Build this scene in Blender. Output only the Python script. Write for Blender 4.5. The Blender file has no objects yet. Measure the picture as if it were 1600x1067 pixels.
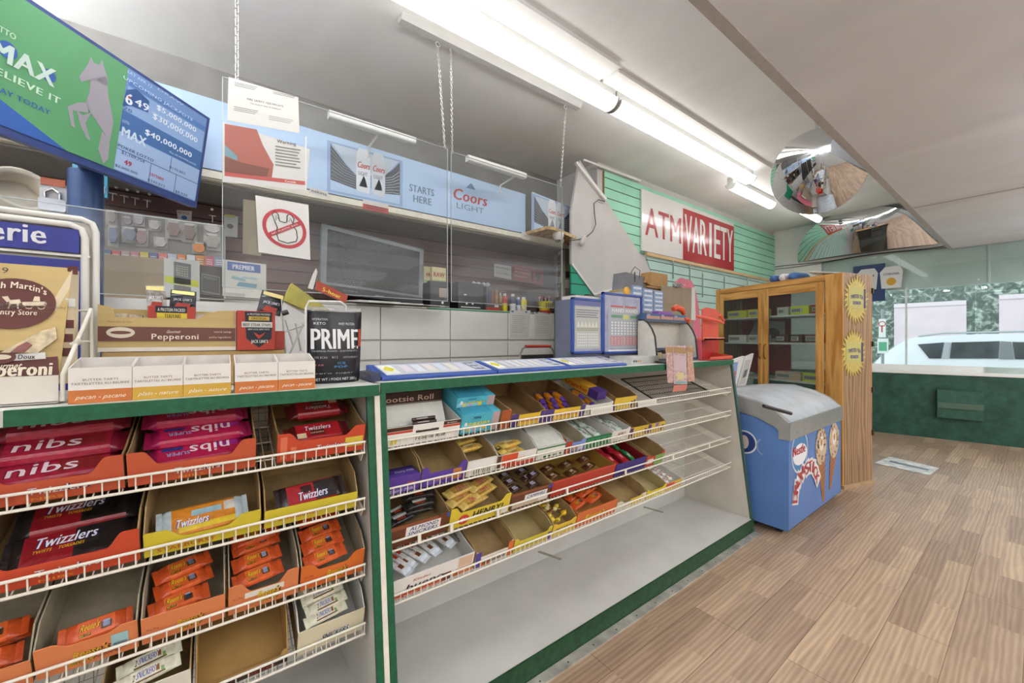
import bpy, bmesh, math, random
from mathutils import Matrix, Vector, Euler
random.seed(7)
SC = bpy.context.scene; COL = SC.collection
PI = math.pi
# ------------------------------------------------------------------ camera, world, exposure
FPX, HOR, YAW, CAMH = 617.0, 530.0, math.radians(36.7), 1.35
cd = bpy.data.cameras.new('camera'); cam = bpy.data.objects.new('camera', cd); COL.objects.link(cam)
cam.location = (0, 0, CAMH); cam.rotation_euler = (PI/2, 0, -YAW)
cd.sensor_width = 36; cd.lens = FPX/1600*36; cd.shift_y = -(533.5-HOR)/1600; cd.clip_start = .02; cd.clip_end = 200
SC.camera = cam
SC.view_settings.view_transform = 'Standard'; SC.view_settings.look = 'None'
SC.view_settings.gamma = 1; SC.view_settings.use_curve_mapping = False
SC.view_settings.exposure = 0.13
w = bpy.data.worlds.new('world'); SC.world = w; w.use_nodes = True
wn = w.node_tree.nodes; bg = wn['Background']
sky = wn.new('ShaderNodeTexSky'); sky.sky_type = 'HOSEK_WILKIE'; sky.turbidity = 6; sky.sun_direction = (.3, -.5, .8)
mixw = wn.new('ShaderNodeMixRGB'); mixw.inputs[0].default_value = .75; mixw.inputs[2].default_value = (.86, .92, 1, 1)
w.node_tree.links.new(sky.outputs[0], mixw.inputs[1]); w.node_tree.links.new(mixw.outputs[0], bg.inputs[0])
bg.inputs[1].default_value = 3.0
def area(name, loc, sx, sy, power, color=(1, .97, .93), rot=(0, 0, 0)):
    l = bpy.data.lights.new(name, 'AREA'); l.shape = 'RECTANGLE'; l.size = sx; l.size_y = sy; l.energy = power; l.color = color
    o = bpy.data.objects.new(name, l); COL.objects.link(o); o.location = loc; o.rotation_euler = rot; return o
# lit by the shop's ceiling tubes plus unseen fill lights added further down

# ------------------------------------------------------------------ helpers
S_, C_ = math.sin(YAW), math.cos(YAW)
def at(x, y, Y=None, X=None, Z=None):          # a point seen in the photograph, on a known real plane
    k = (x-800)/FPX; r = Vector((S_+C_*k, C_-S_*k, -(y-HOR)/FPX))
    t = Y/r.y if Y is not None else X/r.x if X is not None else (Z-CAMH)/r.z
    return Vector((r.x*t, r.y*t, CAMH+r.z*t))
def lin(h):
    h = h.lstrip('#'); c = [int(h[i:i+2], 16)/255 for i in (0, 2, 4)]
    return [((v+.055)/1.055)**2.4 if v > .04045 else v/12.92 for v in c]+[1]
MATS = {}
def M(hexc, rough=.6, metal=0, noise=.05, scale=30, bump=0, emit=0, spec=.4, coat=0, stretch=None):
    key = (hexc, rough, metal, noise, scale, bump, emit, spec, coat, stretch)
    if key in MATS: return MATS[key]
    m = bpy.data.materials.new('mat_'+hexc.strip('#')); m.use_nodes = True; nt = m.node_tree; p = nt.nodes['Principled BSDF']
    c = lin(hexc); p.inputs['Base Color'].default_value = c; p.inputs['Roughness'].default_value = rough
    p.inputs['Metallic'].default_value = metal; p.inputs['Specular IOR Level'].default_value = spec; p.inputs['Coat Weight'].default_value = coat
    if noise or bump:
        tc = nt.nodes.new('ShaderNodeTexCoord'); mp = nt.nodes.new('ShaderNodeMapping'); n = nt.nodes.new('ShaderNodeTexNoise')
        n.inputs['Scale'].default_value = scale; n.inputs['Detail'].default_value = 3
        if stretch: mp.inputs['Scale'].default_value = stretch
        nt.links.new(tc.outputs['Object'], mp.inputs[0]); nt.links.new(mp.outputs[0], n.inputs['Vector'])
        mr = nt.nodes.new('ShaderNodeMapRange'); mr.inputs[1].default_value = .3; mr.inputs[2].default_value = .7
        mr.inputs[3].default_value = 1-noise*1.6; mr.inputs[4].default_value = 1+noise*.8
        mx = nt.nodes.new('ShaderNodeMixRGB'); mx.blend_type = 'MULTIPLY'; mx.inputs[0].default_value = 1; mx.inputs[1].default_value = c
        nt.links.new(n.outputs[0], mr.inputs[0]); nt.links.new(mr.outputs[0], mx.inputs[2]); nt.links.new(mx.outputs[0], p.inputs['Base Color'])
        if bump:
            b = nt.nodes.new('ShaderNodeBump'); b.inputs['Strength'].default_value = bump; b.inputs['Distance'].default_value = .01
            nt.links.new(n.outputs[0], b.inputs['Height']); nt.links.new(b.outputs[0], p.inputs['Normal'])
    if emit:
        p.inputs['Emission Color'].default_value = c; p.inputs['Emission Strength'].default_value = emit
        if noise: nt.links.new(mx.outputs[0], p.inputs['Emission Color'])
    MATS[key] = m; return m
def ink(h): return M(h, .5, 0, 0)
def film(h): return M(h, .28, 0, .12, 60, .25, spec=.6)       # wrapper film
def wood_mat(name, c1, c2, scale=6, stretch=(1, 1, .12), rough=.4, dist=4):
    m = bpy.data.materials.new(name); m.use_nodes = True; nt = m.node_tree; p = nt.nodes['Principled BSDF']; p.inputs['Roughness'].default_value = rough
    tc = nt.nodes.new('ShaderNodeTexCoord'); mp = nt.nodes.new('ShaderNodeMapping'); mp.inputs['Scale'].default_value = stretch
    n1 = nt.nodes.new('ShaderNodeTexNoise'); n1.inputs['Scale'].default_value = scale; n1.inputs['Detail'].default_value = 8; n1.inputs['Distortion'].default_value = dist*.2
    wv = nt.nodes.new('ShaderNodeTexWave'); wv.inputs['Scale'].default_value = scale*2; wv.inputs['Distortion'].default_value = dist*3; wv.inputs['Detail'].default_value = 3
    cr = nt.nodes.new('ShaderNodeValToRGB'); cr.color_ramp.elements[0].color = lin(c1); cr.color_ramp.elements[1].color = lin(c2)
    cr.color_ramp.elements[0].position = .25; cr.color_ramp.elements[1].position = .75
    mx = nt.nodes.new('ShaderNodeMixRGB'); mx.inputs[0].default_value = .45; L = nt.links.new
    L(tc.outputs['Object'], mp.inputs[0]); L(mp.outputs[0], n1.inputs['Vector']); L(mp.outputs[0], wv.inputs['Vector'])
    L(n1.outputs[0], mx.inputs[1]); L(wv.outputs[0], mx.inputs[2]); L(mx.outputs[0], cr.inputs[0]); L(cr.outputs[0], p.inputs['Base Color'])
    return m
def clear_mat(name, tint, diff=.06, rough=.03, ior=1.45):     # thin clear sheet: see-through, reflecting, a little hazy
    m = bpy.data.materials.new(name); m.use_nodes = True; nt = m.node_tree; nt.nodes.remove(nt.nodes['Principled BSDF'])
    out = [n for n in nt.nodes if n.type == 'OUTPUT_MATERIAL'][0]; L = nt.links.new
    t = nt.nodes.new('ShaderNodeBsdfTransparent'); t.inputs[0].default_value = lin(tint)
    g = nt.nodes.new('ShaderNodeBsdfGlossy'); g.inputs['Roughness'].default_value = rough
    d = nt.nodes.new('ShaderNodeBsdfDiffuse'); d.inputs[0].default_value = (.85, .87, .87, 1)
    fr = nt.nodes.new('ShaderNodeFresnel'); fr.inputs[0].default_value = ior
    ns = nt.nodes.new('ShaderNodeTexNoise'); ns.inputs['Scale'].default_value = 3
    mu = nt.nodes.new('ShaderNodeMath'); mu.operation = 'MULTIPLY'; mu.inputs[1].default_value = diff*2
    a = nt.nodes.new('ShaderNodeMixShader'); b = nt.nodes.new('ShaderNodeMixShader')
    L(ns.outputs[0], mu.inputs[0]); L(mu.outputs[0], a.inputs[0]); L(t.outputs[0], a.inputs[1]); L(d.outputs[0], a.inputs[2])
    L(fr.outputs[0], b.inputs[0]); L(a.outputs[0], b.inputs[1]); L(g.outputs[0], b.inputs[2]); L(b.outputs[0], out.inputs[0])
    return m
PLEXI = clear_mat('plexiglass', 'FAFBFB', .035, .03, 1.18); GLASS = clear_mat('glass', 'F4F9F7', .02, .01, 1.25); BAGCLEAR = clear_mat('clear_bag', 'F0F0F0', .25, .15)
TXT = {}
def glyphs(s, bold=0):
    if (s, bold) not in TXT:
        c = bpy.data.curves.new('t', 'FONT'); c.body = s; c.size = 1; c.space_character = 1+bold*1.8; c.resolution_u = 2
        o = bpy.data.objects.new('t', c); COL.objects.link(o); dg = bpy.context.evaluated_depsgraph_get()
        me = bpy.data.meshes.new_from_object(o.evaluated_get(dg)); bpy.data.objects.remove(o); bpy.data.curves.remove(c)
        vs = [v.co.copy() for v in me.vertices]; fs = [tuple(p.vertices) for p in me.polygons]; bpy.data.meshes.remove(me)
        x0 = min((v.x for v in vs), default=0); x1 = max((v.x for v in vs), default=1)
        TXT[(s, bold)] = (vs, fs, x0, x1)
    return TXT[(s, bold)]
class MB:
    def __init__(s, T=None): s.v = []; s.f = []; s.mi = []; s.mats = []; s.sm = []; s.T = T or Matrix.Identity(4)
    def _m(s, m):
        if m not in s.mats: s.mats.append(m)
        return s.mats.index(m)
    def add(s, vs, fs, m, smooth=False):
        b = len(s.v); s.v += [s.T @ Vector(v) for v in vs]; k = s._m(m)
        for f in fs: s.f.append(tuple(b+i for i in f)); s.mi.append(k); s.sm.append(smooth)
        return s
    def hexa(s, p, m): return s.add(p, [(0, 3, 2, 1), (4, 5, 6, 7), (0, 1, 5, 4), (1, 2, 6, 5), (2, 3, 7, 6), (3, 0, 4, 7)], m)
    def box(s, a, b, m):
        x0, y0, z0 = a; x1, y1, z1 = b
        return s.hexa([(x0, y0, z0), (x1, y0, z0), (x1, y1, z0), (x0, y1, z0), (x0, y0, z1), (x1, y0, z1), (x1, y1, z1), (x0, y1, z1)], m)
    def rbox(s, a, b, m, r=.01, n=3, axis='z'):      # box with rounded vertical (axis) edges
        d = {'z': (0, 1, 2), 'y': (0, 2, 1), 'x': (1, 2, 0)}[axis]; i, j, k = d; pts = []
        for cx, cy, a0 in ((b[i]-r, b[j]-r, 0), (a[i]+r, b[j]-r, 90), (a[i]+r, a[j]+r, 180), (b[i]-r, a[j]+r, 270)):
            for q in range(n+1): t = math.radians(a0+90*q/n); pts.append((cx+r*math.cos(t), cy+r*math.sin(t)))
        def mk(p, h):
            o = [0, 0, 0]; o[i], o[j], o[k] = p[0], p[1], h; return tuple(o)
        return s.loft([[mk(p, a[k]) for p in pts], [mk(p, b[k]) for p in pts]], m, smooth=False)
    def loft(s, rings, m, caps=True, smooth=True):
        n = len(rings[0]); vs = [p for r in rings for p in r]; fs = []
        for a in range(len(rings)-1):
            for i in range(n): j = (i+1) % n; fs.append((a*n+i, a*n+j, (a+1)*n+j, (a+1)*n+i))
        s.add(vs, fs, m, smooth)
        if caps: s.add(rings[0], [tuple(reversed(range(n)))], m); s.add(rings[-1], [tuple(range(n))], m)
        return s
    def poly(s, pts, m): return s.add(pts, [tuple(range(len(pts)))], m)
    def prism(s, pts, d, m):                          # polygon pts thickened by vector d
        d = Vector(d); p2 = [Vector(p)+d for p in pts]; return s.loft([pts, p2], m, True, False)
    def tube(s, path, r, m, seg=6, caps=True):
        path = [Vector(p) for p in path]; rings = []; up = None
        for i, p in enumerate(path):
            t = (path[min(i+1, len(path)-1)]-path[max(i-1, 0)]).normalized()
            if up is None: up = t.orthogonal().normalized()
            up = (up-t*up.dot(t)).normalized(); bn = t.cross(up); rr = r[i] if isinstance(r, (list, tuple)) else r
            rings.append([p+(up*math.cos(2*PI*q/seg)+bn*math.sin(2*PI*q/seg))*rr for q in range(seg)])
        return s.loft(rings, m, caps, seg > 4)
    def lathe(s, prof, c, m, seg=20, T=None):
        T = T or Matrix.Identity(4); c = Vector(c)
        return s.loft([[c+T@Vector((r*math.cos(2*PI*q/seg), r*math.sin(2*PI*q/seg), z)) for q in range(seg)] for r, z in prof], m)
    def ball(s, c, r, m, seg=12, n=6):
        return s.lathe([(max(1e-4, math.sin(PI*i/n))*r, -math.cos(PI*i/n)*r) for i in range(n+1)], c, m, seg)
    def disc(s, c, ux, uz, rx, rz, m, seg=24, a0=0, a1=360):
        c, ux, uz = Vector(c), Vector(ux), Vector(uz)
        return s.poly([c+ux*rx*math.cos(math.radians(a0+(a1-a0)*q/seg))+uz*rz*math.sin(math.radians(a0+(a1-a0)*q/seg)) for q in range(seg if a1-a0 == 360 else seg+1)], m)
    def ring(s, c, ux, uz, rx, rz, wd, m, seg=28, a0=0, a1=360):
        c, ux, uz = Vector(c), Vector(ux), Vector(uz); P = lambda a, k: c+ux*(rx-k)*math.cos(a)+uz*(rz-k)*math.sin(a)
        for q in range(seg):
            a, b = (math.radians(a0+(a1-a0)*(q+e)/seg) for e in (0, 1)); s.poly([P(a, 0), P(b, 0), P(b, wd), P(a, wd)], m)
        return s
    def text(s, st, o, ux, uz, h, m, w=None, bold=0, shear=0, al='L', arc=None):
        vs, fs, x0, x1 = glyphs(st, bold); o, ux, uz = Vector(o), Vector(ux).normalized(), Vector(uz).normalized(); k = h/.7
        sx = w/(x1-x0) if w else k; W = (x1-x0)*sx; off = {'L': 0, 'C': -W/2, 'R': -W}[al]; out = []
        for v in vs:
            u = (v.x-x0)*sx+off+v.y*k*shear; y = v.y*k
            if arc: y += arc*(1-(2*(u-off-W/2)/W)**2)
            out.append(o+ux*u+uz*y)
        if not bold or len(vs) > 900: return s.add(out, fs, m)
        n = ux.cross(uz).normalized()*.00012; e = min(bold, .045)*k*.75
        for j, sh_ in enumerate((-1, 1, 0) if h > .02 else (-.5, .5)): s.add([p+ux*(sh_*e)+n*j for p in out], fs, m)
        return s
    def rect(s, o, ux, uz, u0, v0, u1, v1, m):
        o, ux, uz = Vector(o), Vector(ux), Vector(uz); return s.poly([o+ux*u0+uz*v0, o+ux*u1+uz*v0, o+ux*u1+uz*v1, o+ux*u0+uz*v1], m)
    def build(s, name, parent=None, bevel=0, local=False):
        me = bpy.data.meshes.new(name); vs = s.v; o = bpy.data.objects.new(name, me)
        if parent is not None:
            if not local: inv = RM[parent.name].inverted(); vs = [inv@v for v in vs]
            o.parent = parent; RM[o.name] = RM[parent.name]
        else:
            if not local:
                c = Vector(((min(v.x for v in vs)+max(v.x for v in vs))/2, (min(v.y for v in vs)+max(v.y for v in vs))/2, min(v.z for v in vs)))
                vs = [v-c for v in vs]; o.location = c; RM[o.name] = Matrix.Translation(c)
            else: RM[o.name] = Matrix.Identity(4)
        me.from_pydata([tuple(v) for v in vs], [], s.f); COL.objects.link(o)
        for m in s.mats: me.materials.append(m)
        me.polygons.foreach_set('material_index', s.mi); me.polygons.foreach_set('use_smooth', s.sm); me.update()
        if bevel:
            b = o.modifiers.new('bevel', 'BEVEL'); b.width = bevel; b.segments = 2; b.limit_method = 'ANGLE'; b.angle_limit = .6
        return o
RM = {}
def tag(o, label, cat, group=None, kind=None):
    if label: o['label'] = label
    if cat: o['category'] = cat
    if group: o['group'] = group
    if kind: o['kind'] = kind
    return o
def thing(name, label, cat, loc=(0, 0, 0), rz=0, group=None, T=None):
    o = bpy.data.objects.new(name, None); COL.objects.link(o); o.empty_display_size = .05
    m = T if T is not None else Matrix.Translation(Vector(loc)) @ Matrix.Rotation(rz, 4, 'Z'); o.matrix_world = m; RM[o.name] = m
    return tag(o, label, cat, group)
def struct(o): o['kind'] = 'structure'; return o
X3, Y3, Z3 = Vector((1, 0, 0)), Vector((0, 1, 0)), Vector((0, 0, 1))

# ------------------------------------------------------------------ the setting
CEIL, LOWC, YW, YM, XW = 3.32, 2.62, 3.6, 2.95, 8.2
def ceiling_mat(name, c1, c2):
    m = M(c1, .9, 0, .03, 2.0).copy(); m.name = name; nt = m.node_tree; p = nt.nodes['Principled BSDF']
    n = nt.nodes.new('ShaderNodeTexNoise'); n.inputs['Scale'].default_value = .9; n.inputs['Detail'].default_value = 6; n.inputs['Distortion'].default_value = 1.2
    tc = nt.nodes.new('ShaderNodeTexCoord'); mp = nt.nodes.new('ShaderNodeMapping'); mp.inputs['Scale'].default_value = (1.2, .5, 1)
    cr = nt.nodes.new('ShaderNodeValToRGB'); cr.color_ramp.elements[0].position = .35; cr.color_ramp.elements[1].position = .62
    cr.color_ramp.elements[0].color = lin(c2); cr.color_ramp.elements[1].color = lin(c1)
    nt.links.new(tc.outputs['Object'], mp.inputs[0]); nt.links.new(mp.outputs[0], n.inputs['Vector']); nt.links.new(n.outputs[0], cr.inputs[0]); nt.links.new(cr.outputs[0], p.inputs['Base Color'])
    return m
CM = ceiling_mat('upper_ceiling_paint', 'F0F0EE', 'E6E6E3'); CM2 = ceiling_mat('low_ceiling_paint', 'E6E9EE', 'D8DBE0')
WHITE = M('E9E8E4', .55, 0, .03, 4); GREYW = M('C9C7C4', .8, 0, .05, 3); DARKW = M('8F8C88', .85, 0, .10, 4)
# floor : wood-look planks laid along the counter
def floor_mat():
    m = bpy.data.materials.new('plank_floor'); m.use_nodes = True; nt = m.node_tree; p = nt.nodes['Principled BSDF']; L = nt.links.new; N = nt.nodes.new
    tc = N('ShaderNodeTexCoord'); mp = N('ShaderNodeMapping'); mp.inputs['Location'].default_value = (FX, FY, 0); L(tc.outputs['Object'], mp.inputs[0])
    def brick(bw, rh, off, mort):
        b = N('ShaderNodeTexBrick'); b.inputs['Scale'].default_value = 1; b.inputs['Brick Width'].default_value = bw; b.inputs['Row Height'].default_value = rh
        b.inputs['Mortar Size'].default_value = mort; b.offset = off; b.inputs['Color1'].default_value = (0, 0, 0, 1); b.inputs['Color2'].default_value = (1, 1, 1, 1)
        b.inputs['Mortar'].default_value = (.5, .5, .5, 1); b.inputs['Bias'].default_value = 0; L(mp.outputs[0], b.inputs['Vector']); return b
    big = brick(1.29, .2, .5, .0016); strip = brick(.645, .1, .43, 0)
    st = N('ShaderNodeMapping'); st.inputs['Scale'].default_value = (1.0, 9, 1); L(tc.outputs['Object'], st.inputs[0])
    ad = N('ShaderNodeVectorMath'); ad.operation = 'ADD'; sc = N('ShaderNodeVectorMath'); sc.operation = 'SCALE'; sc.inputs['Scale'].default_value = 17
    L(strip.outputs['Color'], sc.inputs[0]); L(st.outputs[0], ad.inputs[0]); L(sc.outputs[0], ad.inputs[1])
    n = N('ShaderNodeTexNoise'); n.inputs['Scale'].default_value = 2.2; n.inputs['Detail'].default_value = 7; n.inputs['Distortion'].default_value = 1.6; L(ad.outputs[0], n.inputs['Vector'])
    wv = N('ShaderNodeTexWave'); wv.bands_direction = 'Y'; wv.inputs['Scale'].default_value = 1.6; wv.inputs['Distortion'].default_value = 9; wv.inputs['Detail'].default_value = 3; wv.inputs['Detail Scale'].default_value = .8; L(ad.outputs[0], wv.inputs['Vector'])
    mix = N('ShaderNodeMixRGB'); mix.inputs[0].default_value = .3; L(n.outputs[0], mix.inputs[1]); L(wv.outputs[0], mix.inputs[2])
    m2 = N('ShaderNodeMixRGB'); m2.inputs[0].default_value = .30; L(mix.outputs[0], m2.inputs[1]); L(strip.outputs['Color'], m2.inputs[2])
    cr = N('ShaderNodeValToRGB'); e = cr.color_ramp.elements; e[0].position = .12; e[0].color = lin('7C6453'); e[1].position = .85; e[1].color = lin('CDB190')
    x = e.new(.45); x.color = lin('A0866F'); x = e.new(.65); x.color = lin('B39A80'); L(m2.outputs[0], cr.inputs[0])
    dk = N('ShaderNodeMixRGB'); dk.blend_type = 'MULTIPLY'; dk.inputs[2].default_value = (.45, .38, .33, 1); L(big.outputs['Fac'], dk.inputs[0]); L(cr.outputs[0], dk.inputs[1]); L(dk.outputs[0], p.inputs['Base Color'])
    rr = N('ShaderNodeMapRange'); rr.inputs[3].default_value = .28; rr.inputs[4].default_value = .5; L(n.outputs[0], rr.inputs[0]); L(rr.outputs[0], p.inputs['Roughness'])
    bp = N('ShaderNodeBump'); bp.inputs['Strength'].default_value = .12; bp.inputs['Distance'].default_value = .002; L(n.outputs[0], bp.inputs['Height']); L(bp.outputs[0], p.inputs['Normal'])
    return m
FX, FY = (XW+.3-3)/2-2.575+1.29*6, (YW+.1-4)/2-.045+.2*20
FLOORM = floor_mat()
b = MB(); b.box((-3, -4, -.05), (XW+.3, YW+.1, 0), FLOORM); struct(b.build('floor'))
b = MB(); b.box((-3, LOWC and .78, CEIL), (XW+.1, YW+.1, CEIL+.1), CM); struct(b.build('ceiling'))
b = MB(); b.box((-3, -4, LOWC), (XW+.1, .78, CEIL+.1), CM2); b.box((-3, .745, LOWC-.004), (XW, .79, LOWC), M('B9B5B2', .8)); struct(b.build('ceiling_low'))
# slat wall material: painted boards split by dark horizontal grooves (pattern along z)
def slat(name, base, pitch=.1, groove='1E2A26', rough=.45, off=0.0, noise=.05):
    m = M(base, rough, 0, noise, 3).copy(); m.name = name; nt = m.node_tree; p = nt.nodes['Principled BSDF']; L = nt.links.new
    src = p.inputs['Base Color'].links[0].from_socket
    g = nt.nodes.new('ShaderNodeNewGeometry'); sp = nt.nodes.new('ShaderNodeSeparateXYZ'); L(g.outputs['Position'], sp.inputs[0])
    d = nt.nodes.new('ShaderNodeMath'); d.operation = 'ADD'; d.inputs[1].default_value = off; L(sp.outputs[2], d.inputs[0])
    a = nt.nodes.new('ShaderNodeMath'); a.operation = 'DIVIDE'; a.inputs[1].default_value = pitch; L(d.outputs[0], a.inputs[0])
    f = nt.nodes.new('ShaderNodeMath'); f.operation = 'FRACT'; L(a.outputs[0], f.inputs[0])
    c = nt.nodes.new('ShaderNodeMath'); c.operation = 'LESS_THAN'; c.inputs[1].default_value = .085; L(f.outputs[0], c.inputs[0])
    mx = nt.nodes.new('ShaderNodeMixRGB'); mx.inputs[2].default_value = lin(groove); L(c.outputs[0], mx.inputs[0]); L(src, mx.inputs[1]); L(mx.outputs[0], p.inputs['Base Color'])
    return m
MINT = slat('mint_slatwall', '9FDCC0', .113); MINT2 = slat('pale_mint_slatwall', 'BDDCD2', .113, off=.04); BROWN = slat('brown_slatwall', '6E544C', .105, groove='2A1C18')
b = MB(); b.box((-3, YW, 0), (3.45, YW+.1, CEIL), DARKW); struct(b.build('wall_back'))
b = MB(); b.box((-2.9, YW-.02, 1.2), (3.4, YW, 2.62), BROWN); struct(b.build('wall_back_slat_panel'))
b = MB(); b.box((3.38, YM+.1, 0), (3.46, YW, CEIL), GREYW); struct(b.build('wall_return'))
b = MB(); b.box((3.38, YM, 0), (XW+.1, YM+.1, CEIL), GREYW); struct(b.build('wall_mint_backing'))
b = MB(); b.box((-3.1, -4, 0), (-3, YW+.1, CEIL), GREYW); struct(b.build('wall_left'))
b = MB(); b.box((-3, -4.1, 0), (XW+.1, -4, CEIL), M('D8D2C6', .8)); struct(b.build('wall_rear'))
# mint slat panels with raw wooden edges
def px_poly(pts, Y): return [at(x, y, Y=Y) for x, y in pts]
b = MB(); b.box((3.474, YM-.02, 2.41), (XW, YM, 3.24), MINT); b.box((3.466, YM-.022, 2.40), (3.476, YM, 3.24), M('8A7B4A')); struct(b.build('wall_mint_slat_upper'))
tl = at(1007, 394, Y=YM)
b = MB(); b.prism([(4.25, YM-.02, 2.40), (XW, YM-.02, 2.40), (XW, YM-.02, .9), (5.1, YM-.02, .9)], (0, .02, 0), MINT2); struct(b.build('wall_mint_slat_lower'))
b = MB(); b.box((4.24, YM-.045, 2.385), (XW, YM-.02, 2.425), M('D9B98C', .6, 0, .12, 20, stretch=(.2, 1, 1))); struct(b.build('trim_1'))
# boxed-in underside of the stairs
b = MB()
st = px_poly([(906, 250), (944, 308), (1020, 428), (1040, 470), (1040, 500), (928, 462), (893, 412), (893, 330)], YM-.03)
b.prism(st, (0, .03, 0), GREYW); struct(b.build('wall_stair_boxing'))
b = MB(); b.prism(px_poly([(893, 412), (893, 520), (960, 520), (960, 468), (926, 462)], YM-.045), (0, .02, 0), slat('teal_slat', '2FA283', .113)); struct(b.build('wall_teal_slat'))
b = MB()
for (x0, y0), (x1, y1) in (((900, 254), (946, 312)), ((912, 250), (1000, 283)), ((893, 412), (928, 460)), ((928, 460), (1000, 440))):
    p, q = at(x0, y0, Y=YM-.05), at(x1, y1, Y=YM-.05); b.tube([p, q], .022 if x0 in (900,) else .014, WHITE, 4)
struct(b.build('trim_2'))
# ---- shop front at the right
KA, KB = Vector((7.70, 1.478, 0)), Vector((8.022, .132, 0)); kd = (KB-KA).normalized(); kn = Vector((kd.y, -kd.x, 0))
if kn.x > 0: kn = -kn
KN = M('2C5747', .55, 0, .25, 9, .3); a0, a1 = KA-kd*1.6, KA+kd*5.2
b = MB(); b.prism([a0, a1, a1-kn*.5, a0-kn*.5], (0, 0, .87), KN); struct(b.build('wall_knee'))
b = MB(); b.prism([a0+kn*.01+Z3*.87, a1+kn*.01+Z3*.87, a1-kn*.52+Z3*.87, a0-kn*.52+Z3*.87], (0, 0, .03), WHITE); b.prism([a0-kn*.30+Z3*.90, a1-kn*.30+Z3*.90, a1-kn*.34+Z3*.90, a0-kn*.34+Z3*.90], (0, 0, .08), WHITE); struct(b.build('trim_window_sill'))
b = MB(); b.box((XW, 2.3, .9), (XW+.12, YM+.1, CEIL), WHITE); b.box((XW, -4, 2.66), (XW+.12, 2.3, CEIL), WHITE); struct(b.build('wall_front'))
b = MB(); b.box((XW, 1.45, 0), (XW+.12, YM+.1, .9), KN); struct(b.build('wall_front_low'))
PANELW = M('DCE6E3', .35, 0, .04, 6); PANELL = M('E6EFED', .3, 0, .04, 6)
b = MB(); b.box((XW+.12, -4, 2.10), (XW+.16, 2.3, 2.42), PANELW); b.box((XW+.12, -4, 2.42), (XW+.17, 2.3, 2.68), PANELL); struct(b.build('trim_window_header'))
b = MB()
for y in (1.30, .42, -.5, -1.4): b.box((XW+.10, y-.012, 2.12), (XW+.125, y+.012, 2.62), M('F4FAFA', .3))  # narrow near-white upright strips along the header
struct(b.build('trim_header_strips'))
b = MB(); b.box((XW+.05, -4, .9), (XW+.056, 2.3, 2.68), GLASS); struct(b.build('window_1'))
b = MB(); b.box((XW+.03, 1.20, .9), (XW+.07, 1.22, 2.12), M('DDE5E3', .3)); b.box((XW+.02, 2.24, .9), (XW+.1, 2.3, 2.66), WHITE); struct(b.build('trim_window_mullion'))
# heater grille on the knee wall
def kp(px, py, off=0.0):            # point on the knee wall face
    k = (px-800)/FPX; r = Vector((S_+C_*k, C_-S_*k, -(py-HOR)/FPX)); n = kn; t = (KA+kn*off).dot(n)/Vector((r.x, r.y, 0)).dot(n)
    return Vector((r.x*t, r.y*t, CAMH+r.z*t))
g0, g1 = kp(1463, 608), kp(1535, 657); zt, zb = g0.z, g1.z; g0.z = g1.z = 0
t = thing('wall_heater', 'dark green painted wall heater box low on the green knee wall', 'heater', (g0.x, g0.y, zb))
GM = M('335F4E', .45, 0, .15, 20)
b = MB(); b.prism([g0+Z3*zb, g1+Z3*zb, g1+Z3*zt, g0+Z3*zt], kn*.07, GM); b.build('housing', t, .004)
b = MB(); h = zt-zb
b.prism([g0+Z3*(zb+h*.36), g1+Z3*(zb+h*.36), g1+Z3*(zb+h*.56), g0+Z3*(zb+h*.56)], kn*.085, M('55705F', .4, .3)); b.build('front_band', t)
# ------------------------------------------------------------------ ceiling fixtures
def glow(name, strength, col='FFFFFF'):
    m = bpy.data.materials.new(name); m.use_nodes = True; p = m.node_tree.nodes['Principled BSDF']; p.inputs['Emission Color'].default_value = lin(col); p.inputs['Emission Strength'].default_value = strength; p.inputs['Base Color'].default_value = lin('F8F8F8'); return m
GLOW = glow('lit_tube_lens', 7.5, 'FFFDFA'); GLOWR = glow('added_panel_glow', 3.6, 'FBFCFF'); GLOWB = glow('added_bar_glow', 40.0, 'FBFCFF')  # the second and third glows serve added, unseen fill lights
FIXW = M('BDBDBA', .45, 0, .03, 8)
def fixture(name, label, x0, x1, y, z0, z1, w, gm, cz, group='long ceiling light fixtures', lens=True):
    t = thing(name, label, 'ceiling light', ((x0+x1)/2, y, z0), 0, group)
    b = MB(); b.box((x0, y-w*.3, z1-.035), (x1, y+w*.3, z1+.045), FIXW); b.build('mounting_tray', t, .004)
    if lens:
        b = MB(); prof = [(y+w*.5*math.cos(a), z1-.035-(z1-.035-z0)*math.sin(a)) for a in [PI*q/8 for q in range(9)]]
        b.loft([[(x, p[0], p[1]) for p in prof] for x in (x0+.012, x1-.012)], gm); b.build('diffuser', t)
        for x in (x0, x1-.014): b = MB(); b.loft([[(xx, y+(p[0]-y)*1.06, p[1]-.002) for p in prof] for xx in (x, x+.014)], FIXW, True, False); b.build('end_cap', t)
    return t
fixture('tube_light', 'near lit fluorescent ceiling fixture above the candy racks, running off the top of the photo', .06, 2.49, 2.03, 3.15, 3.25, .15, GLOW, CEIL)
fixture('tube_light', 'middle lit fluorescent ceiling fixture ending behind the round mirror', 2.51, 4.95, 2.03, 3.15, 3.25, .15, GLOW, CEIL)
fixture('tube_light', 'smallest lit fluorescent fixture, farthest along the ceiling behind the round mirror', 4.9, 6.1, 2.22, 3.14, 3.24, .12, GLOW, CEIL)
fixture('tube_light', 'far lit ceiling tube close to the white front wall corner', 6.2, 7.4, 2.05, 3.14, 3.24, .10, GLOW, CEIL)
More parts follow.
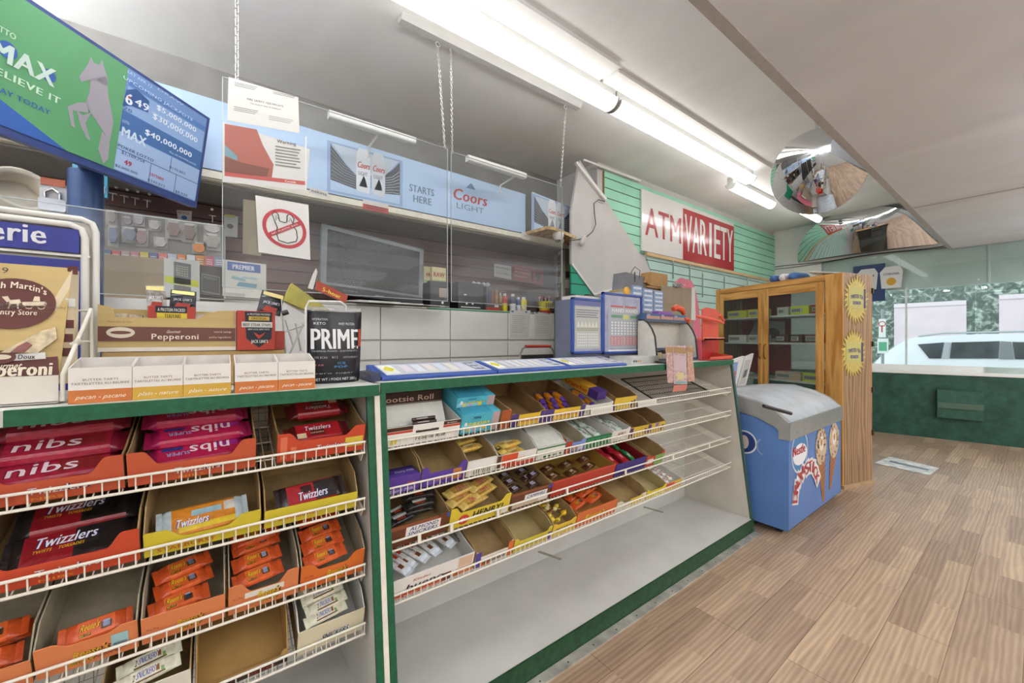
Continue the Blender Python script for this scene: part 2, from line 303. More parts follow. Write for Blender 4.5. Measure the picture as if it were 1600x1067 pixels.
b = MB(); b.box((-.6, 1.80, 3.295), (2.3, 2.10, CEIL), CM); b.box((2.34, 1.84, 3.295), (5.2, 2.10, CEIL), CM); b.box((5.2, 1.9, 3.295), (7.5, 2.26, CEIL), CM); struct(b.build('trim_ceiling_batten'))
t = thing('empty_light_batten', 'bare grey light batten without a tube, on the ceiling above the clear screens', 'light batten', (1.66, 2.33, 3.28))
b = MB(); b.prism([(.889, 2.29, CEIL), (.889, 2.38, CEIL), (.889, 2.36, CEIL-.035), (.889, 2.31, CEIL-.035)], (1.55, 0, 0), FIXW); b.build('channel', t)
for x in (1.147, 2.30):
    b = MB(); b.ring((x, 2.345, CEIL-.055), X3, Z3, .018, .018, .006, M('DDDDDD', .3, .8)); b.tube([(x, 2.345, CEIL-.04), (x, 2.345, CEIL)], .004, M('DDDDDD', .3, .8), 6); b.build('hook', t)
# unseen fill lights, added: wide panels over the low part, uplight bars elsewhere
def added_light(lab, x0, x1, y0, y1, z, gm, top, grp, tray=False):
    t = thing('added_light_panel', lab, 'ceiling light', ((x0+x1)/2, (y0+y1)/2, z), 0, grp)
    b = MB(); b.box((x0, y0, z), (x1, y1, z+.07), gm); b.build('diffuser', t)
    if tray: b = MB(); b.prism([(x0-.01, y0-.05, z+.05), (x0-.01, y0-.04, z-.006), (x0-.01, y1+.04, z-.006), (x0-.01, y1+.05, z+.05), (x0-.01, y1+.045, z+.05), (x0-.01, y1+.035, z-.001), (x0-.01, y0-.035, z-.001), (x0-.01, y0-.045, z+.05)], (x1-x0+.02, 0, 0), FIXW); b.build('added_uplight_tray', t)  # tray added under the glow so the bars light only the ceiling
    b = MB(); b.tube([((x0+x1)/2, (y0+y1)/2, z+.065), ((x0+x1)/2, (y0+y1)/2, top)], .012, FIXW, 6); b.build('hanger_rod', t)
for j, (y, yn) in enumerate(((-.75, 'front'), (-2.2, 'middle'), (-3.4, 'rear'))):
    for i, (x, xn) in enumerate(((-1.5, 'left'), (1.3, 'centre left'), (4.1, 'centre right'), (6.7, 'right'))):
        added_light('wide added unseen fill panel behind the photographer, %s row, %s' % (yn, xn), x-1.0, x+1.0, y-.3, y+.3, LOWC-.22, GLOWR, LOWC, 'added unseen fill panels')
for i, (x0, x1, y, z, n) in enumerate(((-2.7, -.98, 2.9, 2.75, 'beyond the television'), (-2.7, -.75, 1.7, 2.75, 'left of the racks'), (-2.7, -.5, .95, 2.75, 'left of the photographer'), (-.6, .5, .95, 2.9, 'above the photographer'))):
    added_light('added unseen uplight bar hanging %s' % n, x0, x1, y-.05, y+.05, z, GLOWB, CEIL, 'added unseen uplight bars', True)
# two small picture lights on rods over the beer banner
for (xa, xb, xr, za, lab) in ((.583, 1.18, .923, 2.80, 'left unlit white tube lamp on a rod over the blue beer banner'), (1.631, 2.232, 2.151, 2.80, 'right unlit white tube lamp on a rod over the blue beer banner')):
    t = thing('banner_lamp', lab, 'lamp', (xr, 2.9, 2.8), 0, 'lamps over the banner')
    b = MB(); b.rbox((xa, 2.77, za), (xb, 2.83, za+.05), M('E4E4E0', .35), .015, 3, 'x'); b.build('lamp_housing', t)
    b = MB(); b.tube([(xr, 2.83, za+.02), (xr, 3.07, 2.81), (xr, 3.079, 2.74)], .008, WHITE, 6); b.build('rod', t)

# ------------------------------------------------------------------ counter units (sloping candy racks under a worktop)
GREEN = M('1B5E3F', .5, 0, .16, 60); DGREEN = M('1E4A2C', .5, 0, .22, 40); LAM = M('CFCEC8', .4, 0, .05, 5); LAM2 = M('CBC6B8', .6, 0, .07, 5); RAIL = M('EDE8DA', .35, 0, .03, 20)
TOPZ, FRONT, BACKY = 1.20, 1.36, 1.71
def side_panel(b, x0, x1, m, edge):
    pts = [(FRONT+.0, TOPZ-.035), (1.215, .09), (1.215, 0), (1.98, 0), (1.98, TOPZ-.035)]
    b.prism([(x0, y, z) for y, z in pts], (x1-x0, 0, 0), m)
    b.prism([(x0-.001, FRONT-.012, TOPZ-.035), (x0-.001, 1.203, .0), (x0-.001, 1.216, .0), (x0-.001, FRONT+.001, TOPZ-.035)], (x1-x0+.002, 0, 0), edge)
def pegboard():      # white hardboard with a fine grid of slots
    m = M('DCDAD2', .6, 0, .04, 6).copy(); m.name = 'slotted_back'; nt = m.node_tree; p = nt.nodes['Principled BSDF']; L = nt.links.new; src = p.inputs['Base Color'].links[0].from_socket
    bk = nt.nodes.new('ShaderNodeTexBrick'); bk.offset = 0; bk.inputs['Scale'].default_value = 1; bk.inputs['Brick Width'].default_value = .03; bk.inputs['Row Height'].default_value = .03; bk.inputs['Mortar Size'].default_value = .0012
    bk.inputs['Color1'].default_value = bk.inputs['Color2'].default_value = (1, 1, 1, 1); bk.inputs['Mortar'].default_value = (.3, .3, .28, 1)
    g = nt.nodes.new('ShaderNodeNewGeometry'); mp = nt.nodes.new('ShaderNodeMapping'); mp.inputs['Rotation'].default_value = (PI/2, 0, 0); L(g.outputs['Position'], mp.inputs[0]); L(mp.outputs[0], bk.inputs['Vector'])
    mx = nt.nodes.new('ShaderNodeMixRGB'); mx.blend_type = 'MULTIPLY'; mx.inputs[0].default_value = 1; L(src, mx.inputs[1]); L(bk.outputs[0], mx.inputs[2]); L(mx.outputs[0], p.inputs['Base Color']); return m
PEG = pegboard()
# right hand rack (the long one)
gr = thing('display_rack', 'long white candy rack with green edged slanted ends, right of the green upright', 'display rack', (1.73, 1.5, 0))
b = MB(); side_panel(b, .442, .462, LAM, GREEN); b.build('end_panel', gr)
b = MB(); side_panel(b, 3.00, 3.022, LAM2, M('3F5D55', .5)); b.build('end_panel', gr)
b = MB(); b.box((.462, 1.215, .012), (3.0, 1.98, .088), LAM); b.box((.462, 1.208, 0), (3.022, 1.216, .088), DGREEN); b.build('base_deck', gr)
b = MB(); b.box((.462, BACKY, .088), (3.0, BACKY+.02, TOPZ-.035), LAM); b.box((.462, BACKY+.02, TOPZ-.2), (3.0, 1.98, TOPZ-.035), LAM); b.build('back_panel', gr)
t = thing('countertop', 'long white countertop with a green front edge, carrying the blue ticket trays', 'countertop', (1.73, 1.5, TOPZ-.035))
b = MB(); b.box((.448, FRONT, TOPZ-.033), (3.03, 2.0, TOPZ), LAM); b.build('top_board', t); b = MB(); b.box((.448, FRONT-.012, TOPZ-.035), (3.03, FRONT, TOPZ), GREEN); b.build('edge_strip', t)
# left hand rack
gl = thing('display_rack', 'shorter candy rack full of orange and yellow trays, left of the green upright', 'display rack', (0, 1.5, 0))
b = MB(); side_panel(b, .40, .42, LAM, GREEN); b.build('end_panel', gl)
b = MB(); side_panel(b, -.56, -.54, LAM, GREEN); b.build('end_panel', gl)
b = MB(); b.box((-.54, BACKY, .09), (.40, BACKY+.02, TOPZ-.035), PEG); b.build('back_panel', gl)
b = MB(); b.box((-.54, 1.215, .012), (.40, 1.98, .10), LAM); b.box((-.54, 1.208, 0), (.40, 1.216, .09), DGREEN); b.build('base_deck', gl)
t = thing('countertop', 'short white countertop with a green front edge, carrying the tart boxes', 'countertop', (0, 1.5, TOPZ-.035))
b = MB(); b.prism([(-.36, FRONT-.05, TOPZ-.033), (.425, FRONT-.05, TOPZ-.033), (.425, 1.72, TOPZ-.033), (-.7, 1.72, TOPZ-.033), (-.5, FRONT-.02, TOPZ-.033)], (0, 0, .033), LAM); b.build('top_board', t)
b = MB(); b.box((-.36, FRONT-.062, TOPZ-.035), (.425, FRONT-.05, TOPZ), GREEN); b.prism([(-.36, FRONT-.062, TOPZ-.035), (-.36, FRONT-.062, TOPZ), (-.42, FRONT-.03, TOPZ), (-.42, FRONT-.03, TOPZ-.035)], (0, .01, 0), LAM); b.build('edge_strip', t)
b = MB(); b.box((.423, 1.2, .0), (.439, 1.215, .01), LAM)
b.prism([(.4225, 1.208, 0), (.4225, 1.222, 0), (.4225, FRONT-.02+.014, TOPZ-.04), (.4225, FRONT-.02, TOPZ-.04)], (.017, 0, 0), M('E6E2D2', .5)); tag(b.build('joint_strip'), 'cream strip filling the joint between the two green edged ends', 'strip')
# the metal floor strip in front of the base
t = thing('floor_strip', 'worn silver metal strip screwed to the floor along the green base', 'floor strip', (1.8, 1.18, 0))
b = MB(); b.box((.4, 1.160, .0), (3.01, 1.205, .006), M('C9C5BA', .45, .5, .25, 12)); b.build('strip', t)
for i in range(16): b = MB(); b.disc((.55+.155*i, 1.178, .0065), X3, Y3, .004, .004, M('3A3733', .6)); b.build('screw', t)

# ------------------------------------------------------------------ wire shelves
SL = math.atan(.33)
SHZ = (.968, .80, .612, .424)
def shelf_T(x, z, y=FRONT-.004, sl=SL): return Matrix.Translation((x, y, z)) @ Matrix.Rotation(sl, 4, 'X')
def wire_shelf(x0, x1, z, label, group, pitch=.02, rail=.034, sl=SL, y=FRONT-.004, chan=False, full=True):
    T = shelf_T(0, z, y, sl)
    dep = (BACKY-y)/math.cos(sl)-.01; r = .0024
    b = MB(T)
    n = int((x1-x0)/pitch)
    if full:
        for i in range(n+1):
            x = x0+.004+i*(x1-x0-.008)/n; b.tube([(x, -.004, -.001), (x, dep, -.001)], .0017, RAIL, 4, False)
    for yy in (.05, .15, .25, dep-.004): b.tube([(x0, yy, -.004), (x1, yy, -.004)], r, RAIL, 5)
    ws = b.build('wire_shelf', label)
    b = MB(Matrix.Translation((0, y, z)))
    b.tube([(x0-.002, -.006, 0), (x1, -.006, 0)], .0040, RAIL, 6); b.tube([(x0-.002, -.010, rail), (x1, -.010, rail)], .0040, RAIL, 6)
    if chan:
        for x in (x0+.115, x0+.245, x0+.46, x0+.86, x0+1.30, x0+1.76, x0+2.2): b.box((x, -.013, 0), (x+.012, -.006, rail), RAIL)
    else:
        m = int((x1-x0)/(pitch*1.15))
        for i in range(m+1): x = x0+.002+i*(x1-x0-.004)/m; b.tube([(x, -.004, -.002), (x, -.008, rail+.002)], .0019, RAIL, 4)
    b.build('front_rail', ws)
    for x in (x0+.004, x1-.007):
        b = MB(); b.prism([(x, y-.002, z-.004), (x, y+.02, z-.032), (x, BACKY-.005, z+dep*math.sin(sl)-.05), (x, BACKY-.005, z+dep*math.sin(sl)-.006)], (.003, 0, 0), RAIL); b.build('bracket', ws)
ordn = ('top', 'second', 'third', 'bottom')
for i, z in enumerate(SHZ):
    wire_shelf(.464, 2.985, z, gr, '', .022, .034, chan=(i == 2))
LZ = (.978, .793, .577, .384)
for i, z in enumerate(LZ):
    wire_shelf(-.538, .388, z, gl, '', .0245, .037, y=1.335)
# ------------------------------------------------------------------ candy trays and what lies in them
CARD = M('AD9162', .8, 0, .10, 25); CARDG = M('A79E86', .8, 0, .10, 25); CARDW = M('D9D8D0', .7, 0, .04, 20); CARDD = M('8F7048', .8, 0, .12, 25)
SHELVES = {'G': (FRONT+.004, SHZ), 'L': (1.3455, LZ)}
ORD = ('first', 'second', 'third', 'fourth', 'fifth', 'sixth', 'seventh', 'eighth', 'ninth', 'tenth', 'eleventh', 'twelfth')
def SF(unit, i): y, zs = SHELVES[unit]; return Matrix.Translation((0, y, zs[i]+(.0035 if unit == 'G' else .0080))) @ Matrix.Rotation(SL, 4, 'X')
def tray(unit, i, x0, x1, label, front, inside=CARD, outside=None, hf=.06, hs=.07, notch=.022, tabw=.03, dep=.29, arts=(), texts=(), group=None, hb=None, curve=True, ytop=None):
    T = SF(unit, i); w = x1-x0; g = .0015; x0 += g; x1 -= g; w = x1-x0; th = .003; hb = hb or hs; out = outside or inside
    t = thing('cardboard_tray', label, 'candy tray', T=T @ Matrix.Translation((x0+w/2, 0, 0)), group=group)
    b = MB(T); b.box((x0, 0, 0), (x1, dep, th), inside)
    for xa, xb in ((x0, x0+th), (x1-th, x1)):
        b.prism([(xa, 0, 0), (xa, dep, 0), (xa, dep, hb), (xa, .05, hs), (xa, .0, hf)], (xb-xa, 0, 0), inside)
    b.box((x0+th, dep-th, 0), (x1-th, dep, hb), inside)
    b.box((x0-.0004, .001, .001), (x0, dep, hf*.9), out); b.box((x1, .001, .001), (x1+.0004, dep, hf*.9), out)
    b.build('tray_box', t)
    b = MB(T); fm = ink(front); n = 6; tw = min(tabw, w*.3)
    top = [(x0, hf), (x0+tw*.5, hf)]+[(x0+tw*.5+tw*.6*q/n, hf-notch*(1-math.cos(PI*q/n))/2) for q in range(1, n+1)]
    top += [(x1+x0-x, z) for x, z in reversed(top)]
    # front wall as a strip of quads so the dipped outline stays clean
    for (xa, za), (xb, zb) in zip(top[:-1], top[1:]):
        if xb-xa < 1e-6: continue
        b.hexa([(xa, -.001, 0), (xb, -.001, 0), (xb, .002, 0), (xa, .002, 0), (xa, -.001, za), (xb, -.001, zb), (xb, .002, zb), (xa, .002, za)], fm)
    hm = hf-notch
    for (u0, v0, u1, v1, c) in arts: b.rect((x0, -.0016, 0), X3, Z3, u0*w, v0*hf, u1*w, v1*hf, ink(c))
    for tx in texts:
        s, u, v, h, tw_, c = tx[:6]; bo = tx[6] if len(tx) > 6 else .02; sh = tx[7] if len(tx) > 7 else 0; oc = tx[8] if len(tx) > 8 else None
        if oc: b.text(s, (x0+u*w, -.0019, v*hf), X3, Z3, h*hf, ink(oc), tw_*w+.004, bo+.05, sh)
        b.text(s, (x0+u*w, -.0023, v*hf), X3, Z3, h*hf, ink(c), tw_*w, bo, sh)
    b.build('front_flap', t)
    TR[t.name] = (T, x0, x1, dep, unit, i)
    return t
TR = {}
# wrapper kinds: L, W, T, body, end, decals (u0,v0,u1,v1,colour) and texts (string,u,v,h,w,colour,outline,shear) in fractions of the flat top
K = {
 'reese': (.125, .048, .02, 'DD6632', 'CF5526', [(.62, .2, .92, .62, '5A3A22'), (.68, .3, .86, .72, '9FB0D8'), (.05, .08, .36, .26, '3A1B10')], [("Reese's", .06, .42, .42, .5, 'F7C92C', '3A1B10', .25), ('BIG CUP', .07, .11, .13, .27, 'F7C92C', None, 0)]),
 'twix': (.145, .05, .02, 'C9A24A', 'D9BC6A', [(.0, .1, .55, .3, 'A8802E')], [('TWIX', .18, .22, .6, .6, 'C4292B', 'F4E8C8', .3)]),
 'blackbar': (.13, .04, .018, '26221F', '2E2A27', [(.1, .55, .9, .95, 'CFCFC8')], [('MARS', .2, .12, .38, .5, 'D8512C', None, .3)]),
 'snick': (.075, .034, .016, '4A2E22', '3A241B', [(.04, .2, .96, .85, 'E8E4EE')], [('SNICKERS', .08, .3, .42, .84, '2B3C94', None, .15)]),
 'caramel': (.10, .042, .016, '5B3516', '4B2A12', [(.0, .0, 1, .12, 'B98A3A')], [('CARAMEL', .14, .32, .42, .7, 'EFE2C8', '3A1D0C', .1), ('soft', .62, .1, .14, .2, 'EFE2C8', None, 0)]),
 'bueno': (.15, .046, .02, 'EDEBE8', 'DDE4EA', [(.0, .62, .45, 1.0, 'D4482E'), (.74, .05, .98, .5, '7A4A2C'), (.05, .04, .3, .16, '7FA8D0'), (.02, .2, .14, .6, '6B3A22')], [('bueno', .28, .22, .36, .46, '4A241A', None, .15)]),
 'buenoy': (.12, .036, .018, 'E3B44A', 'E6C868', [(.0, .7, .9, 1.0, 'EFDFA8')], [('REESE', .12, .22, .4, .6, '6B2C12', 'F3E2A0', .1)]),
 'crunchie': (.125, .03, .018, 'E89A24', '57358C', [(.0, .0, .16, 1.0, '57358C')], [('Crunchie', .22, .22, .5, .6, 'C93A20', 'F7D23A', .1)]),
 'aero': (.13, .046, .016, 'E4EBE2', 'D5E2D6', [(.0, .0, .25, .35, '7FB78A'), (.75, .6, 1.0, 1.0, '5F9F62')], [('AERO', .2, .28, .46, .58, '4A2A22', None, .1)]),
 'kitkat': (.125, .05, .014, 'B71F2B', 'A81A26', [(.2, .2, .85, .85, 'D8474C')], [('KitKat', .26, .35, .32, .5, 'F5EDED', None, .2)]),
 'greenbar': (.12, .032, .014, '2F8F55', '2A7F4A', [(.1, .5, .6, .9, 'CDE6C8')], [('COFFEE', .3, .15, .3, .5, 'F0F0E0', None, 0)]),
 'kinder': (.06, .03, .014, 'EDE9E4', 'E4DFDA', [(.0, .0, .4, .6, 'D6482C'), (.6, .4, 1, 1, '7A4A2C')], [('Kinder', .3, .3, .3, .5, 'D23A2A', None, 0)]),
 'snickw': (.125, .036, .017, 'E3DFC6', 'D8D6BE', [(.0, .0, 1, .14, '6B4A2C'), (.72, .3, .84, .8, '8A5A2E'), (.88, .1, .98, .5, '7FA860')], [('2', .03, .25, .5, .06, '3A2418', None, .2), ('SNICKERS', .13, .3, .52, .56, '2B3C94', 'F6F4EE', .3)]),
 'nibs': (.235, .085, .034, 'AA2440', '841A32', [(.52, .12, .95, .8, '8E2A2C'), (.0, .75, .35, 1, 'D27FA0')], [('nibs', .08, .2, .55, .62, 'F0DEE4', '7A1024', .05)]),
 'nibspink': (.235, .075, .032, 'B81F4E', 'A01A50', [(.0, .0, .3, .5, '9A2C86'), (.7, .1, .95, .35, '2C3A80')], [('nibs', .12, .2, .6, .5, 'F2E3EA', None, 0), ('SUPER', .62, .5, .22, .28, '9DB4E6', None, 0)]),
 'twizred': (.19, .075, .03, 'A81C26', '5E1418', [(.3, .1, .62, .5, '5A241E'), (.0, .0, .2, .35, 'E6D2A8')], [('Twizzlers', .18, .5, .32, .6, 'E8E2EE', '3A2450', .15), ('torsades', .3, .25, .12, .3, 'E2C0A0', None, 0)]),
 'twizblack': (.225, .10, .028, '8F1A24', '1E1A1C', [(.5, .0, 1, 1, '24201F'), (.52, .12, .9, .6, '3B3632')], [('Twizzlers', .1, .55, .34, .62, 'E9E7F2', '2E2A6A', .2), ('TWISTS    TORSADES', .1, .38, .1, .5, 'E8B02C', None, .2)]),
 'twizorange': (.20, .085, .02, 'D98A2C', 'C4D3D8', [(.1, .0, 1, .25, 'E0C22E'), (.3, .6, .78, .85, '9CC0CC'), (.82, .55, 1, .95, 'D8D2C8')], [('Twizzlers', .05, .22, .34, .5, 'F0EEF6', '3A2A80', .2)]),
 'twizhalf': (.20, .075, .024, 'A81F28', '2A1D1E', [(.55, .0, 1, 1, '2B2625'), (.28, .5, .5, .9, '3A1A18')], [('Twizzlers', .2, .14, .44, .6, 'E9E7F2', '2E2A6A', .15)]),
}
PROTO = {}
def wrapper_mesh(kind):
    if kind in PROTO: return PROTO[kind]
    L, W, Th, body, end, dec, tx = K[kind]; b = MB(); bm_, em = film(body), film(end); L2, W2, h = L/2, W/2, Th
    cr = min(.012, L*.12)
    def ring(x, wy, z0, z1, jag=0): return [(x, -wy, (z0+z1)/2), (x, -wy*.9, z1*.82+z0*.18), (x, -wy*.78, z1), (x, wy*.78, z1), (x, wy*.9, z1*.82+z0*.18), (x, wy, (z0+z1)/2), (x, wy*.8, z0), (x, -wy*.8, z0)]
    mid = h*.5
    b.loft([ring(-L2, W2*.96, mid-.0006, mid+.0006), ring(-L2+cr, W2*.95, mid-.0008, mid+.0008)], em, True, False)
    b.loft([ring(-L2+cr, W2*.95, mid-.0008, mid+.0008), ring(-L2+cr*1.9, W2, h*.12, h*.9), ring(-L2+cr*2.6, W2, 0, h)], em, False)
    b.loft([ring(-L2+cr*2.6, W2, 0, h), ring(L2-cr*2.6, W2, 0, h)], bm_, False, False)
    b.loft([ring(L2-cr*2.6, W2, 0, h), ring(L2-cr*1.9, W2, h*.12, h*.9), ring(L2-cr, W2*.95, mid-.0008, mid+.0008)], em, False)
    b.loft([ring(L2-cr, W2*.95, mid-.0008, mid+.0008), ring(L2, W2*.96, mid-.0006, mid+.0006)], em, True, False)
    fx0, fw, fy0, fh = -L2+cr*2.6, L-cr*5.2, -W2*.78, W*.78
    for u0, v0, u1, v1, c in dec: b.rect((fx0, fy0, h+.0004), X3, Y3, u0*fw, v0*fh, u1*fw, v1*fh, film(c))
    for s, u, v, hh, tw, c, oc, sh in tx:
        if oc: b.text(s, (fx0+u*fw-.0012, fy0+v*fh-.0006, h+.0007), X3, Y3, hh*fh+.0012, ink(oc), tw*fw+.0024, .05, sh)
        b.text(s, (fx0+u*fw, fy0+v*fh, h+.0010), X3, Y3, hh*fh, ink(c), tw*fw, .02, sh)
    o = b.build('candy_wrapper', None, local=True); PROTO[kind] = o.data; bpy.data.objects.remove(o); return PROTO[kind]
NAMES = {'nibs': 'candy_bag', 'nibspink': 'candy_bag', 'twizred': 'licorice_bag', 'twizblack': 'licorice_bag', 'twizorange': 'licorice_bag', 'twizhalf': 'licorice_bag'}
def put(kind, tr, items, desc, where, group):
    """items: (u, v, turn, lift[, tip]) measured in the tray: u across, v back from the front, in metres for lift"""
    T, x0, x1, dep, unit, i = TR[tr.name]; me = wrapper_mesh(kind); n = len(items)
    for q, it in enumerate(items):
        u, v, a, lift = it[:4]; tip = it[4] if len(it) > 4 else 0; L_, W_ = K[kind][0], K[kind][1]; ra, rt = math.radians(a), math.radians(tip)
        ex = (abs(L_*math.cos(ra))+abs(W_*math.sin(ra)))/2+.005; ey = (abs(L_*math.sin(ra))+abs(W_*math.cos(ra)))/2+.005; w_ = x1-x0
        px_ = min(max(u*w_, ex), w_-ex) if w_ > 2*ex else w_/2; py_ = min(max(v*dep, ey), dep-ey) if dep > 2*ey else dep/2; lift += abs(math.sin(rt))*W_/2
        o = bpy.data.objects.new(NAMES.get(kind, 'candy_bar'), me); COL.objects.link(o)
        o.matrix_world = T @ Matrix.Translation((x0+px_, py_, .0035+lift)) @ Matrix.Rotation(math.radians(a), 4, 'Z') @ Matrix.Rotation(math.radians(tip), 4, 'X')
        RM[o.name] = o.matrix_world.copy()
        pos = (ORD[q]+' ') if n > 1 else ''
        tag(o, '%s, %s%s' % (desc, pos, where), 'candy' if kind not in NAMES else 'candy bag', group if n > 1 else None)
# ---- long rack, top shelf
t = tray('G', 0, .463, .755, 'white tray of chocolate rolls with brown and red bands and a raised lid', 'EEECE4', CARDW, hf=.075, hs=.075, notch=.0, arts=[(0, .80, .33, 1, '4A2C1A'), (.75, .80, 1, 1, '4A2C1A'), (0, .66, .33, .78, 'C24A34'), (.75, .66, 1, .78, 'C24A34'), (.06, .12, .14, .42, 'E2CF52')], texts=[('Tootsie Roll', .36, .2, .2, .42, '3A2A20', .03, .15), ('80 ROLLS', .8, .86, .07, .14, 'EDE3D8')])
T, x0, x1 = TR[t.name][:3]; b = MB(T)
b.prism([(x0+.002, .055, .045), (x1-.035, .055, .045), (x1-.02, .135, .09), (x0+.002, .135, .09)], (0, .003, -.003), M('DCDAD0', .6)); b.build('lid', t)
b = MB(T); b.prism([(x0+.002, .138, .088), (x1-.02, .138, .088), (x1-.02, .150, .134), (x0+.002, .150, .134)], (0, .003, 0), ink('3A2218')); b.rect((x0+.002, .1365, .089), X3, Z3, 0, 0, x1-x0-.022, .006, ink('8A8478'))
b.text('Tootsie Roll', (x0+.012, .1385, .101), X3, (0, .2, 1), .022, ink('C9A79A'), x1-x0-.07, .03); b.build('lid_flap', t)
def choc_rolls(tr, u0, u1):
    T, x0, x1 = TR[tr.name][:3]; w = x1-x0
    for q in range(4):
        b = MB(); b.tube([(-.045, 0, 0), (.045, 0, 0)], .0075, film('3A2620'), 8); b.rect((-.03, -.0025, .0072), X3, Y3, 0, 0, .045, .004, ink('D9D3C8'))
        o = b.build('chocolate_roll', None, local=True); o.matrix_world = T @ Matrix.Translation((x0+.53*w, -.0+.004+.013*q, .048+.008*q)) @ Matrix.Rotation(.6, 4, 'X')
        tag(o, 'brown wrapped chocolate roll, %s from the front in the white lidded tray' % ORD[q], 'candy', 'chocolate rolls')
choc_rolls(t, 0, 1)
# blue egg candy boxes
t = tray('G', 0, .945, .998, 'narrow empty rust brown tray right of the turquoise egg candy boxes', 'A8582F', CARD, hf=.085, hs=.08, notch=0, dep=.29)
T, x0, x1 = TR[t.name][:3]
def egg_box(px, y0, z0, w, d, h, lab, tilt):
    TT = T @ Matrix.Translation((px, y0, z0)) @ Matrix.Rotation(math.radians(tilt), 4, 'X'); o = thing('candy_box', lab, 'candy box', T=TT, group='turquoise egg candy boxes')
    b = MB(TT); b.box((0, 0, 0), (w, d, h), M('4FB3C8', .4)); b.rect((0, -.0006, 0), X3, Z3, w*.80, .002, w*.99, h-.002, ink('B9A0A0')); b.rect((0, -.0006, 0), X3, Z3, w*.02, h*.1, w*.6, h*.45, ink('8CCBD8'))
    for c, u, v, r in (('D8C76A', .2, .2, .008), ('C9A0C0', .35, .15, .007), ('E2CF52', .6, .25, .009), ('E8E4DC', .12, .5, .007)): b.disc((u*w, -.001, v*h), X3, Z3, r, r*1.2, ink(c), 12)
    b.text('MINI', (w*.3, -.0012, h*.72), X3, Z3, h*.13, ink('1E3F66'), w*.18, .03)
    b.text('eggies', (w*.18, -.0012, h*.42), X3, Z3, h*.2, ink('8A7A20'), w*.56+.003, .07); b.text('eggies', (w*.18, -.0016, h*.42), X3, Z3, h*.2, ink('F2DC3C'), w*.56, .03)
    b.build('carton', o, .0015)
    b = MB(TT); b.prism([(w*.02, 0, h), (w*.78, 0, h), (w*.74, .05, h+.006), (w*.04, .05, h+.006)], (0, 0, .001), M('3A93AE', .4)); b.build('lid_flap', o)
x0 = .757; egg_box(.760, .002, .003, .18, .2, .085, 'lower turquoise egg candy box at the front of the top shelf', 0)
egg_box(.757, .055, .0905, .18, .14, .045, 'upper turquoise egg candy box lying on the lower one', 0)
def crunchy(i, x0, x1, lab, word='CRUNCHIE', **k): return tray('G', i, x0, x1, lab, 'DDB93A', CARDD, hf=.062, hs=.075, notch=.008, arts=[(0, 0, .22, 1, '4F3A78'), (.88, 0, 1, 1, '4F3A78')], texts=[(word, .3, .3, .3, .52, 'C8402C', .04, 0, 'F3DE9A')], **k)
t = crunchy(0, 1.0, 1.19, 'empty dark yellow and purple tray right of the turquoise egg boxes')
t = crunchy(0, 1.19, 1.457, 'yellow and purple tray full of orange honeycomb bars')
put('crunchie', t, [(.27+.235*(q % 3)+.02*(q//3), .28+.10*(q//3), 72+7*(q % 3), .006+.014*(q//3), 0) for q in range(9)], 'orange and purple honeycomb bar', 'in the yellow purple top shelf tray', 'honeycomb bars in the wide tray')
t = tray('G', 0, 1.46, 1.672, 'pale tray of yellow bars under a leaning yellow carton on the top shelf', 'DAD8CC', CARDW, hf=.055, hs=.06, notch=.004, arts=[(.05+.09*q, .2, .07+.09*q, .7, '9A978C') for q in range(9)])
put('crunchie', t, [(.30, .32, 80, .01), (.52, .27, 75, .014), (.40, .5, 78, .03)], 'yellow honeycomb bar', 'in the pale top shelf tray', 'honeycomb bars in the pale tray')
T, x0, x1 = TR[t.name][:3]; TT = T @ Matrix.Translation((x0+.105, .03, .058)) @ Matrix.Rotation(math.radians(5), 4, 'Z') @ Matrix.Rotation(math.radians(1), 4, 'X')
o = thing('candy_carton', 'long yellow honeycomb bar carton lying lengthwise on the pale tray', 'candy carton', T=TT); b = MB(TT)
b.box((0, 0, 0), (.075, .24, .042), M('E0A92C', .45)); b.box((-.001, -.001, -.001), (.076, .06, .043), ink('47307A')); b.text('Crunchie', (-.0014, .225, .008), (0, -1, 0), Z3, .026, ink('B5301E'), .155, .03); b.build('carton', o)
t = tray('G', 0, 1.68, 1.868, 'empty narrow tray with yellow front, last on the top shelf', 'DDBB40', CARDD, hf=.07, hs=.08, notch=.0, arts=[(.78, 0, .86, .6, '3A2C5A'), (.9, 0, .96, .7, '3A2C5A'), (0, 0, .1, .4, '4F3A78')])
# ---- second shelf
t = tray('G', 1, .464, .592, 'purple fronted tray with one flat purple box, first on the second shelf', '5A3E96', CARD, hf=.07, hs=.10, notch=.0, arts=[(.1, .1, .9, .3, '7A5AB0'), (.6, .35, .85, .6, '9A5A5A')], texts=[('Dairy Milk', .12, .1, .18, .7, 'D8CFE6', .02, .2)])
T, x0, x1 = TR[t.name][:3]; b = MB(T @ Matrix.Translation((x0+.006, .002, .055)) @ Matrix.Rotation(-.25, 4, 'X')); b.box((0, 0, 0), (.108, .06, .02), M('4A3488', .4)); b.text('Dairy Milk', (.03, .012, .0206), X3, Y3, .015, ink('DAD2EA'), .07, .02, .2); b.rect((0, 0, .0203), X3, Y3, .0, .04, .108, .058, ink('2E2460'))
tag(b.build('chocolate_bar_box'), 'flat purple chocolate box in the leftmost purple tray', 'candy box')
t = tray('G', 1, .594, .782, 'empty purple fronted tray with an orange biscuit picture', '5F439C', CARD, hf=.082, hs=.10, notch=.028, tabw=.035, arts=[(.70, .1, .9, .66, 'B8763E'), (.1, .1, .4, .4, '7A60B0')], texts=[('Caramilk', .26, .22, .2, .46, 'D9A46A', .02, .1)])
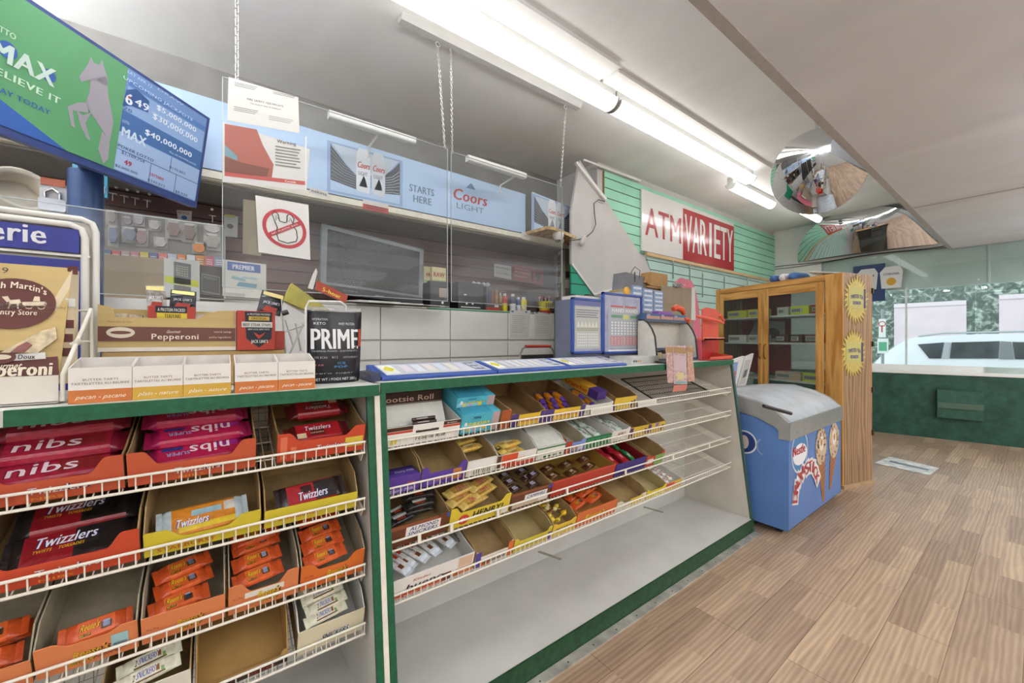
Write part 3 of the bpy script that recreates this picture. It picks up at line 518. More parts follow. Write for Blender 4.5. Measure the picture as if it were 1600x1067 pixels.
t = tray('G', 1, .784, .927, 'white fronted tray with two yellow bars on the second shelf', 'DEDCD2', CARD, hf=.07, hs=.085, notch=0, arts=[(.03, .45, .9, .95, 'E9E8E2')]+[(.25+.075*q, .08, .285+.075*q, .36, '8A8478') for q in range(8)])
put('buenoy', t, [(.5, .36, 8, .045), (.46, .52, 10, .05)], 'yellow and brown wafer bar', 'in the white fronted tray', 'yellow bars in the white fronted tray')
t = tray('G', 1, .93, 1.143, 'white and red wafer tray with dark lettering on its side wall', 'E6E2DC', CARDW, outside=CARDW, hf=.065, hs=.085, notch=.0, arts=[(0, .1, .09, 1, '5A3A2A'), (.1, .2, .5, 1, 'D4552F'), (.2, 0, 1, .28, 'C8503A'), (.55, .3, .7, .7, 'E8D9C8')], texts=[('Kinder', .52, .4, .2, .26, 'C23A2A')])
put('buenoy', t, [(.52, .25, 8, .02), (.55, .38, 6, .025), (.58, .16, 10, .02), (.6, .3, 8, .038)], 'yellow wafer bar', 'in the white and red wafer tray', 'yellow bars in the wafer tray')
T, x0, x1 = TR[t.name][:3]; b = MB(T); b.text('bueno', (x0+.0035, .20, .035), (0, -1, 0), Z3, .03, ink('2E1C18'), .10, .03, .15); b.rect((x0+.0034, .09, .02), (0, -1, 0), Z3, 0, 0, .05, .03, ink('4A2A1E')); b.build('side_print', t)
t = tray('G', 1, 1.146, 1.322, 'white tray with a half closed white lid and green stripes', 'E2E2D8', CARDW, hf=.062, hs=.085, notch=0, arts=[(0, .82, 1, .95, '3F7A4E'), (.25, .08, .35, .25, '3F6A4A'), (.42, .08, .54, .25, '3F6A4A'), (.6, .08, .72, .25, '3F6A4A'), (.8, .08, .9, .25, '3F6A4A')])
T, x0, x1 = TR[t.name][:3]; b = MB(T); b.prism([(x0, .003, .063), (x1, .003, .063), (x1, .16, .085), (x0+.02, .16, .085)], (0, 0, .002), M('DDDDD4', .5)); b.build('lid', t)
b = MB(T); b.box((x1-.001, 0, .0), (x1+.002, .25, .075), ink('A83A30')); b.text('Kinder', (x1-.0012, .2, .06), (0, -1, 0), Z3, .008, ink('EDE0DC'), .08); b.build('side_print', t)
t = tray('G', 1, 1.325, 1.462, 'empty tray with a red and blue cartoon front on the second shelf', '7A8CC8', M('B9B096', .8), hf=.062, hs=.07, notch=.012, arts=[(0, 0, .3, 1, 'B5402F'), (.06, .15, .26, .6, 'E0B0A0'), (.38, .1, .58, .5, 'C9A66A'), (.7, .1, .9, .55, 'D8D4E6')])
t = tray('G', 1, 1.464, 1.656, 'green fronted tray of white and green mint bars', '3F8A5A', CARDW, hf=.06, hs=.065, notch=0, arts=[(0, .85, 1, 1, '2C6A44'), (.3, .1, .36, .8, '2C5A3E'), (.55, .1, .61, .8, '2C5A3E'), (.8, .1, .86, .8, '2C5A3E')])
put('aero', t, [(.3, .25, 78, .025), (.62, .22, 82, .03), (.28, .62, 80, .028), (.62, .6, 76, .033)], 'white and green bubble chocolate bar', 'in the green fronted tray', 'bars in the green fronted tray')
t = tray('G', 1, 1.660, 1.812, 'white fronted tray of white bubble chocolate bars on the second shelf', 'DDDCD0', CARDW, hf=.07, hs=.07, notch=.006, texts=[('AERO', .3, .45, .3, .45, '8A4A3A', .02, .1)])
put('aero', t, [(.34, .28, 76, .03), (.66, .2, 80, .034), (.4, .62, 78, .034)], 'white and dark lettered bubble chocolate bar', 'in the white fronted tray', 'bars in the white fronted tray')
for q, (xa, xb) in enumerate(((1.816, 1.982), (1.985, 2.15))):
    tray('G', 1, xa, xb, 'empty yellow and purple narrow tray, %s on the second shelf' % ('second last', 'last')[q], 'CFAE3E', CARDD, hf=.062, hs=.08, notch=.0, arts=[(0, .1, .16, .95, '4F3A6A'), (.8, .1, .92, .7, '4F3A6A'), (.4, .6, .6, 1, '8A7AA8') if q else (0, 0, .01, .01, '4F3A6A')])
# ---- third shelf
t = tray('G', 2, .464, .706, 'brown snack bar tray with black wrapped bars, first on the third shelf', '6A3B22', CARD, hf=.088, hs=.095, notch=0, arts=[(.0, .82, .8, 1, '8F5636'), (.28, .32, .86, .86, 'C9452E'), (.29, .35, .85, .83, 'EDEAEA'), (.95, .8, 1, 1, '3A58B0')], texts=[('ALMOND', .34, .62, .17, .46, '27336E', .03, .3), ('SNICKERS', .32, .4, .17, .48, '27336E', .03, .3)])
put('blackbar', t, [(.2, .22, 14, .045), (.25, .34, 18, .05), (.62, .28, -3, .052), (.64, .30, 2, .072), (.66, .40, -4, .09, 12)], 'black and silver wrapped chocolate bar', 'in the brown tray', 'black bars in the brown tray')
t = tray('G', 2, .708, .995, 'bright yellow tray with a red circle and gold wrapped bars', 'DAC23C', CARD, outside=ink('DAC23C'), hf=.092, hs=.085, notch=.028, tabw=.045, arts=[(.86, .02, .98, .3, 'E6E6DA')], texts=[('HENRY!', .36, .3, .32, .5, '2A2420', .04, .15)])
T, x0, x1 = TR[t.name][:3]; b = MB(T); b.disc((x0+.062, -.0025, .032), X3, Z3, .024, .022, ink('C9402C'), 24); b.text('Oh', (x0+.046, -.003, .022), X3, Z3, .018, ink('F4EFE6'), .032, .04, .1); b.build('red_emblem', t)
put('twix', t, [(.27, .27, 22, .055), (.33, .40, 20, .058), (.30, .34, 12, .076), (.68, .28, 18, .055), (.70, .42, 20, .06), (.66, .36, 22, .078), (.45, .18, 14, .045)], 'gold and red twin bar', 'in the yellow tray with red circle', 'gold bars in the yellow tray')
t = tray('G', 2, .998, 1.228, 'brown tray of small dark bars with blue lettering', '6B3F2A', CARD, hf=.08, hs=.085, notch=0, arts=[(0, .85, 1, 1, '8F5636'), (.33, .42, .9, .74, 'E9E6E2'), (.05, .05, .7, .3, 'C9B8A0'), (.7, .05, .95, .3, 'DAD6CC'), (.93, .75, 1.02, 1.02, '3A58C0')], texts=[('CAMPFIRE', .38, .47, .2, .46, '2A3A78', .03, .25)])
put('snick', t, [(.24, .18+.15*q, 12, .045+.006*q) for q in range(4)]+[(.66, .16+.15*q, 14, .05+.006*q) for q in range(4)]+[(.8, .3, 16, .066)], 'small dark bar with white and blue label', 'in the brown third shelf tray', 'small dark bars in the brown tray')
t = tray('G', 2, 1.232, 1.683, 'plain red tray of brown caramel bars on the third shelf', 'B23A2A', M('B08A3E', .8), outside=ink('A83226'), hf=.085, hs=.075, notch=0, dep=.27, arts=[(.0, .92, 1, 1, 'C8553C')])
put('caramel', t, [(.13, .25, 14, .045), (.16, .45, 14, .048), (.40, .22, 14, .045), (.42, .42, 14, .05), (.70, .25, 14, .045), (.73, .45, 14, .05)], 'brown wrapped caramel bar', 'in the plain red tray', 'brown caramel bars in the red tray')
t = tray('G', 2, 1.686, 1.957, 'purple fronted tray of red wafer packs on the third shelf', '3F2F78', ink('8A2028'), hf=.075, hs=.07, notch=0)
put('kitkat', t, [(.17, .22, 78, .04), (.17, .62, 78, .043), (.48, .2, 78, .042), (.48, .6, 78, .045)], 'red wafer pack with white oval', 'in the purple fronted tray', 'red wafer packs')
put('greenbar', t, [(.76, .26, 80, .035), (.76, .66, 80, .038)], 'green and white bar', 'beside the red wafer packs', 'green bars beside the wafer packs')
t = tray('G', 2, 1.96, 2.137, 'last tray of the third shelf, red on the left and green on the right', 'B5452F', CARD, outside=ink('B23A2A'), hf=.078, hs=.09, notch=.018, arts=[(.5, 0, 1, .8, '7FA85A'), (.08, .2, .4, .6, 'E6D6CC')])
# ---- bottom shelf
t = tray('G', 3, .466, .815, 'white tray of upright white wafer packs, first on the bottom shelf', 'E9E6E0', CARDW, outside=CARDW, hf=.09, hs=.085, notch=.0, dep=.27, arts=[(.0, .02, .62, .22, 'C8552F'), (.62, .05, .72, .45, '6A3A22'), (.74, .05, .84, .3, 'C8703A'), (.78, .05, 1, .4, 'D9824A'), (.8, .45, .98, .95, 'D8B89A')], texts=[('Kinder', .27, .66, .12, .2, 'C23A2A', .02, .15), ('bueno', .2, .3, .3, .42, '3A201A', .02, .25), ('crisp wafer hazelnut', .03, .05, .1, .56, 'F2E2D2')])
put('bueno', t, [(.06, .34, -62, .055), (.24, .42, -60, .05), (.40, .46, -58, .05), (.57, .50, -68, .055), (.78, .56, -66, .05)], 'white wafer pack with brown lettering', 'in the bottom shelf white tray', 'white wafer packs')
T, x0, x1 = TR[t.name][:3]; b = MB(T); b.text('bueno', (x1-.0036, .21, .04), (0, -1, 0), Z3, .022, ink('3A201A'), .10, .03, .15); b.rect((x1-.0034, .26, .05), (0, -1, 0), Z3, 0, 0, .05, .03, ink('9A4A2E')); b.build('side_print', t)
t = tray('G', 3, .822, 1.013, 'empty cardboard tray with orange and white front, second on the bottom shelf', 'E2D8CC', CARD, hf=.075, hs=.085, notch=.03, tabw=.02, arts=[(0, 0, .14, 1, '5A4A9A'), (.14, 0, .4, .4, 'D9702E'), (.86, 0, 1, 1, 'D9702E'), (.2, .1, .8, .3, '8A8078')])
t = tray('G', 3, 1.016, 1.236, 'empty cardboard tray with a green and yellow front, third on the bottom shelf', 'CDBB3C', M('B8A470', .8), hf=.07, hs=.085, notch=.02, tabw=.03, arts=[(.25, .2, .7, .45, 'A8A03A'), (.9, 0, 1, .6, '6A4A8A')])
t = tray('G', 3, 1.239, 1.392, 'yellow tray of crumpled yellow candies on the bottom shelf', 'DDBA3C', CARD, hf=.07, hs=.09, notch=.01, texts=[('PEANUT', .15, .3, .3, .7, '4A3A2A', .02, .1)])
T, x0, x1 = TR[t.name][:3]
for q in range(22):
    b = MB(); r = .013+.005*random.random(); col = random.choice(('E6C22C', 'E9CC3A', 'E6D890', 'E2B52A', '8A4A2A'))
    b.lathe([(.0005, -r*.7), (r*.8, -r*.5), (r, 0), (r*.7, r*.55), (.0005, r*.7)], (0, 0, 0), film(col), 7); b.prism([(-r*2, -.006, 0), (-r*.6, 0, .002), (-r*2, .006, 0)], (0, 0, .002), film(col)); b.prism([(r*2, -.006, 0), (r*.6, 0, .002), (r*2, .006, 0)], (0, 0, .002), film(col))
    o = b.build('wrapped_candy', None, local=True)
    o.matrix_world = T @ Matrix.Translation((x0+.03+random.random()*.095, .04+.2*(q/22), .045+.018*random.random())) @ Euler((random.random(), random.random(), random.random()*6)).to_matrix().to_4x4()
    tag(o, 'small crumpled yellow candy heaped in the bottom shelf yellow tray', 'candy', 'yellow candies heaped in a tray')
t = tray('G', 3, 1.395, 1.695, 'orange peanut butter cup tray on the bottom shelf of the long rack', 'D26E38', M('B5793E', .8), outside=ink('D26E38'), hf=.085, hs=.08, notch=0, texts=[("Reese's", .2, .3, .4, .5, 'E9C22E', .03, .2, '4A2A1A')], dep=.27)
put('reese', t, [(.27, .28, 14, .05), (.31, .48, 18, .055), (.68, .3, 15, .05), (.72, .5, 12, .056), (.5, .42, 20, .076)], 'orange peanut butter cup pack', 'in the bottom shelf orange tray', 'orange packs in the bottom tray')
t = tray('G', 3, 1.70, 1.965, 'wide empty beige tray with torn yellow front right of the orange tray', 'D9D4BE', CARD, hf=.055, hs=.075, notch=.02, tabw=.07, arts=[(.45, .1, .9, .9, 'D8BE4A')])
t = tray('G', 3, 1.968, 2.163, 'empty tray with a bright yellow front on the bottom shelf', 'E2CC2E', M('B8A878', .8), hf=.06, hs=.07, notch=.016)
t = tray('G', 3, 2.166, 2.335, 'last small tray of the bottom shelf with red and white candies', 'DDB04A', CARDW, hf=.055, hs=.055, notch=.0, arts=[(0, .5, .5, 1, 'C8503A')])
put('kinder', t, [(.3, .15+.15*q, 60, .03+.004*q) for q in range(5)]+[(.65, .2+.15*q, 70, .03) for q in range(4)], 'small white and red candy bar', 'in the last bottom shelf tray', 'small white and red candies')
b = MB()
for (px, py, L_, a) in ((845, 866, .085, 0), (1010, 795, .06, 0)):
    p = at(px, py, Y=1.33); b = MB(); b.prism([(p.x, 1.35, p.z), (p.x+.012, 1.35, p.z), (p.x+.062, 1.262, p.z-.012), (p.x+.05, 1.262, p.z-.012)], (0, 0, .004), M('8F8E84', .5, .4)); b.build('shelf_peg', gr)
# paper price strips on the rails
for i, x0, x1, lab in ((0, 1.49, 1.66, 'paper price strip on the top rail below the pale tray'), (0, 1.875, 2.05, 'paper price strip on the top rail past the last tray')):
    p = SHZ[i]; b = MB(); b.box((x0, FRONT-.0175, p+.003), (x1, FRONT-.0165, p+.031), M('DCDAD0', .6, 0, 0)); [b.rect((x0+.008+q*.012, FRONT-.0178, p+.008), X3, Z3, 0, 0, .007, .018, ink('C2BFB2')) for q in range(int((x1-x0)/.012)-1)]
    tag(b.build('price_strip'), lab, 'price tag')

# ---- short rack, left: big bags and peanut butter cups
LOR = 'C45A3C'
def ltray(i, x0, x1, lab, front, word, wc, **k):
    k.setdefault('hf', .092); k.setdefault('hs', .085 if i == 0 else .115); k.setdefault('notch', .04); k.setdefault('tabw', .055)
    return tray('L', i, x0, x1, lab, front, k.pop('inside', CARD), outside=CARDD, texts=word, **k)
TW = lambda: [('Twizzlers', .36, .22, .19, .38, 'F0EEF4', .03, .1, '3A2E6A'), ('NIBS', .38, .06, .07, .2, 'E8A03A')]
t = ltray(0, -.425, -.181, 'orange tray of red licorice bags, leftmost on the top shelf', LOR, TW(), '')
put('nibs', t, [(.52, .18, 5, .012, 10), (.50, .36, 3, .047, 8), (.52, .52, 4, .082, 6)], 'shiny red licorice bites bag', 'in the leftmost top tray', 'red bags in the leftmost top tray')
t = ltray(0, -.178, .088, 'orange tray of pinkish red licorice bags, middle of the top shelf', 'C65C3C', [('Twizzlers', .33, .2, .19, .36, 'F0EEF4', .03, .1, '3A2E6A'), ('NIBS', .36, .05, .07, .2, 'E8A03A')], '')
put('nibspink', t, [(.52, .16, 184, .012, -10), (.53, .34, 183, .045, -8), (.50, .50, 182, .078, -6)], 'pinkish red bag lying upside down', 'in the middle top tray', 'pinkish bags in the middle top tray')
t = ltray(0, .138, .388, 'orange striped tray with a yellow badge, right end of the top shelf', 'CB4E32', [('Twizzlers', .42, .28, .17, .34, 'EFEAF0', .03, .1, '8A2A3A')], '', arts=[(.03, .1, .10, .9, 'E07A58'), (.14, .1, .2, .5, 'E07A58'), (.76, .2, .98, .58, 'D9C24A')], notch=.03, dep=.27)
put('twizred', t, [(.48, .24, 3, .02, 14), (.52, .56, 183, .06, -10)], 'red licorice twists bag', 'in the right top tray', 'red twist bags')
t = ltray(1, -.425, -.153, 'orange tray with black and red licorice bags, left end of the second shelf', 'C84C2E', TW(), '')
put('twizblack', t, [(.60, .17, 4, .006, 16), (.60, .5, 3, .038, 12)], 'large red and black licorice bag', 'in the left second shelf tray', 'large black and red bags')
t = ltray(1, -.149, .1, 'bright yellow tray with a pale orange bag, middle of the second shelf', 'D2C038', [('STARBURST', .1, .12, .16, .48, 'C8602C', .03, .0)], '', hf=.07, notch=.03, tabw=.09)
put('twizorange', t, [(.48, .18, 4, .015, 24)], 'orange and yellow licorice bag in the middle yellow tray', '', None)
t = ltray(1, .106, .366, 'bright yellow tray with one red and black bag, right end of the second shelf', 'D2C038', [('STARBURST', .14, .28, .26, .42, 'C8582C', .03, .0, 'E8D48A'), ('fruity', .62, .4, .2, .22, 'B8862C')], '', hf=.058, notch=.0, hs=.10, dep=.25)
put('twizhalf', t, [(.5, .22, 5, .02, 30)], 'red and black licorice bag in the right yellow tray', '', None)
RT = lambda w='BIG CUP': [("Reese's", .4, .34, .22, .3, 'E9C22E', .03, .2, '4A2A1A'), (w, .42, .12, .13, .26, 'E9C22E', .03, 0, '3A2218'), ('16 x 79 g', .06, .5, .06, .13, '7A2E14')]
OC = 'D98352'
t = ltray(2, -.50, -.328, 'orange peanut butter cup tray at the far left of the third shelf', OC, RT(), '', inside=CARDG, hf=.065, notch=.0)
put('reese', t, [(.5, .15, 8, .03, 16), (.5, .35, 8, .035, 12), (.5, .3, 8, .06, 12)], 'orange cup pack', 'in the far left third shelf tray', 'orange packs in the far left tray')
t = ltray(2, -.326, -.156, 'nearly empty orange caramel cup tray with grey cardboard inside', OC, [("Reese's", .34, .34, .22, .34, 'E9C22E', .03, .2, '4A2A1A'), ('BIG CUP', .3, .12, .13, .24, 'E9C22E', .03, 0, '3A2218'), ('CARAMEL', .56, .14, .14, .26, 'A0441E')], '', inside=CARDG, hf=.085, notch=.015, arts=[(.72, .3, .9, .75, '9CC3C8'), (.74, .2, .88, .45, '7A4A2A')])
put('reese', t, [(.55, .12, 6, .045, 22)], 'single orange cup pack in the nearly empty orange tray', '', None)
t = ltray(2, -.153, .018, 'orange cup tray with three loose packs, third on the third shelf', OC, RT(), '', inside=CARDG, hf=.08, notch=.0)
put('reese', t, [(.42, .16, 10, .04, 14), (.46, .32, 14, .055, 10), (.44, .42, 16, .08, 10)], 'orange cup pack with yellow lettering', 'in the third tray', 'orange packs in the third tray')
t = ltray(2, .022, .195, 'orange cup tray with packs above a blank white panel', OC, RT(), '', inside=CARDG, hf=.095, notch=.035, tabw=.05, arts=[(.22, .44, .78, .64, 'E2DFD2')])
put('reese', t, [(.42, .16, 9, .05, 14), (.42, .34, 9, .06, 14), (.42, .52, 9, .07, 14), (.42, .56, 9, .09, 12)], 'orange cup pack with purple picture', 'in the fourth tray', 'orange packs in the fourth tray')
t = ltray(2, .198, .386, 'orange cup tray at the right end of the third shelf', 'D9702E', RT(), '', inside=CARDG, hf=.09, notch=.03, tabw=.05)
put('reese', t, [(.40, .14, 9, .05, 16), (.40, .30, 9, .06, 16), (.40, .46, 9, .07, 16), (.40, .62, 9, .09, 16), (.40, .68, 9, .11, 10)], 'orange cup pack', 'from the front in the right end tray', 'orange packs in the right end tray')
t = ltray(3, -.226, -.054, 'white and black almond chocolate tray at the left of the bottom shelf', 'E4E1D2', [('ALMOND', .12, .72, .2, .6, '2A2622', .03, .1), ('CHOCOLAT AU LAIT', .1, .5, .1, .8, '2A2622'), ('4 BARRES', .3, .2, .16, .4, '2A2622')], '', hf=.115, notch=0, inside=CARD)
put('snickw', t, [(.5, .10, 10, .10, 20), (.5, .25, 10, .10, 16)], 'white wrapped almond bar', 'in the white and black tray', 'white bars in the almond tray')
t = ltray(3, -.048, .168, 'empty plain brown cardboard tray on the bottom shelf', 'B48E52', [('SNICKERS', .55, .1, .14, .3, 'C8452E')], '', hf=.05, notch=.02, tabw=.02, hs=.13, inside=M('B48E52', .8, 0, .08, 12), arts=[(.3, .0, 1, .3, '3A241B')])
t = ltray(3, .19, .386, 'cream tray stacked with white two piece chocolate bars, bottom shelf corner', 'D9D2B4', [('SNICKERS', .34, .3, .22, .4, '27336E', .03, .25, 'F0EEE4')], '', hf=.09, notch=.0, hs=.12, inside=CARDW)
put('snickw', t, [(.42, .08, 8, .075, 12), (.45, .2, 8, .085, 12), (.42, .32, 8, .09, 12), (.38, .44, 8, .10, 12), (.36, .56, 8, .105, 12), (.34, .68, 8, .11, 12), (.4, .28, 8, .112, 12)], 'white two piece bar with blue lettering', 'from the front in the cream tray', 'white two piece bars')
# ------------------------------------------------------------------ hanging clear screens and what is taped to them
STEEL = M('CFCFCB', .3, .8, .05, 20); PY = 2.35
def chain(p, q, lab, group='screen chains', r=.0022, link=.024):
    p, q = Vector(p), Vector(q); d = q-p; n = int(d.length/(link*.72)); d.normalize(); a = d.orthogonal().normalized(); c = d.cross(a); b = MB()
    for i in range(n):
        m = p+d*(i+.5)*((q-p).length/n); s = a if i % 2 else c
        b.tube([m+d*(link*.5*math.cos(t))+s*(link*.26*math.sin(t)) for t in [2*PI*k/8 for k in range(9)]], r, STEEL, 4, False)
    return tag(b.build('chain'), lab, 'chain', group)
def screen(x0, x1, z0, z1, lab, y=PY, holes=()):
    b = MB(); b.box((x0, y-.003, z0), (x1, y+.003, z1), PLEXI); o = thing('clear_screen', lab, 'clear screen', ((x0+x1)/2, y, z0), 0, 'hanging clear plastic screens'); b.build('sheet', o)
    EM = M('B4BDBB', .2, 0, 0)
    for n, (a, c) in (('edge', ((x0, z0, x0+.003, z1), 0)), ('edge', ((x1-.003, z0, x1, z1), 0)), ('edge', ((x0, z1-.003, x1, z1), 0)), ('edge', ((x0, z0, x1, z0+.003), 0))):
        b = MB(); b.box((a[0], y-.0035, a[1]), (a[2], y+.0035, a[3]), EM); b.build('edge', o)
    return o
screen(.017, 1.22, 1.60, 2.61, 'wide clear screen with papers taped on, hanging left of the paired chains')
screen(1.245, 2.262, 1.60, 2.60, 'clear screen hanging at the right between the paired chains and the single chain')
screen(-1.2, .03, 1.54, 1.895, 'low clear screen behind the lottery sign at the left', PY+.012)
chain((.075, PY, CEIL), (.075, PY, 2.61), 'white chain at the left, holding the papered screen', r=.003, link=.03)
chain((1.147, PY-.003, CEIL-.07), (1.2, PY, 2.605), 'slanting white chain, left one of the pair in the middle')
chain((1.241, PY-.003, CEIL-.04), (1.255, PY, 2.59), 'thin darker chain, right one of the pair in the middle')
chain((2.30, PY-.003, CEIL-.07), (2.245, PY, 2.595), 'single white chain under the right end of the bare batten')
def sheet(name, lab, cat, corners, m, draw=None, Y=PY-.006, th=.0008, group=None):
    """a flat printed thing on a vertical plane; corners TL TR BR BL as seen, draw(b, o, W, H) adds its print"""
    P = [at(x, y, Y=Y) for x, y in corners]; b = MB(); b.prism([P[3], P[2], P[1], P[0]], (0, th, 0), m)
    if draw:
        o = P[3]; ux = P[2]-P[3]; uz = P[0]-P[3]; b2 = b
        draw(b, o+Vector((0, -.0006, 0)), ux, uz)
    return tag(b.build(name), lab, cat, group)
def lines(b, o, ux, uz, u0, u1, v0, n, dv, c='6A6A6A', th=.012):
    for q in range(n):
        e = u1-(.12*(q % 3 == 2)+.05*(q % 2))*(u1-u0); b.poly([o+ux*u0+uz*(v0-q*dv), o+ux*e+uz*(v0-q*dv), o+ux*e+uz*(v0-q*dv+th), o+ux*u0+uz*(v0-q*dv+th)], ink(c))
def pr(b, o, ux, uz, u0, v0, u1, v1, c): b.poly([o+ux*u0+uz*v0, o+ux*u1+uz*v0, o+ux*u1+uz*v1, o+ux*u0+uz*v1], ink(c) if isinstance(c, str) else c)
def tx(b, s, o, ux, uz, u, v, h, w, c, al='L', bold=.02, sh=0, arc=None): b.text(s, o+ux*u+uz*v+Vector((0, -.0006, 0)), ux, uz, h*uz.length, ink(c) if isinstance(c, str) else c, w*ux.length, bold, sh, al, arc)
def d1(b, o, ux, uz):
    tx(b, 'FIRE SAFETY CERTIFICATE', o, ux, uz, .5, .56, .045, .5, '55534F', 'C'); tx(b, 'This licence must be displayed', o, ux, uz, .5, .48, .035, .42, '6A6864', 'C')
    lines(b, o, ux, uz, .08, .38, .90, 3, .035); lines(b, o, ux, uz, .60, .92, .88, 2, .035); lines(b, o, ux, uz, .08, .40, .34, 3, .04); lines(b, o, ux, uz, .55, .9, .28, 3, .04, '8A8884')
PAPER = M('D3D2CC', .6, 0, .03, 8)
sheet('document', 'white typed certificate sheet taped to the top corner of the left screen', 'paper', [(357, 120), (466, 152), (468, 208), (355, 188)], PAPER, d1)
def d2(b, o, ux, uz):
    pr(b, o, ux, uz, .02, .10, .98, .17, 'A8504A'); pr(b, o, ux, uz, .98, .0, 1, 1, 'DAD9D5')
    P = lambda u, v: o+ux*u+uz*v+Vector((0, -.0003, 0))
    b.poly([P(.02, .17), P(.56, .17), P(.58, .40), P(.45, .72), P(.38, .97), P(.02, .97)], ink('96564A')); P2 = lambda u, v: P(u, v)+Vector((0, -.001, 0)); b.poly([P2(.02, .17), P2(.50, .17), P2(.53, .32), P2(.2, .36), P2(.02, .42)], ink('6E4338')); b.poly([P2(.02, .44), P2(.16, .38), P2(.16, .46), P2(.02, .62)], ink('6A8A94'))
    o2 = o+Vector((0, -.0008, 0)); tx(b, 'Warning', o2, ux, uz, .62, .80, .06, .24, '4A4744')
    lines(b, o2, ux, uz, .60, .92, .72, 7, .055, '7A7874', .022); tx(b, 'Canada', o2, ux, uz, .72, .115, .035, .14, 'F0E8E4')
sheet('poster', 'health warning poster with a red brown picture and red footer, on the left screen', 'poster', [(348, 190), (484, 233), (479, 298), (348, 284)], M('CFCDC9', .45, 0, .03, 8), d2, Y=PY-.008)
def d3(b, o, ux, uz):
    c = o+ux*.52+uz*.5; U, V = ux.normalized(), uz.normalized(); r = ux.length*.38; RD = ink('A63A40'); off = Vector((0, -.0004, 0))
    BK = ink('2A2826'); P = lambda u, v: c+off+U*u*r+V*v*r
    pts = [(-.50, .35), (-.62, .75), (-.48, .95), (-.30, .75), (-.25, .40), (.0, .36), (.12, .42), (.15, .8), (.32, .95), (.50, .7), (.42, .30), (.6, .0), (.62, -.4), (.55, -.62), (.1, -.8), (-.35, -.72), (-.45, -.3), (-.38, .0), (-.50, .35)]
    b.tube([P(*p) for p in pts], .0022, BK, 4, False); b.tube([P(-.42, .4), P(-.42, .7), P(-.3, .5)], .0016, BK, 4); b.tube([P(.22, .45), P(.3, .7), P(.42, .4)], .0016, BK, 4)
    b.ring(c+off*2, U, V, r*1.12, r*1.12, r*.19, RD, 32)
    d = (U*.85+V*.53).normalized(); n = (V*.85-U*.53).normalized(); q = c+off*3; b.poly([q-d*r-n*r*.12, q+d*r-n*r*.12, q+d*r+n*r*.12, q-d*r+n*r*.12], RD)
    b.text('NO PLASTIC BAG', q+off-d*r*.75-n*r*.05, d, n, r*.1, ink('E8D8D4'), r*1.5, .03)
sheet('no_bag_sign', 'white paper sign of a crossed out plastic bag in a red circle', 'sign', [(399, 305), (482, 320), (485, 406), (404, 394)], M('D5D3CE', .6, 0, .03, 6), d3, Y=PY-.010)

sheet('brown_paper_sheet', 'plain brown paper strip taped behind the left edge of the bag sign', 'paper', [(380, 311), (408, 315), (408, 400), (379, 396)], M('A3957C', .7, 0, .06, 10), None, Y=PY+.006)
# ------------------------------------------------------------------ wall behind the counter
CREAM = M('D9D4C2', .55, 0, .08, 6)
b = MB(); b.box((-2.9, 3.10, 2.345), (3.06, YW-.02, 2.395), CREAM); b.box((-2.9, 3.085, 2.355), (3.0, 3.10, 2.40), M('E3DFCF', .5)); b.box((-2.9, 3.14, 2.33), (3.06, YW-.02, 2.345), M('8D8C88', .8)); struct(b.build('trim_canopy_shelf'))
def card_cans(b, o, ux, uz, u, v, s):
    CW = ink('D9DDE2')
    for k in (0, 1):
        P = lambda a, c: o+ux*(u+(a+k*1.02)*s)+uz*(v+c)+Vector((0, -.0012-.0006*k, 0))
        b.poly([P(.06, 0), P(.84, -.02), P(.92, .1), P(.92, .72), P(.76, .88), P(.16, .88), P(0, .72), P(0, .1)], ink('C6CBD2') if k else CW)
        b.poly([P(.18, .1), P(.5, .35), P(.75, .1)], ink('7A8EB0')); b.text('Coors', P(.06, .48)+Vector((0, -.0004, 0)), ux, uz, .13*uz.length, ink('B84A44'), s*.8*ux.length, .03, .2); b.text('LIGHT', P(.14, .33)+Vector((0, -.0004, 0)), ux, uz, .08*uz.length, ink('6A7888'), s*.6*ux.length, .02)
def stadium(b, o, ux, uz):
    pr(b, o, ux, uz, 0, 0, 1, 1, '8EA6CC'); pr(b, o+Vector((0, -.0003, 0)), ux, uz, .04, .04, .96, .24, 'AFC6E2')
    P = lambda u, v: o+ux*u+uz*v+Vector((0, -.0006, 0)); D = ink('4A5058')
    b.poly([P(.04, .24), P(.36, .16), P(.36, .44), P(.22, .62), P(.04, .95)], D); b.poly([P(.96, .95), P(.84, .72), P(.74, .60), P(.74, .2), P(.96, .24)], D); b.poly([P(.06, .96), P(.24, .62), P(.36, .46), P(.74, .56), P(.94, .96)], ink('B8C4D2'))
    random.seed(3)
    for q in range(9):
        v = .26+.06*q; b.tube([P(.05, v+.02+.02*q), P(.2, v*.9), P(.35, v*.8)], .0014, ink('D2D6D8'), 3, False)
        if q < 7: b.tube([P(.95, v+.02*q), P(.85, v*.92+.02), P(.75, v*.86)], .0014, ink('D2D6D8'), 3, False)
    card_cans(b, o, ux, uz, .36, .14, .2)
bt = thing('beer_banner', 'long pale blue beer banner with red script lettering above the staff wall', 'banner', (1.0, 3.09, 2.40))
BB = M('AFC8E6', .4, 0, .03, 3)
b = MB(); b.prism([(-2.8, 3.088, 2.41), (2.47, 3.088, 2.41), (2.47, 3.088, 2.80), (-2.8, 3.088, 2.90)], (0, .012, 0), BB); b.build('board', bt)
o = Vector((0, 3.0872, 0))
b = MB(); P0 = at(511, 296, Y=3.0868); P1 = at(629, 326, Y=3.0868); P2 = at(511, 226, Y=3.0868); W = Vector((P1.x-P0.x, 0, 0)); H = Vector((0, 0, .37)); P0.z = 2.42; stadium(b, P0, W, H); b.build('stadium_picture', bt)
b = MB()
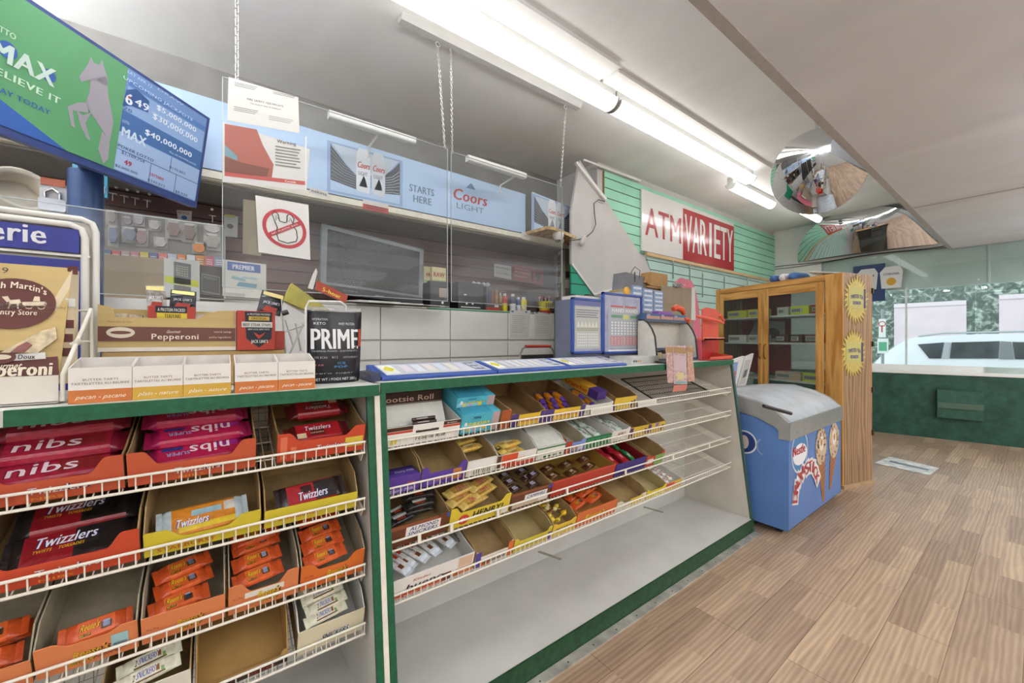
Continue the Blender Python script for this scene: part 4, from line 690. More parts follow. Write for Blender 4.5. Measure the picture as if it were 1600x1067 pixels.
for s, px, py, pw, h in (('STARTS', 640, 298, 38, .058), ('HERE', 646, 315, 28, .058)):
    a = at(px, py, Y=3.086); c = at(px+pw, py, Y=3.086); b.text(s, a, X3, Z3, h, ink('6D7F92'), c.x-a.x, .03)
b.build('lettering', bt)
b = MB(); a = at(708, 325, Y=3.086); c = at(760, 331, Y=3.086); a.z = 2.585; b.text('Coors', a, X3, Z3, .10, ink('B0423F'), c.x-a.x, .04, .15); b.text('LIGHT', a+Vector((.035, 0, -.075)), X3, Z3, .05, ink('6F8090'), (c.x-a.x)*.82, .0)
m = a+Vector((.13, 0, .125)); b.poly([m, m+X3*.05, m+X3*.1, m+X3*.065+Z3*.045, m+X3*.05+Z3*.052, m+X3*.03+Z3*.03], ink('5A7CA6')); b.build('brand_script', bt)
# wooden ledge with the end piece of the banner, and the dome camera below
t = thing('wooden_ledge', 'tan wooden ledge board at the right end of the cream canopy', 'shelf board', (2.95, 3.1, 2.38))
b = MB(); A_ = at(820, 355, Y=3.1); b.prism([(2.48, 3.10, 2.40), (2.52, 2.82, 2.40), (2.60, 2.80, 2.40), (3.36, 3.02, 2.40), (3.05, 3.24, 2.40)], (0, 0, .03), wood_mat('ledge_wood', 'B08C54', 'D2B47C', 5, (.3, 1, 1))); b.build('board', t)
t = thing('beer_end_panel', 'freestanding beer panel with two printed cans on the wooden ledge', 'banner', (2.8, 3.05, 2.44))
a = Vector((2.50, 3.02, 2.432)); d = Vector((.64, .06, 0)); b = MB(); b.prism([a, a+d, a+d+Z3*.36, a+Z3*.38], (0, .012, 0), BB); b.build('board', t); b = MB(); stadium(b, a+Vector((.0, -.002, .0)), d, Z3*.36); b.build('stadium_picture', t)
t = thing('dome_camera', 'white dome security camera under the wooden ledge', 'camera', (2.62, 2.9, 2.33))
c = Vector((2.70, 2.86, 2.375)); b = MB(); b.lathe([(.055, .035), (.058, .01), (.045, -.02), (.03, -.035)], c-Z3*.01, WHITE, 20); b.build('housing', t); b = MB(); b.ball(c-Z3*.035, .032, M('6E6E6C', .15), 14, 8); b.build('lens_dome', t)
b = MB(); b.tube([c+Vector((.04, 0, 0)), c+Vector((.08, 0, -.04)), c+Vector((.06, .02, -.08)), c+Vector((.1, .05, -.1))], .004, WHITE, 6); b.build('cable', t)
# white locked cabinets
CB = M('E6E4DE', .4, 0, .05, 3); CBE = M('C9C6BC', .5, 0, .04, 4); CY = 3.30
ct = thing('cigarette_cabinet', 'long white wall cabinet with two rows of flap doors behind the counter', 'cabinet', (1.0, 3.45, 0))
b = MB(); b.box((-1.6, CY+.01, 0), (3.06, YW-.025, 1.63), CBE); b.box((-1.6, CY-.004, 1.625), (3.06, YW-.025, 1.64), CBE); b.build('carcass', ct)
xs = [-1.6, -.9, -.2, .35, at(594, 530, Y=CY).x, at(703, 530, Y=CY).x, at(793, 530, Y=CY).x, 3.055]
for r, (za, zb) in enumerate(((1.345, 1.622), (1.18, 1.335), (.75, 1.17), (.3, .74))):
    for xa, xb in zip(xs[:-1], xs[1:]): b = MB(); b.box((xa+.004, CY-.008, za+.003), (xb-.004, CY+.01, zb-.003), CB); b.build('flap_door', ct, .002)
b = MB()
for z in (1.622,): b.box((1.5, CY-.010, z), (3.05, CY-.006, z+.012), M('4E9A78', .5))
b.build('green_tape', ct)
for (cs, lab) in (([(797, 485), (829, 485), (826, 527), (797, 527)], 'typed notice taped to the white cabinet, left of the pair'), ([(835, 487), (867, 490), (862, 528), (836, 528)], 'typed notice taped to the white cabinet, right of the pair')):
    sheet('taped_notice', lab, 'paper', cs, PAPER, lambda b, o, ux, uz: (lines(b, o, ux, uz, .12, .85, .8, 9, .075, 'AAA8A2', .018), pr(b, o, ux, uz, .06, .94, .2, 1.0, '5A7AA8'), pr(b, o, ux, uz, .8, .94, .92, 1.0, '5A7AA8')), Y=CY-.012, group=None)
# flat monitor
t = thing('monitor', 'large dusty flat screen with a grey frame on top of the white cabinets', 'monitor', (1.05, 3.3, 1.64))
TLm, TRm, BRm, BLm = [at(*p, Y=3.28) for p in ((503, 349), (662, 390), (660, 476), (500, 456))]
def lerp(u, v): return (BLm*(1-u)+BRm*u)*(1-v)+(TLm*(1-u)+TRm*u)*v
b = MB(); b.prism([BLm, BRm, TRm, TLm], (0, .06, 0), M('767B7C', .4, 0, .08, 20)); b.build('housing', t, .004)
scr = M('2C2B29', .25, 0, .5, 160); b = MB(); b.prism([lerp(.05, .16), lerp(.955, .16), lerp(.955, .94), lerp(.05, .94)], (0, -.002, 0), scr); b.build('screen', t)
b = MB(); b.prism([lerp(.0, 0), lerp(1, 0), lerp(1, .12), lerp(0, .12)], (0, -.004, 0), M('232323', .3)); p = lerp(.5, .04)-Y3*.006; b.text('SAMSUNG', p, (lerp(1, 0)-lerp(0, 0)), Z3, .012, ink('B9BDBE'), .07, .02); p = lerp(.2, .055)-Y3*.006; b.text('HD MONITOR', p, (lerp(1, 0)-lerp(0, 0)), Z3, .012, ink('8A8E90'), .11, .02); b.build('lower_bezel', t)
b = MB(); b.box((.9, 3.25, 1.64), (1.2, 3.45, 1.655), M('222222', .3)); b.box((1.0, 3.33, 1.65), (1.1, 3.37, 1.75), M('222222', .3)); b.build('stand', t)
b = MB(); b.prism([at(556, 470, Y=3.2)+Z3*0, at(672, 480, Y=3.2), at(672, 483, Y=3.2), at(556, 478, Y=3.2)], (0, .05, 0), PAPER)
q0, q1 = Vector((.78, 3.17, 1.642)), Vector((1.62, 3.17, 1.642)); b = MB()
for k in range(3): b.prism([q0+Vector((.05*k, .01*k, .006*k)), q1+Vector((-.2*k, .01*k, .006*k)), q1+Vector((-.2*k, .08, .006*k+.006)), q0+Vector((.05*k, .09, .006*k+.006))], (0, 0, .005), PAPER)
tag(b.build('paper_stack'), 'loose flattened papers in front of the flat screen', 'paper')
# things on the cabinet top
BLK = M('2B2B2D', .35, 0, .1, 20)
def boxpx(name, lab, cat, x0, y0, x1, y1, Y, m, dep=.12, draw=None, group=None, zb=None):
    a, c = at(x0, y1, Y=Y), at(x1, y0, Y=Y); z0 = zb if zb is not None else a.z; t = thing(name, lab, cat, ((a.x+c.x)/2, Y+dep/2, z0), 0, group)
    b = MB(); b.box((a.x, Y, z0), (c.x, Y+dep, c.z), m); b.build('body', t, .002)
    if draw: b = MB(); draw(b, Vector((a.x, Y-.001, z0)), X3*(c.x-a.x), Z3*(c.z-z0)); b.build('front_print', t)
    return t
CT = 1.641
boxpx('black_speaker_box', 'black countertop vault box with a chrome knob, beside the flat screen', 'black box', 672, 441, 703, 482, 3.33, BLK, .2, lambda b, o, ux, uz: (pr(b, o, ux, uz, .45, .4, .9, .75, 'A89890'), b.disc(o+ux*.62+uz*.2, X3, Z3, .012, .012, STEEL, 12), pr(b, o, ux, uz, .5, .03, .95, .08, '8A8A8A')), zb=CT)
boxpx('cash_safe', 'black cash safe with knob and pale strip, second black box from the screen', 'safe', 716, 444, 756, 484, 3.33, BLK, .2, lambda b, o, ux, uz: (b.disc(o+ux*.32+uz*.22, X3, Z3, .012, .012, STEEL, 12), b.disc(o+ux*.55+uz*.22, X3, Z3, .010, .010, STEEL, 12), pr(b, o, ux, uz, .1, .06, .85, .1, 'C9C9C5'), pr(b, o, ux, uz, .22, .52, .32, .56, 'D0D0D0')), zb=CT)
boxpx('rolling_paper_box', 'cream carton with red lettering standing on the left black box', 'carton', 675, 419, 697, 441, 3.36, M('D9CC9A', .5), .08, lambda b, o, ux, uz: (tx(b, 'RAW', o, ux, uz, .12, .38, .3, .76, 'A8473A', bold=.04), pr(b, o, ux, uz, 0, 0, 1, .18, 'A8B87A')))
boxpx('rolling_paper_box', 'cream carton partly behind the flat screen edge', 'carton', 662, 417, 674, 441, 3.4, M('D9CC9A', .5), .08, lambda b, o, ux, uz: (tx(b, 'AW', o, ux, uz, .3, .38, .25, .6, 'A8473A', bold=.04), pr(b, o, ux, uz, 0, 0, 1, .18, 'A8B87A')))
b = MB(); random.seed(5); a = at(740, 446, Y=3.4)
for q in range(7): b.lathe([(.001, 0), (.028, .01), (.03, .03), (.001, .05)], a+Vector((.028*q, .02*(q % 2), -.004+.014*((q*3) % 3))), BAGCLEAR if q % 2 else M('C9CACC', .3, 0, .2, 40), 6)
tag(b.build('crumpled_bag'), 'crumpled clear plastic bag on top of the cash safe', 'plastic bag')
boxpx('lighter_rack', 'small dark display rack of lighters with a red base', 'lighter display', 760, 450, 781, 484, 3.3, M('5A5450', .5), .08, lambda b, o, ux, uz: (pr(b, o, ux, uz, 0, 0, 1, .12, 'A8402F'), [pr(b, o, ux, uz, .08+.3*q, .3, .24+.3*q, .9, c) for q, c in enumerate(('3A4A6A', '8A5A3A', 'B0763A'))], pr(b, o, ux, uz, .6, .14, .9, .24, 'D6D0C8')), zb=CT)
for q, (x0, x1, y0, c1, c2, cap, lab) in enumerate(((785, 792, 458, 'B8322A', 'D8C92E', 'DADADA', 'small bottle with a red and yellow wrap'), (797, 805, 459, '2A2E4A', 'D8D8DE', 'DADADA', 'dark blue bottle with a white band'), (807, 813, 464, '3A4A8A', 'D8D8DE', 'F0F0F0', 'white and blue small bottle'), (814, 822, 464, 'E3D13A', 'D9D2A0', 'E8E8E0', 'yellow small bottle with a white cap'), (778, 784, 457, 'B98A5A', '7A5A3A', 'E0E0E0', 'slim brown tube beside the red base rack'))):
    a = at((x0+x1)/2, 480, Y=3.34); r = (at(x1, 480, Y=3.34).x-at(x0, 480, Y=3.34).x)/2; zt = at(x0, y0, Y=3.34).z; h = zt-CT; t = thing('small_bottle', lab+', on the white cabinet', 'bottle', (a.x, 3.34, CT), 0, 'small bottles on the cabinets')
    b = MB(); b.lathe([(r*.96, 0), (r, .004), (r, h*.45)], (a.x, 3.34, CT), M(c2, .35), 14); b.lathe([(r, h*.45), (r, h*.78), (r*.5, h*.86)], (a.x, 3.34, CT), M(c1, .35), 14); b.build('body', t); b = MB(); b.lathe([(r*.55, h*.86), (r*.55, h)], (a.x, 3.34, CT), M(cap, .4), 12); b.build('cap', t)
t = boxpx('dark_carton', 'dark brown carton between the bottles and the yellow candy cone', 'carton', 824, 456, 838, 486, 3.36, M('4A4340', .5), .08, zb=CT)
a = at(851, 484, Y=3.34); t = thing('candy_cone_stand', 'yellow cone stand full of pink topped candy sticks by the folding gate', 'candy display', (a.x, 3.34, CT)); b = MB(); b.lathe([(.055, .03), (.09, .13)], (a.x, 3.34, CT), M('E0D12E', .45), 14); b.lathe([(.07, 0), (.07, .03)], (a.x, 3.34, CT), M('A8402F', .5), 14)
for k in range(5): b.poly([(a.x-.06+.026*k, 3.34-.084, CT+.06), (a.x-.045+.026*k, 3.34-.086, CT+.06), (a.x-.045+.026*k, 3.34-.091, CT+.11), (a.x-.06+.026*k, 3.34-.089, CT+.11)], ink('7A6A1E'))
b.build('cone', t)
for k in range(12): b = MB(); an = k*.7; p = Vector((a.x+.06*math.cos(an), 3.34+.06*math.sin(an), CT+.13)); b.tube([p-Z3*.06, p+Z3*.035], .003, PAPER, 5); b.ball(p+Z3*.045, .014, M(('C98A8E', 'D8B0B4', 'B85A5E')[k % 3], .4), 8, 5); b.build('candy_stick', t)
# signs on the brown slat wall
sheet('wall_notice', 'white no smoking notice on the brown slat wall', 'sign', [(772, 412), (799, 416), (799, 437), (772, 432)], PAPER, lambda b, o, ux, uz: (tx(b, 'NO SMOKING', o, ux, uz, .5, .72, .12, .8, '33312F', 'C', .03), tx(b, 'NO VAPING', o, ux, uz, .5, .3, .12, .7, '33312F', 'C', .03), lines(b, o, ux, uz, .2, .8, .6, 2, .08, '8A8884', .02)), Y=YW-.024)
sheet('age_sign', 'dull red sign with a large black 19 on the brown wall', 'sign', [(802, 413), (849, 420), (849, 446), (802, 438)], M('A8524C', .5, 0, .05, 10), lambda b, o, ux, uz: (tx(b, '19', o, ux, uz, .60, .22, .5, .28, '2E2422', bold=.05), tx(b, 'NOT OLD ENOUGH', o, ux, uz, .05, .72, .1, .5, 'E4D2CC', bold=.03), tx(b, 'NOT SERVED HERE', o, ux, uz, .05, .54, .1, .5, 'E4D2CC', bold=.03), tx(b, 'ID REQUIRED', o, ux, uz, .05, .26, .1, .4, 'E4D2CC', bold=.03)), Y=YW-.024)
sheet('paper_label', 'white strip label reading nakina, on the cream canopy edge', 'label', [(484, 292), (513, 300), (513, 309), (484, 301)], PAPER, lambda b, o, ux, uz: tx(b, 'nakina', o, ux, uz, .1, .25, .5, .8, '3A3836', bold=.03), Y=3.083)
sheet('paper_label', 'red and white strip label below the banner cans', 'label', [(567, 311), (607, 320), (607, 334), (567, 326)], M('D8D2CE', .5), lambda b, o, ux, uz: (pr(b, o, ux, uz, 0, 0, 1, .55, 'B04A48'), lines(b, o+Vector((0, -.001, 0)), ux, uz, .1, .9, .4, 2, .22, '4A3A38', .08)), Y=3.083)
sheet('paper_label', 'small white card on the canopy edge beside the dome camera', 'label', [(815, 362), (828, 365), (828, 376), (815, 373)], PAPER, lambda b, o, ux, uz: lines(b, o, ux, uz, .3, .8, .5, 1, .22, '8A8884', .1), Y=3.083)
# folding gate and post at the end of the cabinets
t = thing('folding_gate', 'folded grey accordion gate at the right end of the white cabinets', 'gate', (3.15, 3.3, 0)); GT = M('7D766E', .4, .4, .15, 20)
a = at(866, 400, Y=3.28).x; c = at(880, 400, Y=3.28).x; n = 6
for k in range(n): b = MB(); x = a+(c-a)*k/(n-1); b.box((x, 3.24+.02*(k % 2), .05), (x+.012, 3.28+.02*(k % 2), 2.30), GT); b.build('gate_slat', t)
b = MB(); [b.tube([(a, 3.25, z), (c+.02, 3.27, z+.03)], .006, M('3A3632', .5), 5) for z in [1.9+.03*q for q in range(13)]]; b.build('lattice', t)
t = thing('steel_post', 'tall beige steel post with small stickers beside the folding gate', 'post', (3.27, 3.25, 0)); PM = M('A39A8A', .5, .1, .06, 10)
a, c = at(882, 400, Y=3.16), at(894, 390, Y=3.16); e = at(878, 400, Y=3.16); b = MB(); b.box((a.x, 3.16, 0), (c.x, 3.22, c.z), PM); b.box((e.x, 3.15, 0), (a.x, 3.17, c.z), M('C9C4B8', .5)); b.build('post_body', t)
for (x0, y0, x1, y1, cc) in ((884, 424, 890, 434, '3A3836'), (883, 437, 890, 450, 'D8D6CC'), (881, 493, 890, 515, 'C9BDB4')):
    b = MB(); P = [at(*p, Y=3.157) for p in ((x0, y1), (x1, y1), (x1, y0), (x0, y0))]; b.prism(P, (0, .002, 0), ink(cc)); b.build('sticker', t)
# white chair back with a red cushion edge, seen over the counter
t = thing('folding_stool', 'grey tube step stool with a red grip in front of the white cabinets', 'stool', at(842, 560, Y=2.9)-Z3*0); c = at(842, 556, Y=2.9); x0, x1 = at(813, 560, Y=2.9).x, at(866, 560, Y=2.9).x; zt = at(842, 541, Y=2.9).z
b = MB(); w_ = x1-x0; b.tube([(x0, 2.9, 0), (x0, 2.9, zt-.07), (x0+.03, 2.9, zt-.02), (x0+.08, 2.9, zt), (x1-.08, 2.9, zt), (x1-.03, 2.9, zt-.02), (x1, 2.9, zt-.07), (x1, 2.9, 0)], .009, M('A8A8A4', .3, .7), 8); b.build('tube_frame', t)
b = MB(); b.tube([(x0+.06, 2.9, zt), (x1-.05, 2.9, zt)], .014, M('C4452E', .5), 8); b.build('grip', t); b = MB(); b.box((x0+.03, 2.88, zt-.12), (x1-.03, 2.92, zt-.08), M('3C3A38', .5)); b.build('seat_edge', t)
# goods hanging on the left part of the brown wall
YB = YW-.03
b = MB(); P = [at(*p, Y=3.0) for p in ((158, 478), (256, 478), (256, 405), (158, 396))]; b.prism(P, (0, .012, 0), M('93826A', .85, 0, .08, 8)); tag(b.build('cardboard_sheet'), 'large plain brown cardboard sheet behind the pepperoni carton', 'cardboard')
SIDEC = thing('side_cabinet', 'low white side cabinet behind the staff counter carrying posters and cartons', 'cabinet', (-.2, 3.1, 0)); b = MB(); b.box((-1.6, 2.9, 0), (.62, 3.288, at(300, 470, Y=2.9).z), CB); b.build('carcass', SIDEC)
sheet('calendar_poster', 'white poster with a dark calendar block and a lime green band', 'poster', [(256, 403), (312, 408), (312, 470), (256, 462)], M('BEBEBA', .5), lambda b, o, ux, uz: (pr(b, o, ux, uz, .27, .38, .75, .96, '5A5C60'), pr(b, o, ux, uz, .03, .36, .97, .54, 'B9BE32'), [pr(b, o+Vector((0, -.001, 0)), ux, uz, .34+.07*i, .6+.06*j, .39+.07*i, .63+.06*j, 'A8A88A') for i in range(5) for j in range(5)], pr(b, o, ux, uz, .27, .0, .75, .34, '6A6866')), Y=2.99, th=.004)
sheet('framed_print', 'dark framed print between the calendar poster and the blue headed box', 'picture', [(312, 414), (347, 418), (347, 464), (312, 458)], M('56534F', .5), lambda b, o, ux, uz: (pr(b, o, ux, uz, .08, .06, .9, .72, '8A8782'), pr(b, o+Vector((0, -.0005, 0)), ux, uz, .12, .1, .86, .68, '55524E'), tx(b, 'PREMIUM', o+Vector((0, -.001, 0)), ux, uz, .2, .56, .07, .55, '9A9892')), Y=3.02, th=.01)
def dprem(b, o, ux, uz):
    pr(b, o, ux, uz, .1, .72, .86, .96, '5B6FA6'); tx(b, 'PREMIER', o, ux, uz, .22, .77, .13, .5, 'EAECEE', bold=.04); P = lambda u, v: o+ux*u+uz*v+Vector((0, -.0008, 0))
    b.poly([P(.18, .5), P(.5, .44), P(.52, .5), P(.22, .58)], ink('9AB8C0')); b.poly([P(.42, .52), P(.8, .52), P(.78, .58), P(.44, .58)], ink('A8C0C6')); b.poly([P(.3, .3), P(.76, .28), P(.78, .4), P(.36, .42)], ink('7FA3B2'))
    pr(b, o, ux, uz, .02, .0, .5, .1, 'B8B4B0')
sheet('tube_carton', 'white carton with a blue heading reading PREMIER leaning by the screen edge', 'carton', [(348, 405), (416, 413), (416, 467), (348, 462)], M('D9D7CE', .5), dprem, Y=2.95, th=.06)
t = sheet('hanging_card', 'white blister card with a round trinket and a yellow clip', 'blister card', [(350, 336), (372, 338), (371, 371), (350, 369)], PAPER, lambda b, o, ux, uz: (pr(b, o, ux, uz, .05, .93, .8, 1.05, 'C8B93A'), b.disc(o+ux*.45+uz*.5+Vector((0, -.001, 0)), X3, Z3, .02, .018, ink('8A7A6A'), 14)), Y=3.578)
sheet('playing_card_pack', 'playing card pack with a blue spade and red word, hanging by the television', 'card pack', [(276, 328), (300, 330), (299, 347), (278, 345)], M('D9D2CC', .4), lambda b, o, ux, uz: (tx(b, 'BICYCLE', o, ux, uz, .1, .7, .2, .8, 'B0403A', bold=.04), b.disc(o+ux*.5+uz*.35+Vector((0, -.001, 0)), X3, Z3, .016, .014, ink('3F66A8'), 14)), Y=3.578)
for k, (x, y) in enumerate(((176, 302), (194, 306), (211, 309), (230, 313), (332, 337))):
    p = at(x, y, Y=3.42); b = MB(); b.tube([(p.x, YB, p.z+.03), p], .003, STEEL, 5); b.tube([p-X3*.02, p+X3*.02], .003, STEEL, 5); b.tube([p, p-Z3*.045], .003, STEEL, 5); b.ball((p.x-.004, YB-.01, p.z+.08), .009, WHITE, 8, 5)
    tag(b.build('wall_hook'), 'bare steel display hook, %s on the brown wall' % ('first from the pole', 'second from the pole', 'third from the pole', 'fourth from the pole', 'last, right of the television')[k], 'hook', 'bare hooks on the brown wall')
random.seed(11); PCOL = ('5A6A8E', 'C8605A', 'B8A4A0', 'C98A90', 'D3BE3C', '55608E', 'C96A62', 'B9BCCB', 'C9783A', 'D2D2D6', 'C4803E', 'B8606A', '8E90A8')
PN = ('blue', 'coral', 'dusty pink', 'rose', 'yellow', 'navy', 'salmon', 'pale blue', 'orange', 'white', 'amber', 'red', 'violet grey')
for k in range(13):
    x0 = 160+k*14.6; Yp = 3.12; p, q = at(x0, 408+k*.7, Y=Yp), at(x0+13.4, 391+k*.9, Y=Yp); t = thing('gum_pack', '%s small pack in the row above the cardboard sheet' % PN[k], 'small pack', (p.x, Yp, p.z), 0, 'small packs in a row')
    b = MB(); b.box((p.x, Yp, p.z), (q.x, Yp+.04, q.z), M(PCOL[k], .45)); b.build('carton', t); b = MB(); o = Vector((p.x, Yp-.001, p.z)); [pr(b, o, X3*(q.x-p.x), Z3*(q.z-p.z), .15, .2+.2*j, .85, .28+.2*j, 'D9D6D0') for j in range(3)]; b.build('print', t)
p, q = at(158, 412, Y=3.11), at(350, 412, Y=3.11); b = MB(); b.box((p.x, 3.10, at(300, 470, Y=2.9).z+.001), (q.x, 3.17, p.z-.03), M('8C8378', .6)); tag(b.build('pack_ledge'), 'thin grey ledge under the row of small packs', 'ledge')
for k, (x0, y0, x1, y1, c, s) in enumerate(((165, 330, 184, 350, 'B9B4A8', 0), (168, 352, 186, 384, '8F98AE', 0), (190, 340, 208, 352, 'A89898', 1), (208, 336, 226, 352, 'C9C4C0', 1), (190, 356, 216, 378, '868E98', 2), (212, 358, 232, 384, 'A68E8A', 1), (232, 346, 252, 360, 'D0CCC4', 0), (258, 346, 284, 372, '9A8880', 3), (284, 350, 308, 378, '8E7E78', 3), (318, 352, 345, 364, 'CFCBC6', 1), (318, 366, 345, 390, 'A8A29C', 0), (300, 380, 322, 396, 'D98A4A', 1), (240, 372, 262, 388, 'C8C6C2', 0))):
    p, q = at(x0, y1, Y=3.3), at(x1, y0, Y=3.3); b = MB(); cx, cz, rx, rz = (p.x+q.x)/2, (p.z+q.z)/2, (q.x-p.x)/2, (q.z-p.z)/2; m = M(c, .4, 0, .1, 40)
    b.box((p.x, 3.3, p.z), (q.x, 3.305, q.z), M('B7B4AE', .4)); pts = [(cx+rx*.85*math.cos(a), 3.298, cz+rz*.8*math.sin(a)) for a in [2*PI*g/(12 if s == 1 else 6) for g in range(12 if s == 1 else 6)]]
    b.prism(pts, (0, -.018, 0), m); b.box((p.x+rx*.4, 3.28, q.z-rz*.35), (q.x-rx*.4, 3.298, q.z-rz*.1), ink('D8D4CC'))
    tag(b.build('hanging_blister_pack'), 'grey blister pack of small novelties, %s of the wall display from the left' % (ORD[k] if k < 12 else 'last'), 'blister pack', 'blister packs on the wall')
b = MB(); b.box((at(160, 350, Y=3.25).x, 3.31, 1.642), (at(352, 350, Y=3.25).x, 3.32, at(250, 338, Y=3.31).z), M('8F8C86', .5, 0, .1, 8)); tag(b.build('display_backing'), 'grey backing card behind the hanging blister packs', 'backing board')
# left: lock blister, roll, blue boxes beside the pole
t = thing('padlock_blister', 'clear blister pack holding a chrome padlock with a red label', 'blister pack', at(83, 333, Y=2.9)); p, q = at(64, 331, Y=2.9), at(106, 290, Y=2.9); c = (p+q)/2
b = MB(); b.rbox((p.x, 2.88, p.z), (q.x, 2.90, q.z), M('D3D2D0', .25, 0, .05, 20), .015, 4, 'y'); b.build('blister', t); b = MB(); b.rbox((c.x-.045, 2.862, c.z-.07), (c.x+.045, 2.88, c.z-.01), M('B9BBBE', .2, .9), .01, 3, 'y'); b.tube([(c.x-.025, 2.87, c.z-.01), (c.x-.025, 2.87, c.z+.02), (c.x, 2.87, c.z+.04), (c.x+.025, 2.87, c.z+.02), (c.x+.025, 2.87, c.z-.01)], .007, M('C8C8CA', .2, .9), 6); b.build('padlock', t)
b = MB(); b.box((c.x-.04, 2.875, c.z+.055), (c.x+.04, 2.879, c.z+.09), ink('A65A3E')); b.build('red_label', t)
c = at(36, 295, Y=2.9); t = thing('cable_roll', 'cream paper tube roll lying on its side beside the padlock pack', 'roll', c); b = MB(); T = Matrix.Rotation(math.radians(70), 4, 'X') @ Matrix.Rotation(.5, 4, 'Y'); b.lathe([(.10, -.09), (.11, 0), (.10, .0), (.085, -.01), (.08, -.085)], c, M('D3CBB8', .6, 0, .1, 10), 22, T); b.build('tube', t)
for k, (x0, y0, x1, y1, c) in enumerate(((113, 256, 122, 300, '6FB8D8'), (148, 262, 168, 306, '3E93B0'), (148, 306, 162, 344, '8FBFE6'), (112, 306, 122, 344, '9CC6E8'))):
    p, q = at(x0, y1, Y=3.1), at(x1, y0, Y=3.1); b = MB(); b.box((p.x, 3.1, p.z), (q.x, 3.13, q.z), M(c, .4, 0, .15, 30)); b.box((p.x+.01, 3.098, p.z+.02), (q.x-.01, 3.1, p.z+.06), ink('DDE6EC')); tag(b.build('hanging_box'), '%s hanging package behind the blue pole' % ('narrow light blue left', 'teal right upper', 'sky blue right lower', 'pale blue left lower')[k], 'package', 'blue packages behind the pole')
# television on a pole
h = Vector((.66, .755, 0)).normalized(); P_rt = at(328, 185, Y=1)*1.0
def ray_(x, y): k = (x-800)/FPX; return Vector((S_+C_*k, C_-S_*k, -(y-HOR)/FPX))
C0 = Vector((0, 0, CAMH)); prt = ray_(328, 185)*2.3; r2 = ray_(307, 325); d2 = prt.dot(h)/r2.dot(h); prb = r2*d2; prt += C0; prb += C0
side = (prb-prt); H_ = side.length; sv = side.normalized(); W_ = H_*16.6/9.6; nrm = h.cross(sv).normalized()
if nrm.dot(C0-prt) < 0: nrm = -nrm
t = thing('television', 'large blue framed lottery television hanging tilted at the upper left', 'television', prb-h*.5); FB = M('41518A', .35, 0, .06, 20)
plt, plb = prt-h*W_, prb-h*W_
b = MB(); b.prism([plb, prb, prt, plt], -nrm*.05, FB); b.build('housing', t, .004)
def tv(u, v, off=.0): return plb+(prb-plb)*u+(plt-plb)*v+nrm*off
ci = lambda h_: M(h_, .3, 0, 0, emit=.22)
def tp(x, y, off=.003):      # point of the screen seen at x, y of the photograph
    r = ray_(x, y); return C0+r*((plb-C0).dot(nrm)/r.dot(nrm))+nrm*off
def vx(x, v, off=.003): return None
UV = lambda p: ((p-plb).dot(h)/W_, (p-plb).dot(-sv)/H_)
uS = UV(tp(186, 200))[0]
P4 = lambda u0, v0, u1, v1, off: [tv(u0, v0, off), tv(u1, v0, off), tv(u1, v1, off), tv(u0, v1, off)]
b = MB(); b.poly(P4(.02, .06, uS, .97, .003), ci('5A9468')); b.poly([tv(.02, .06, .0035), tv(.30, .06, .0035), tv(.02, .26, .0035)], ci('3A5FA5'))
R_ = 1-.022; uu = lambda f: uS+(R_-uS)*f
b.poly(P4(uS, .06, R_, .97, .003), ci('6F8DBB')); b.poly(P4(uu(.02), .83, uu(.99), .88, .004), ci('5578B0')); b.poly(P4(uu(.02), .60, uu(.99), .82, .004), ci('8AA6CE')); b.poly(P4(uu(0), .41, R_, .60, .004), ci('44699E')); b.poly(P4(uu(0), .07, R_, .405, .004), ci('9BB2D4'))
for f in (.37, .69): b.poly(P4(uu(f), .07, uu(f+.008), .25, .0045), ci('4A6696'))
b.poly(P4(uu(.6), .25, uu(.608), .40, .0045), ci('4A6696')); b.poly(P4(uu(0), .25, R_, .257, .0045), ci('4A6696'))
HG = ci('96919A'); HP = lambda pts: b.poly([tp(x, y, .0045) for x, y in pts], HG)
HP([(141, 88), (145, 98), (154, 101), (158, 93), (161, 104), (168, 125), (162, 134), (148, 124), (136, 125), (126, 128), (122, 120), (129, 110), (136, 100)])
HP([(140, 124), (165, 118), (168, 150), (176, 190), (170, 222), (160, 205), (140, 175), (132, 160), (138, 145)])
HP([(138, 160), (120, 160), (104, 166), (110, 196), (116, 200), (112, 172), (136, 176)]); HP([(142, 175), (128, 180), (118, 172), (124, 195), (134, 216), (140, 220), (132, 192)]); HP([(158, 205), (170, 220), (168, 248), (160, 256), (152, 232)])
b.build('screen', t)
b = MB()
def T3(s_, x0, y0, x1, y1, hp, c, bo=.03, sh=0):      # text from x0,y0 to x1,y1 on its baseline, hp pixels tall at the left
    p, q = tp(x0, y0, .006), tp(x1, y1, .006); up = (tp(x0, y0-hp, .006)-p).length; b.text(s_, p, h, -sv, up, ci(c), (q-p).length, bo, sh)
for cx, cy, r in ((10, 78, 16), (75, 118, 12)): c = tp(cx, cy, .005); b.disc(c, h, -sv, .028 if r > 12 else .022, .03 if r > 12 else .024, ci('365A9E'), 20)
T3('LOTTO', -22, 38, 22, 56, 10, 'B4CDB8', .02); T3('MAX', -16, 86, 82, 124, 32, 'C3D6CC', .05); T3('BELIEVE IT', -26, 106, 92, 152, 12, 'C3DCC8', .06); T3('PLAY TODAY', -20, 136, 76, 169, 9, '33589A', .05)
T3('SAT APR 12', 197, 113, 236, 134, 5, 'B4C4DC', .03); T3('DRAW', 245, 140, 285, 152, 4, 'B4C4DC', .03); T3('UPCOMING JACKPOTS', 191, 122, 300, 164, 5, 'CBD8EA', .03)
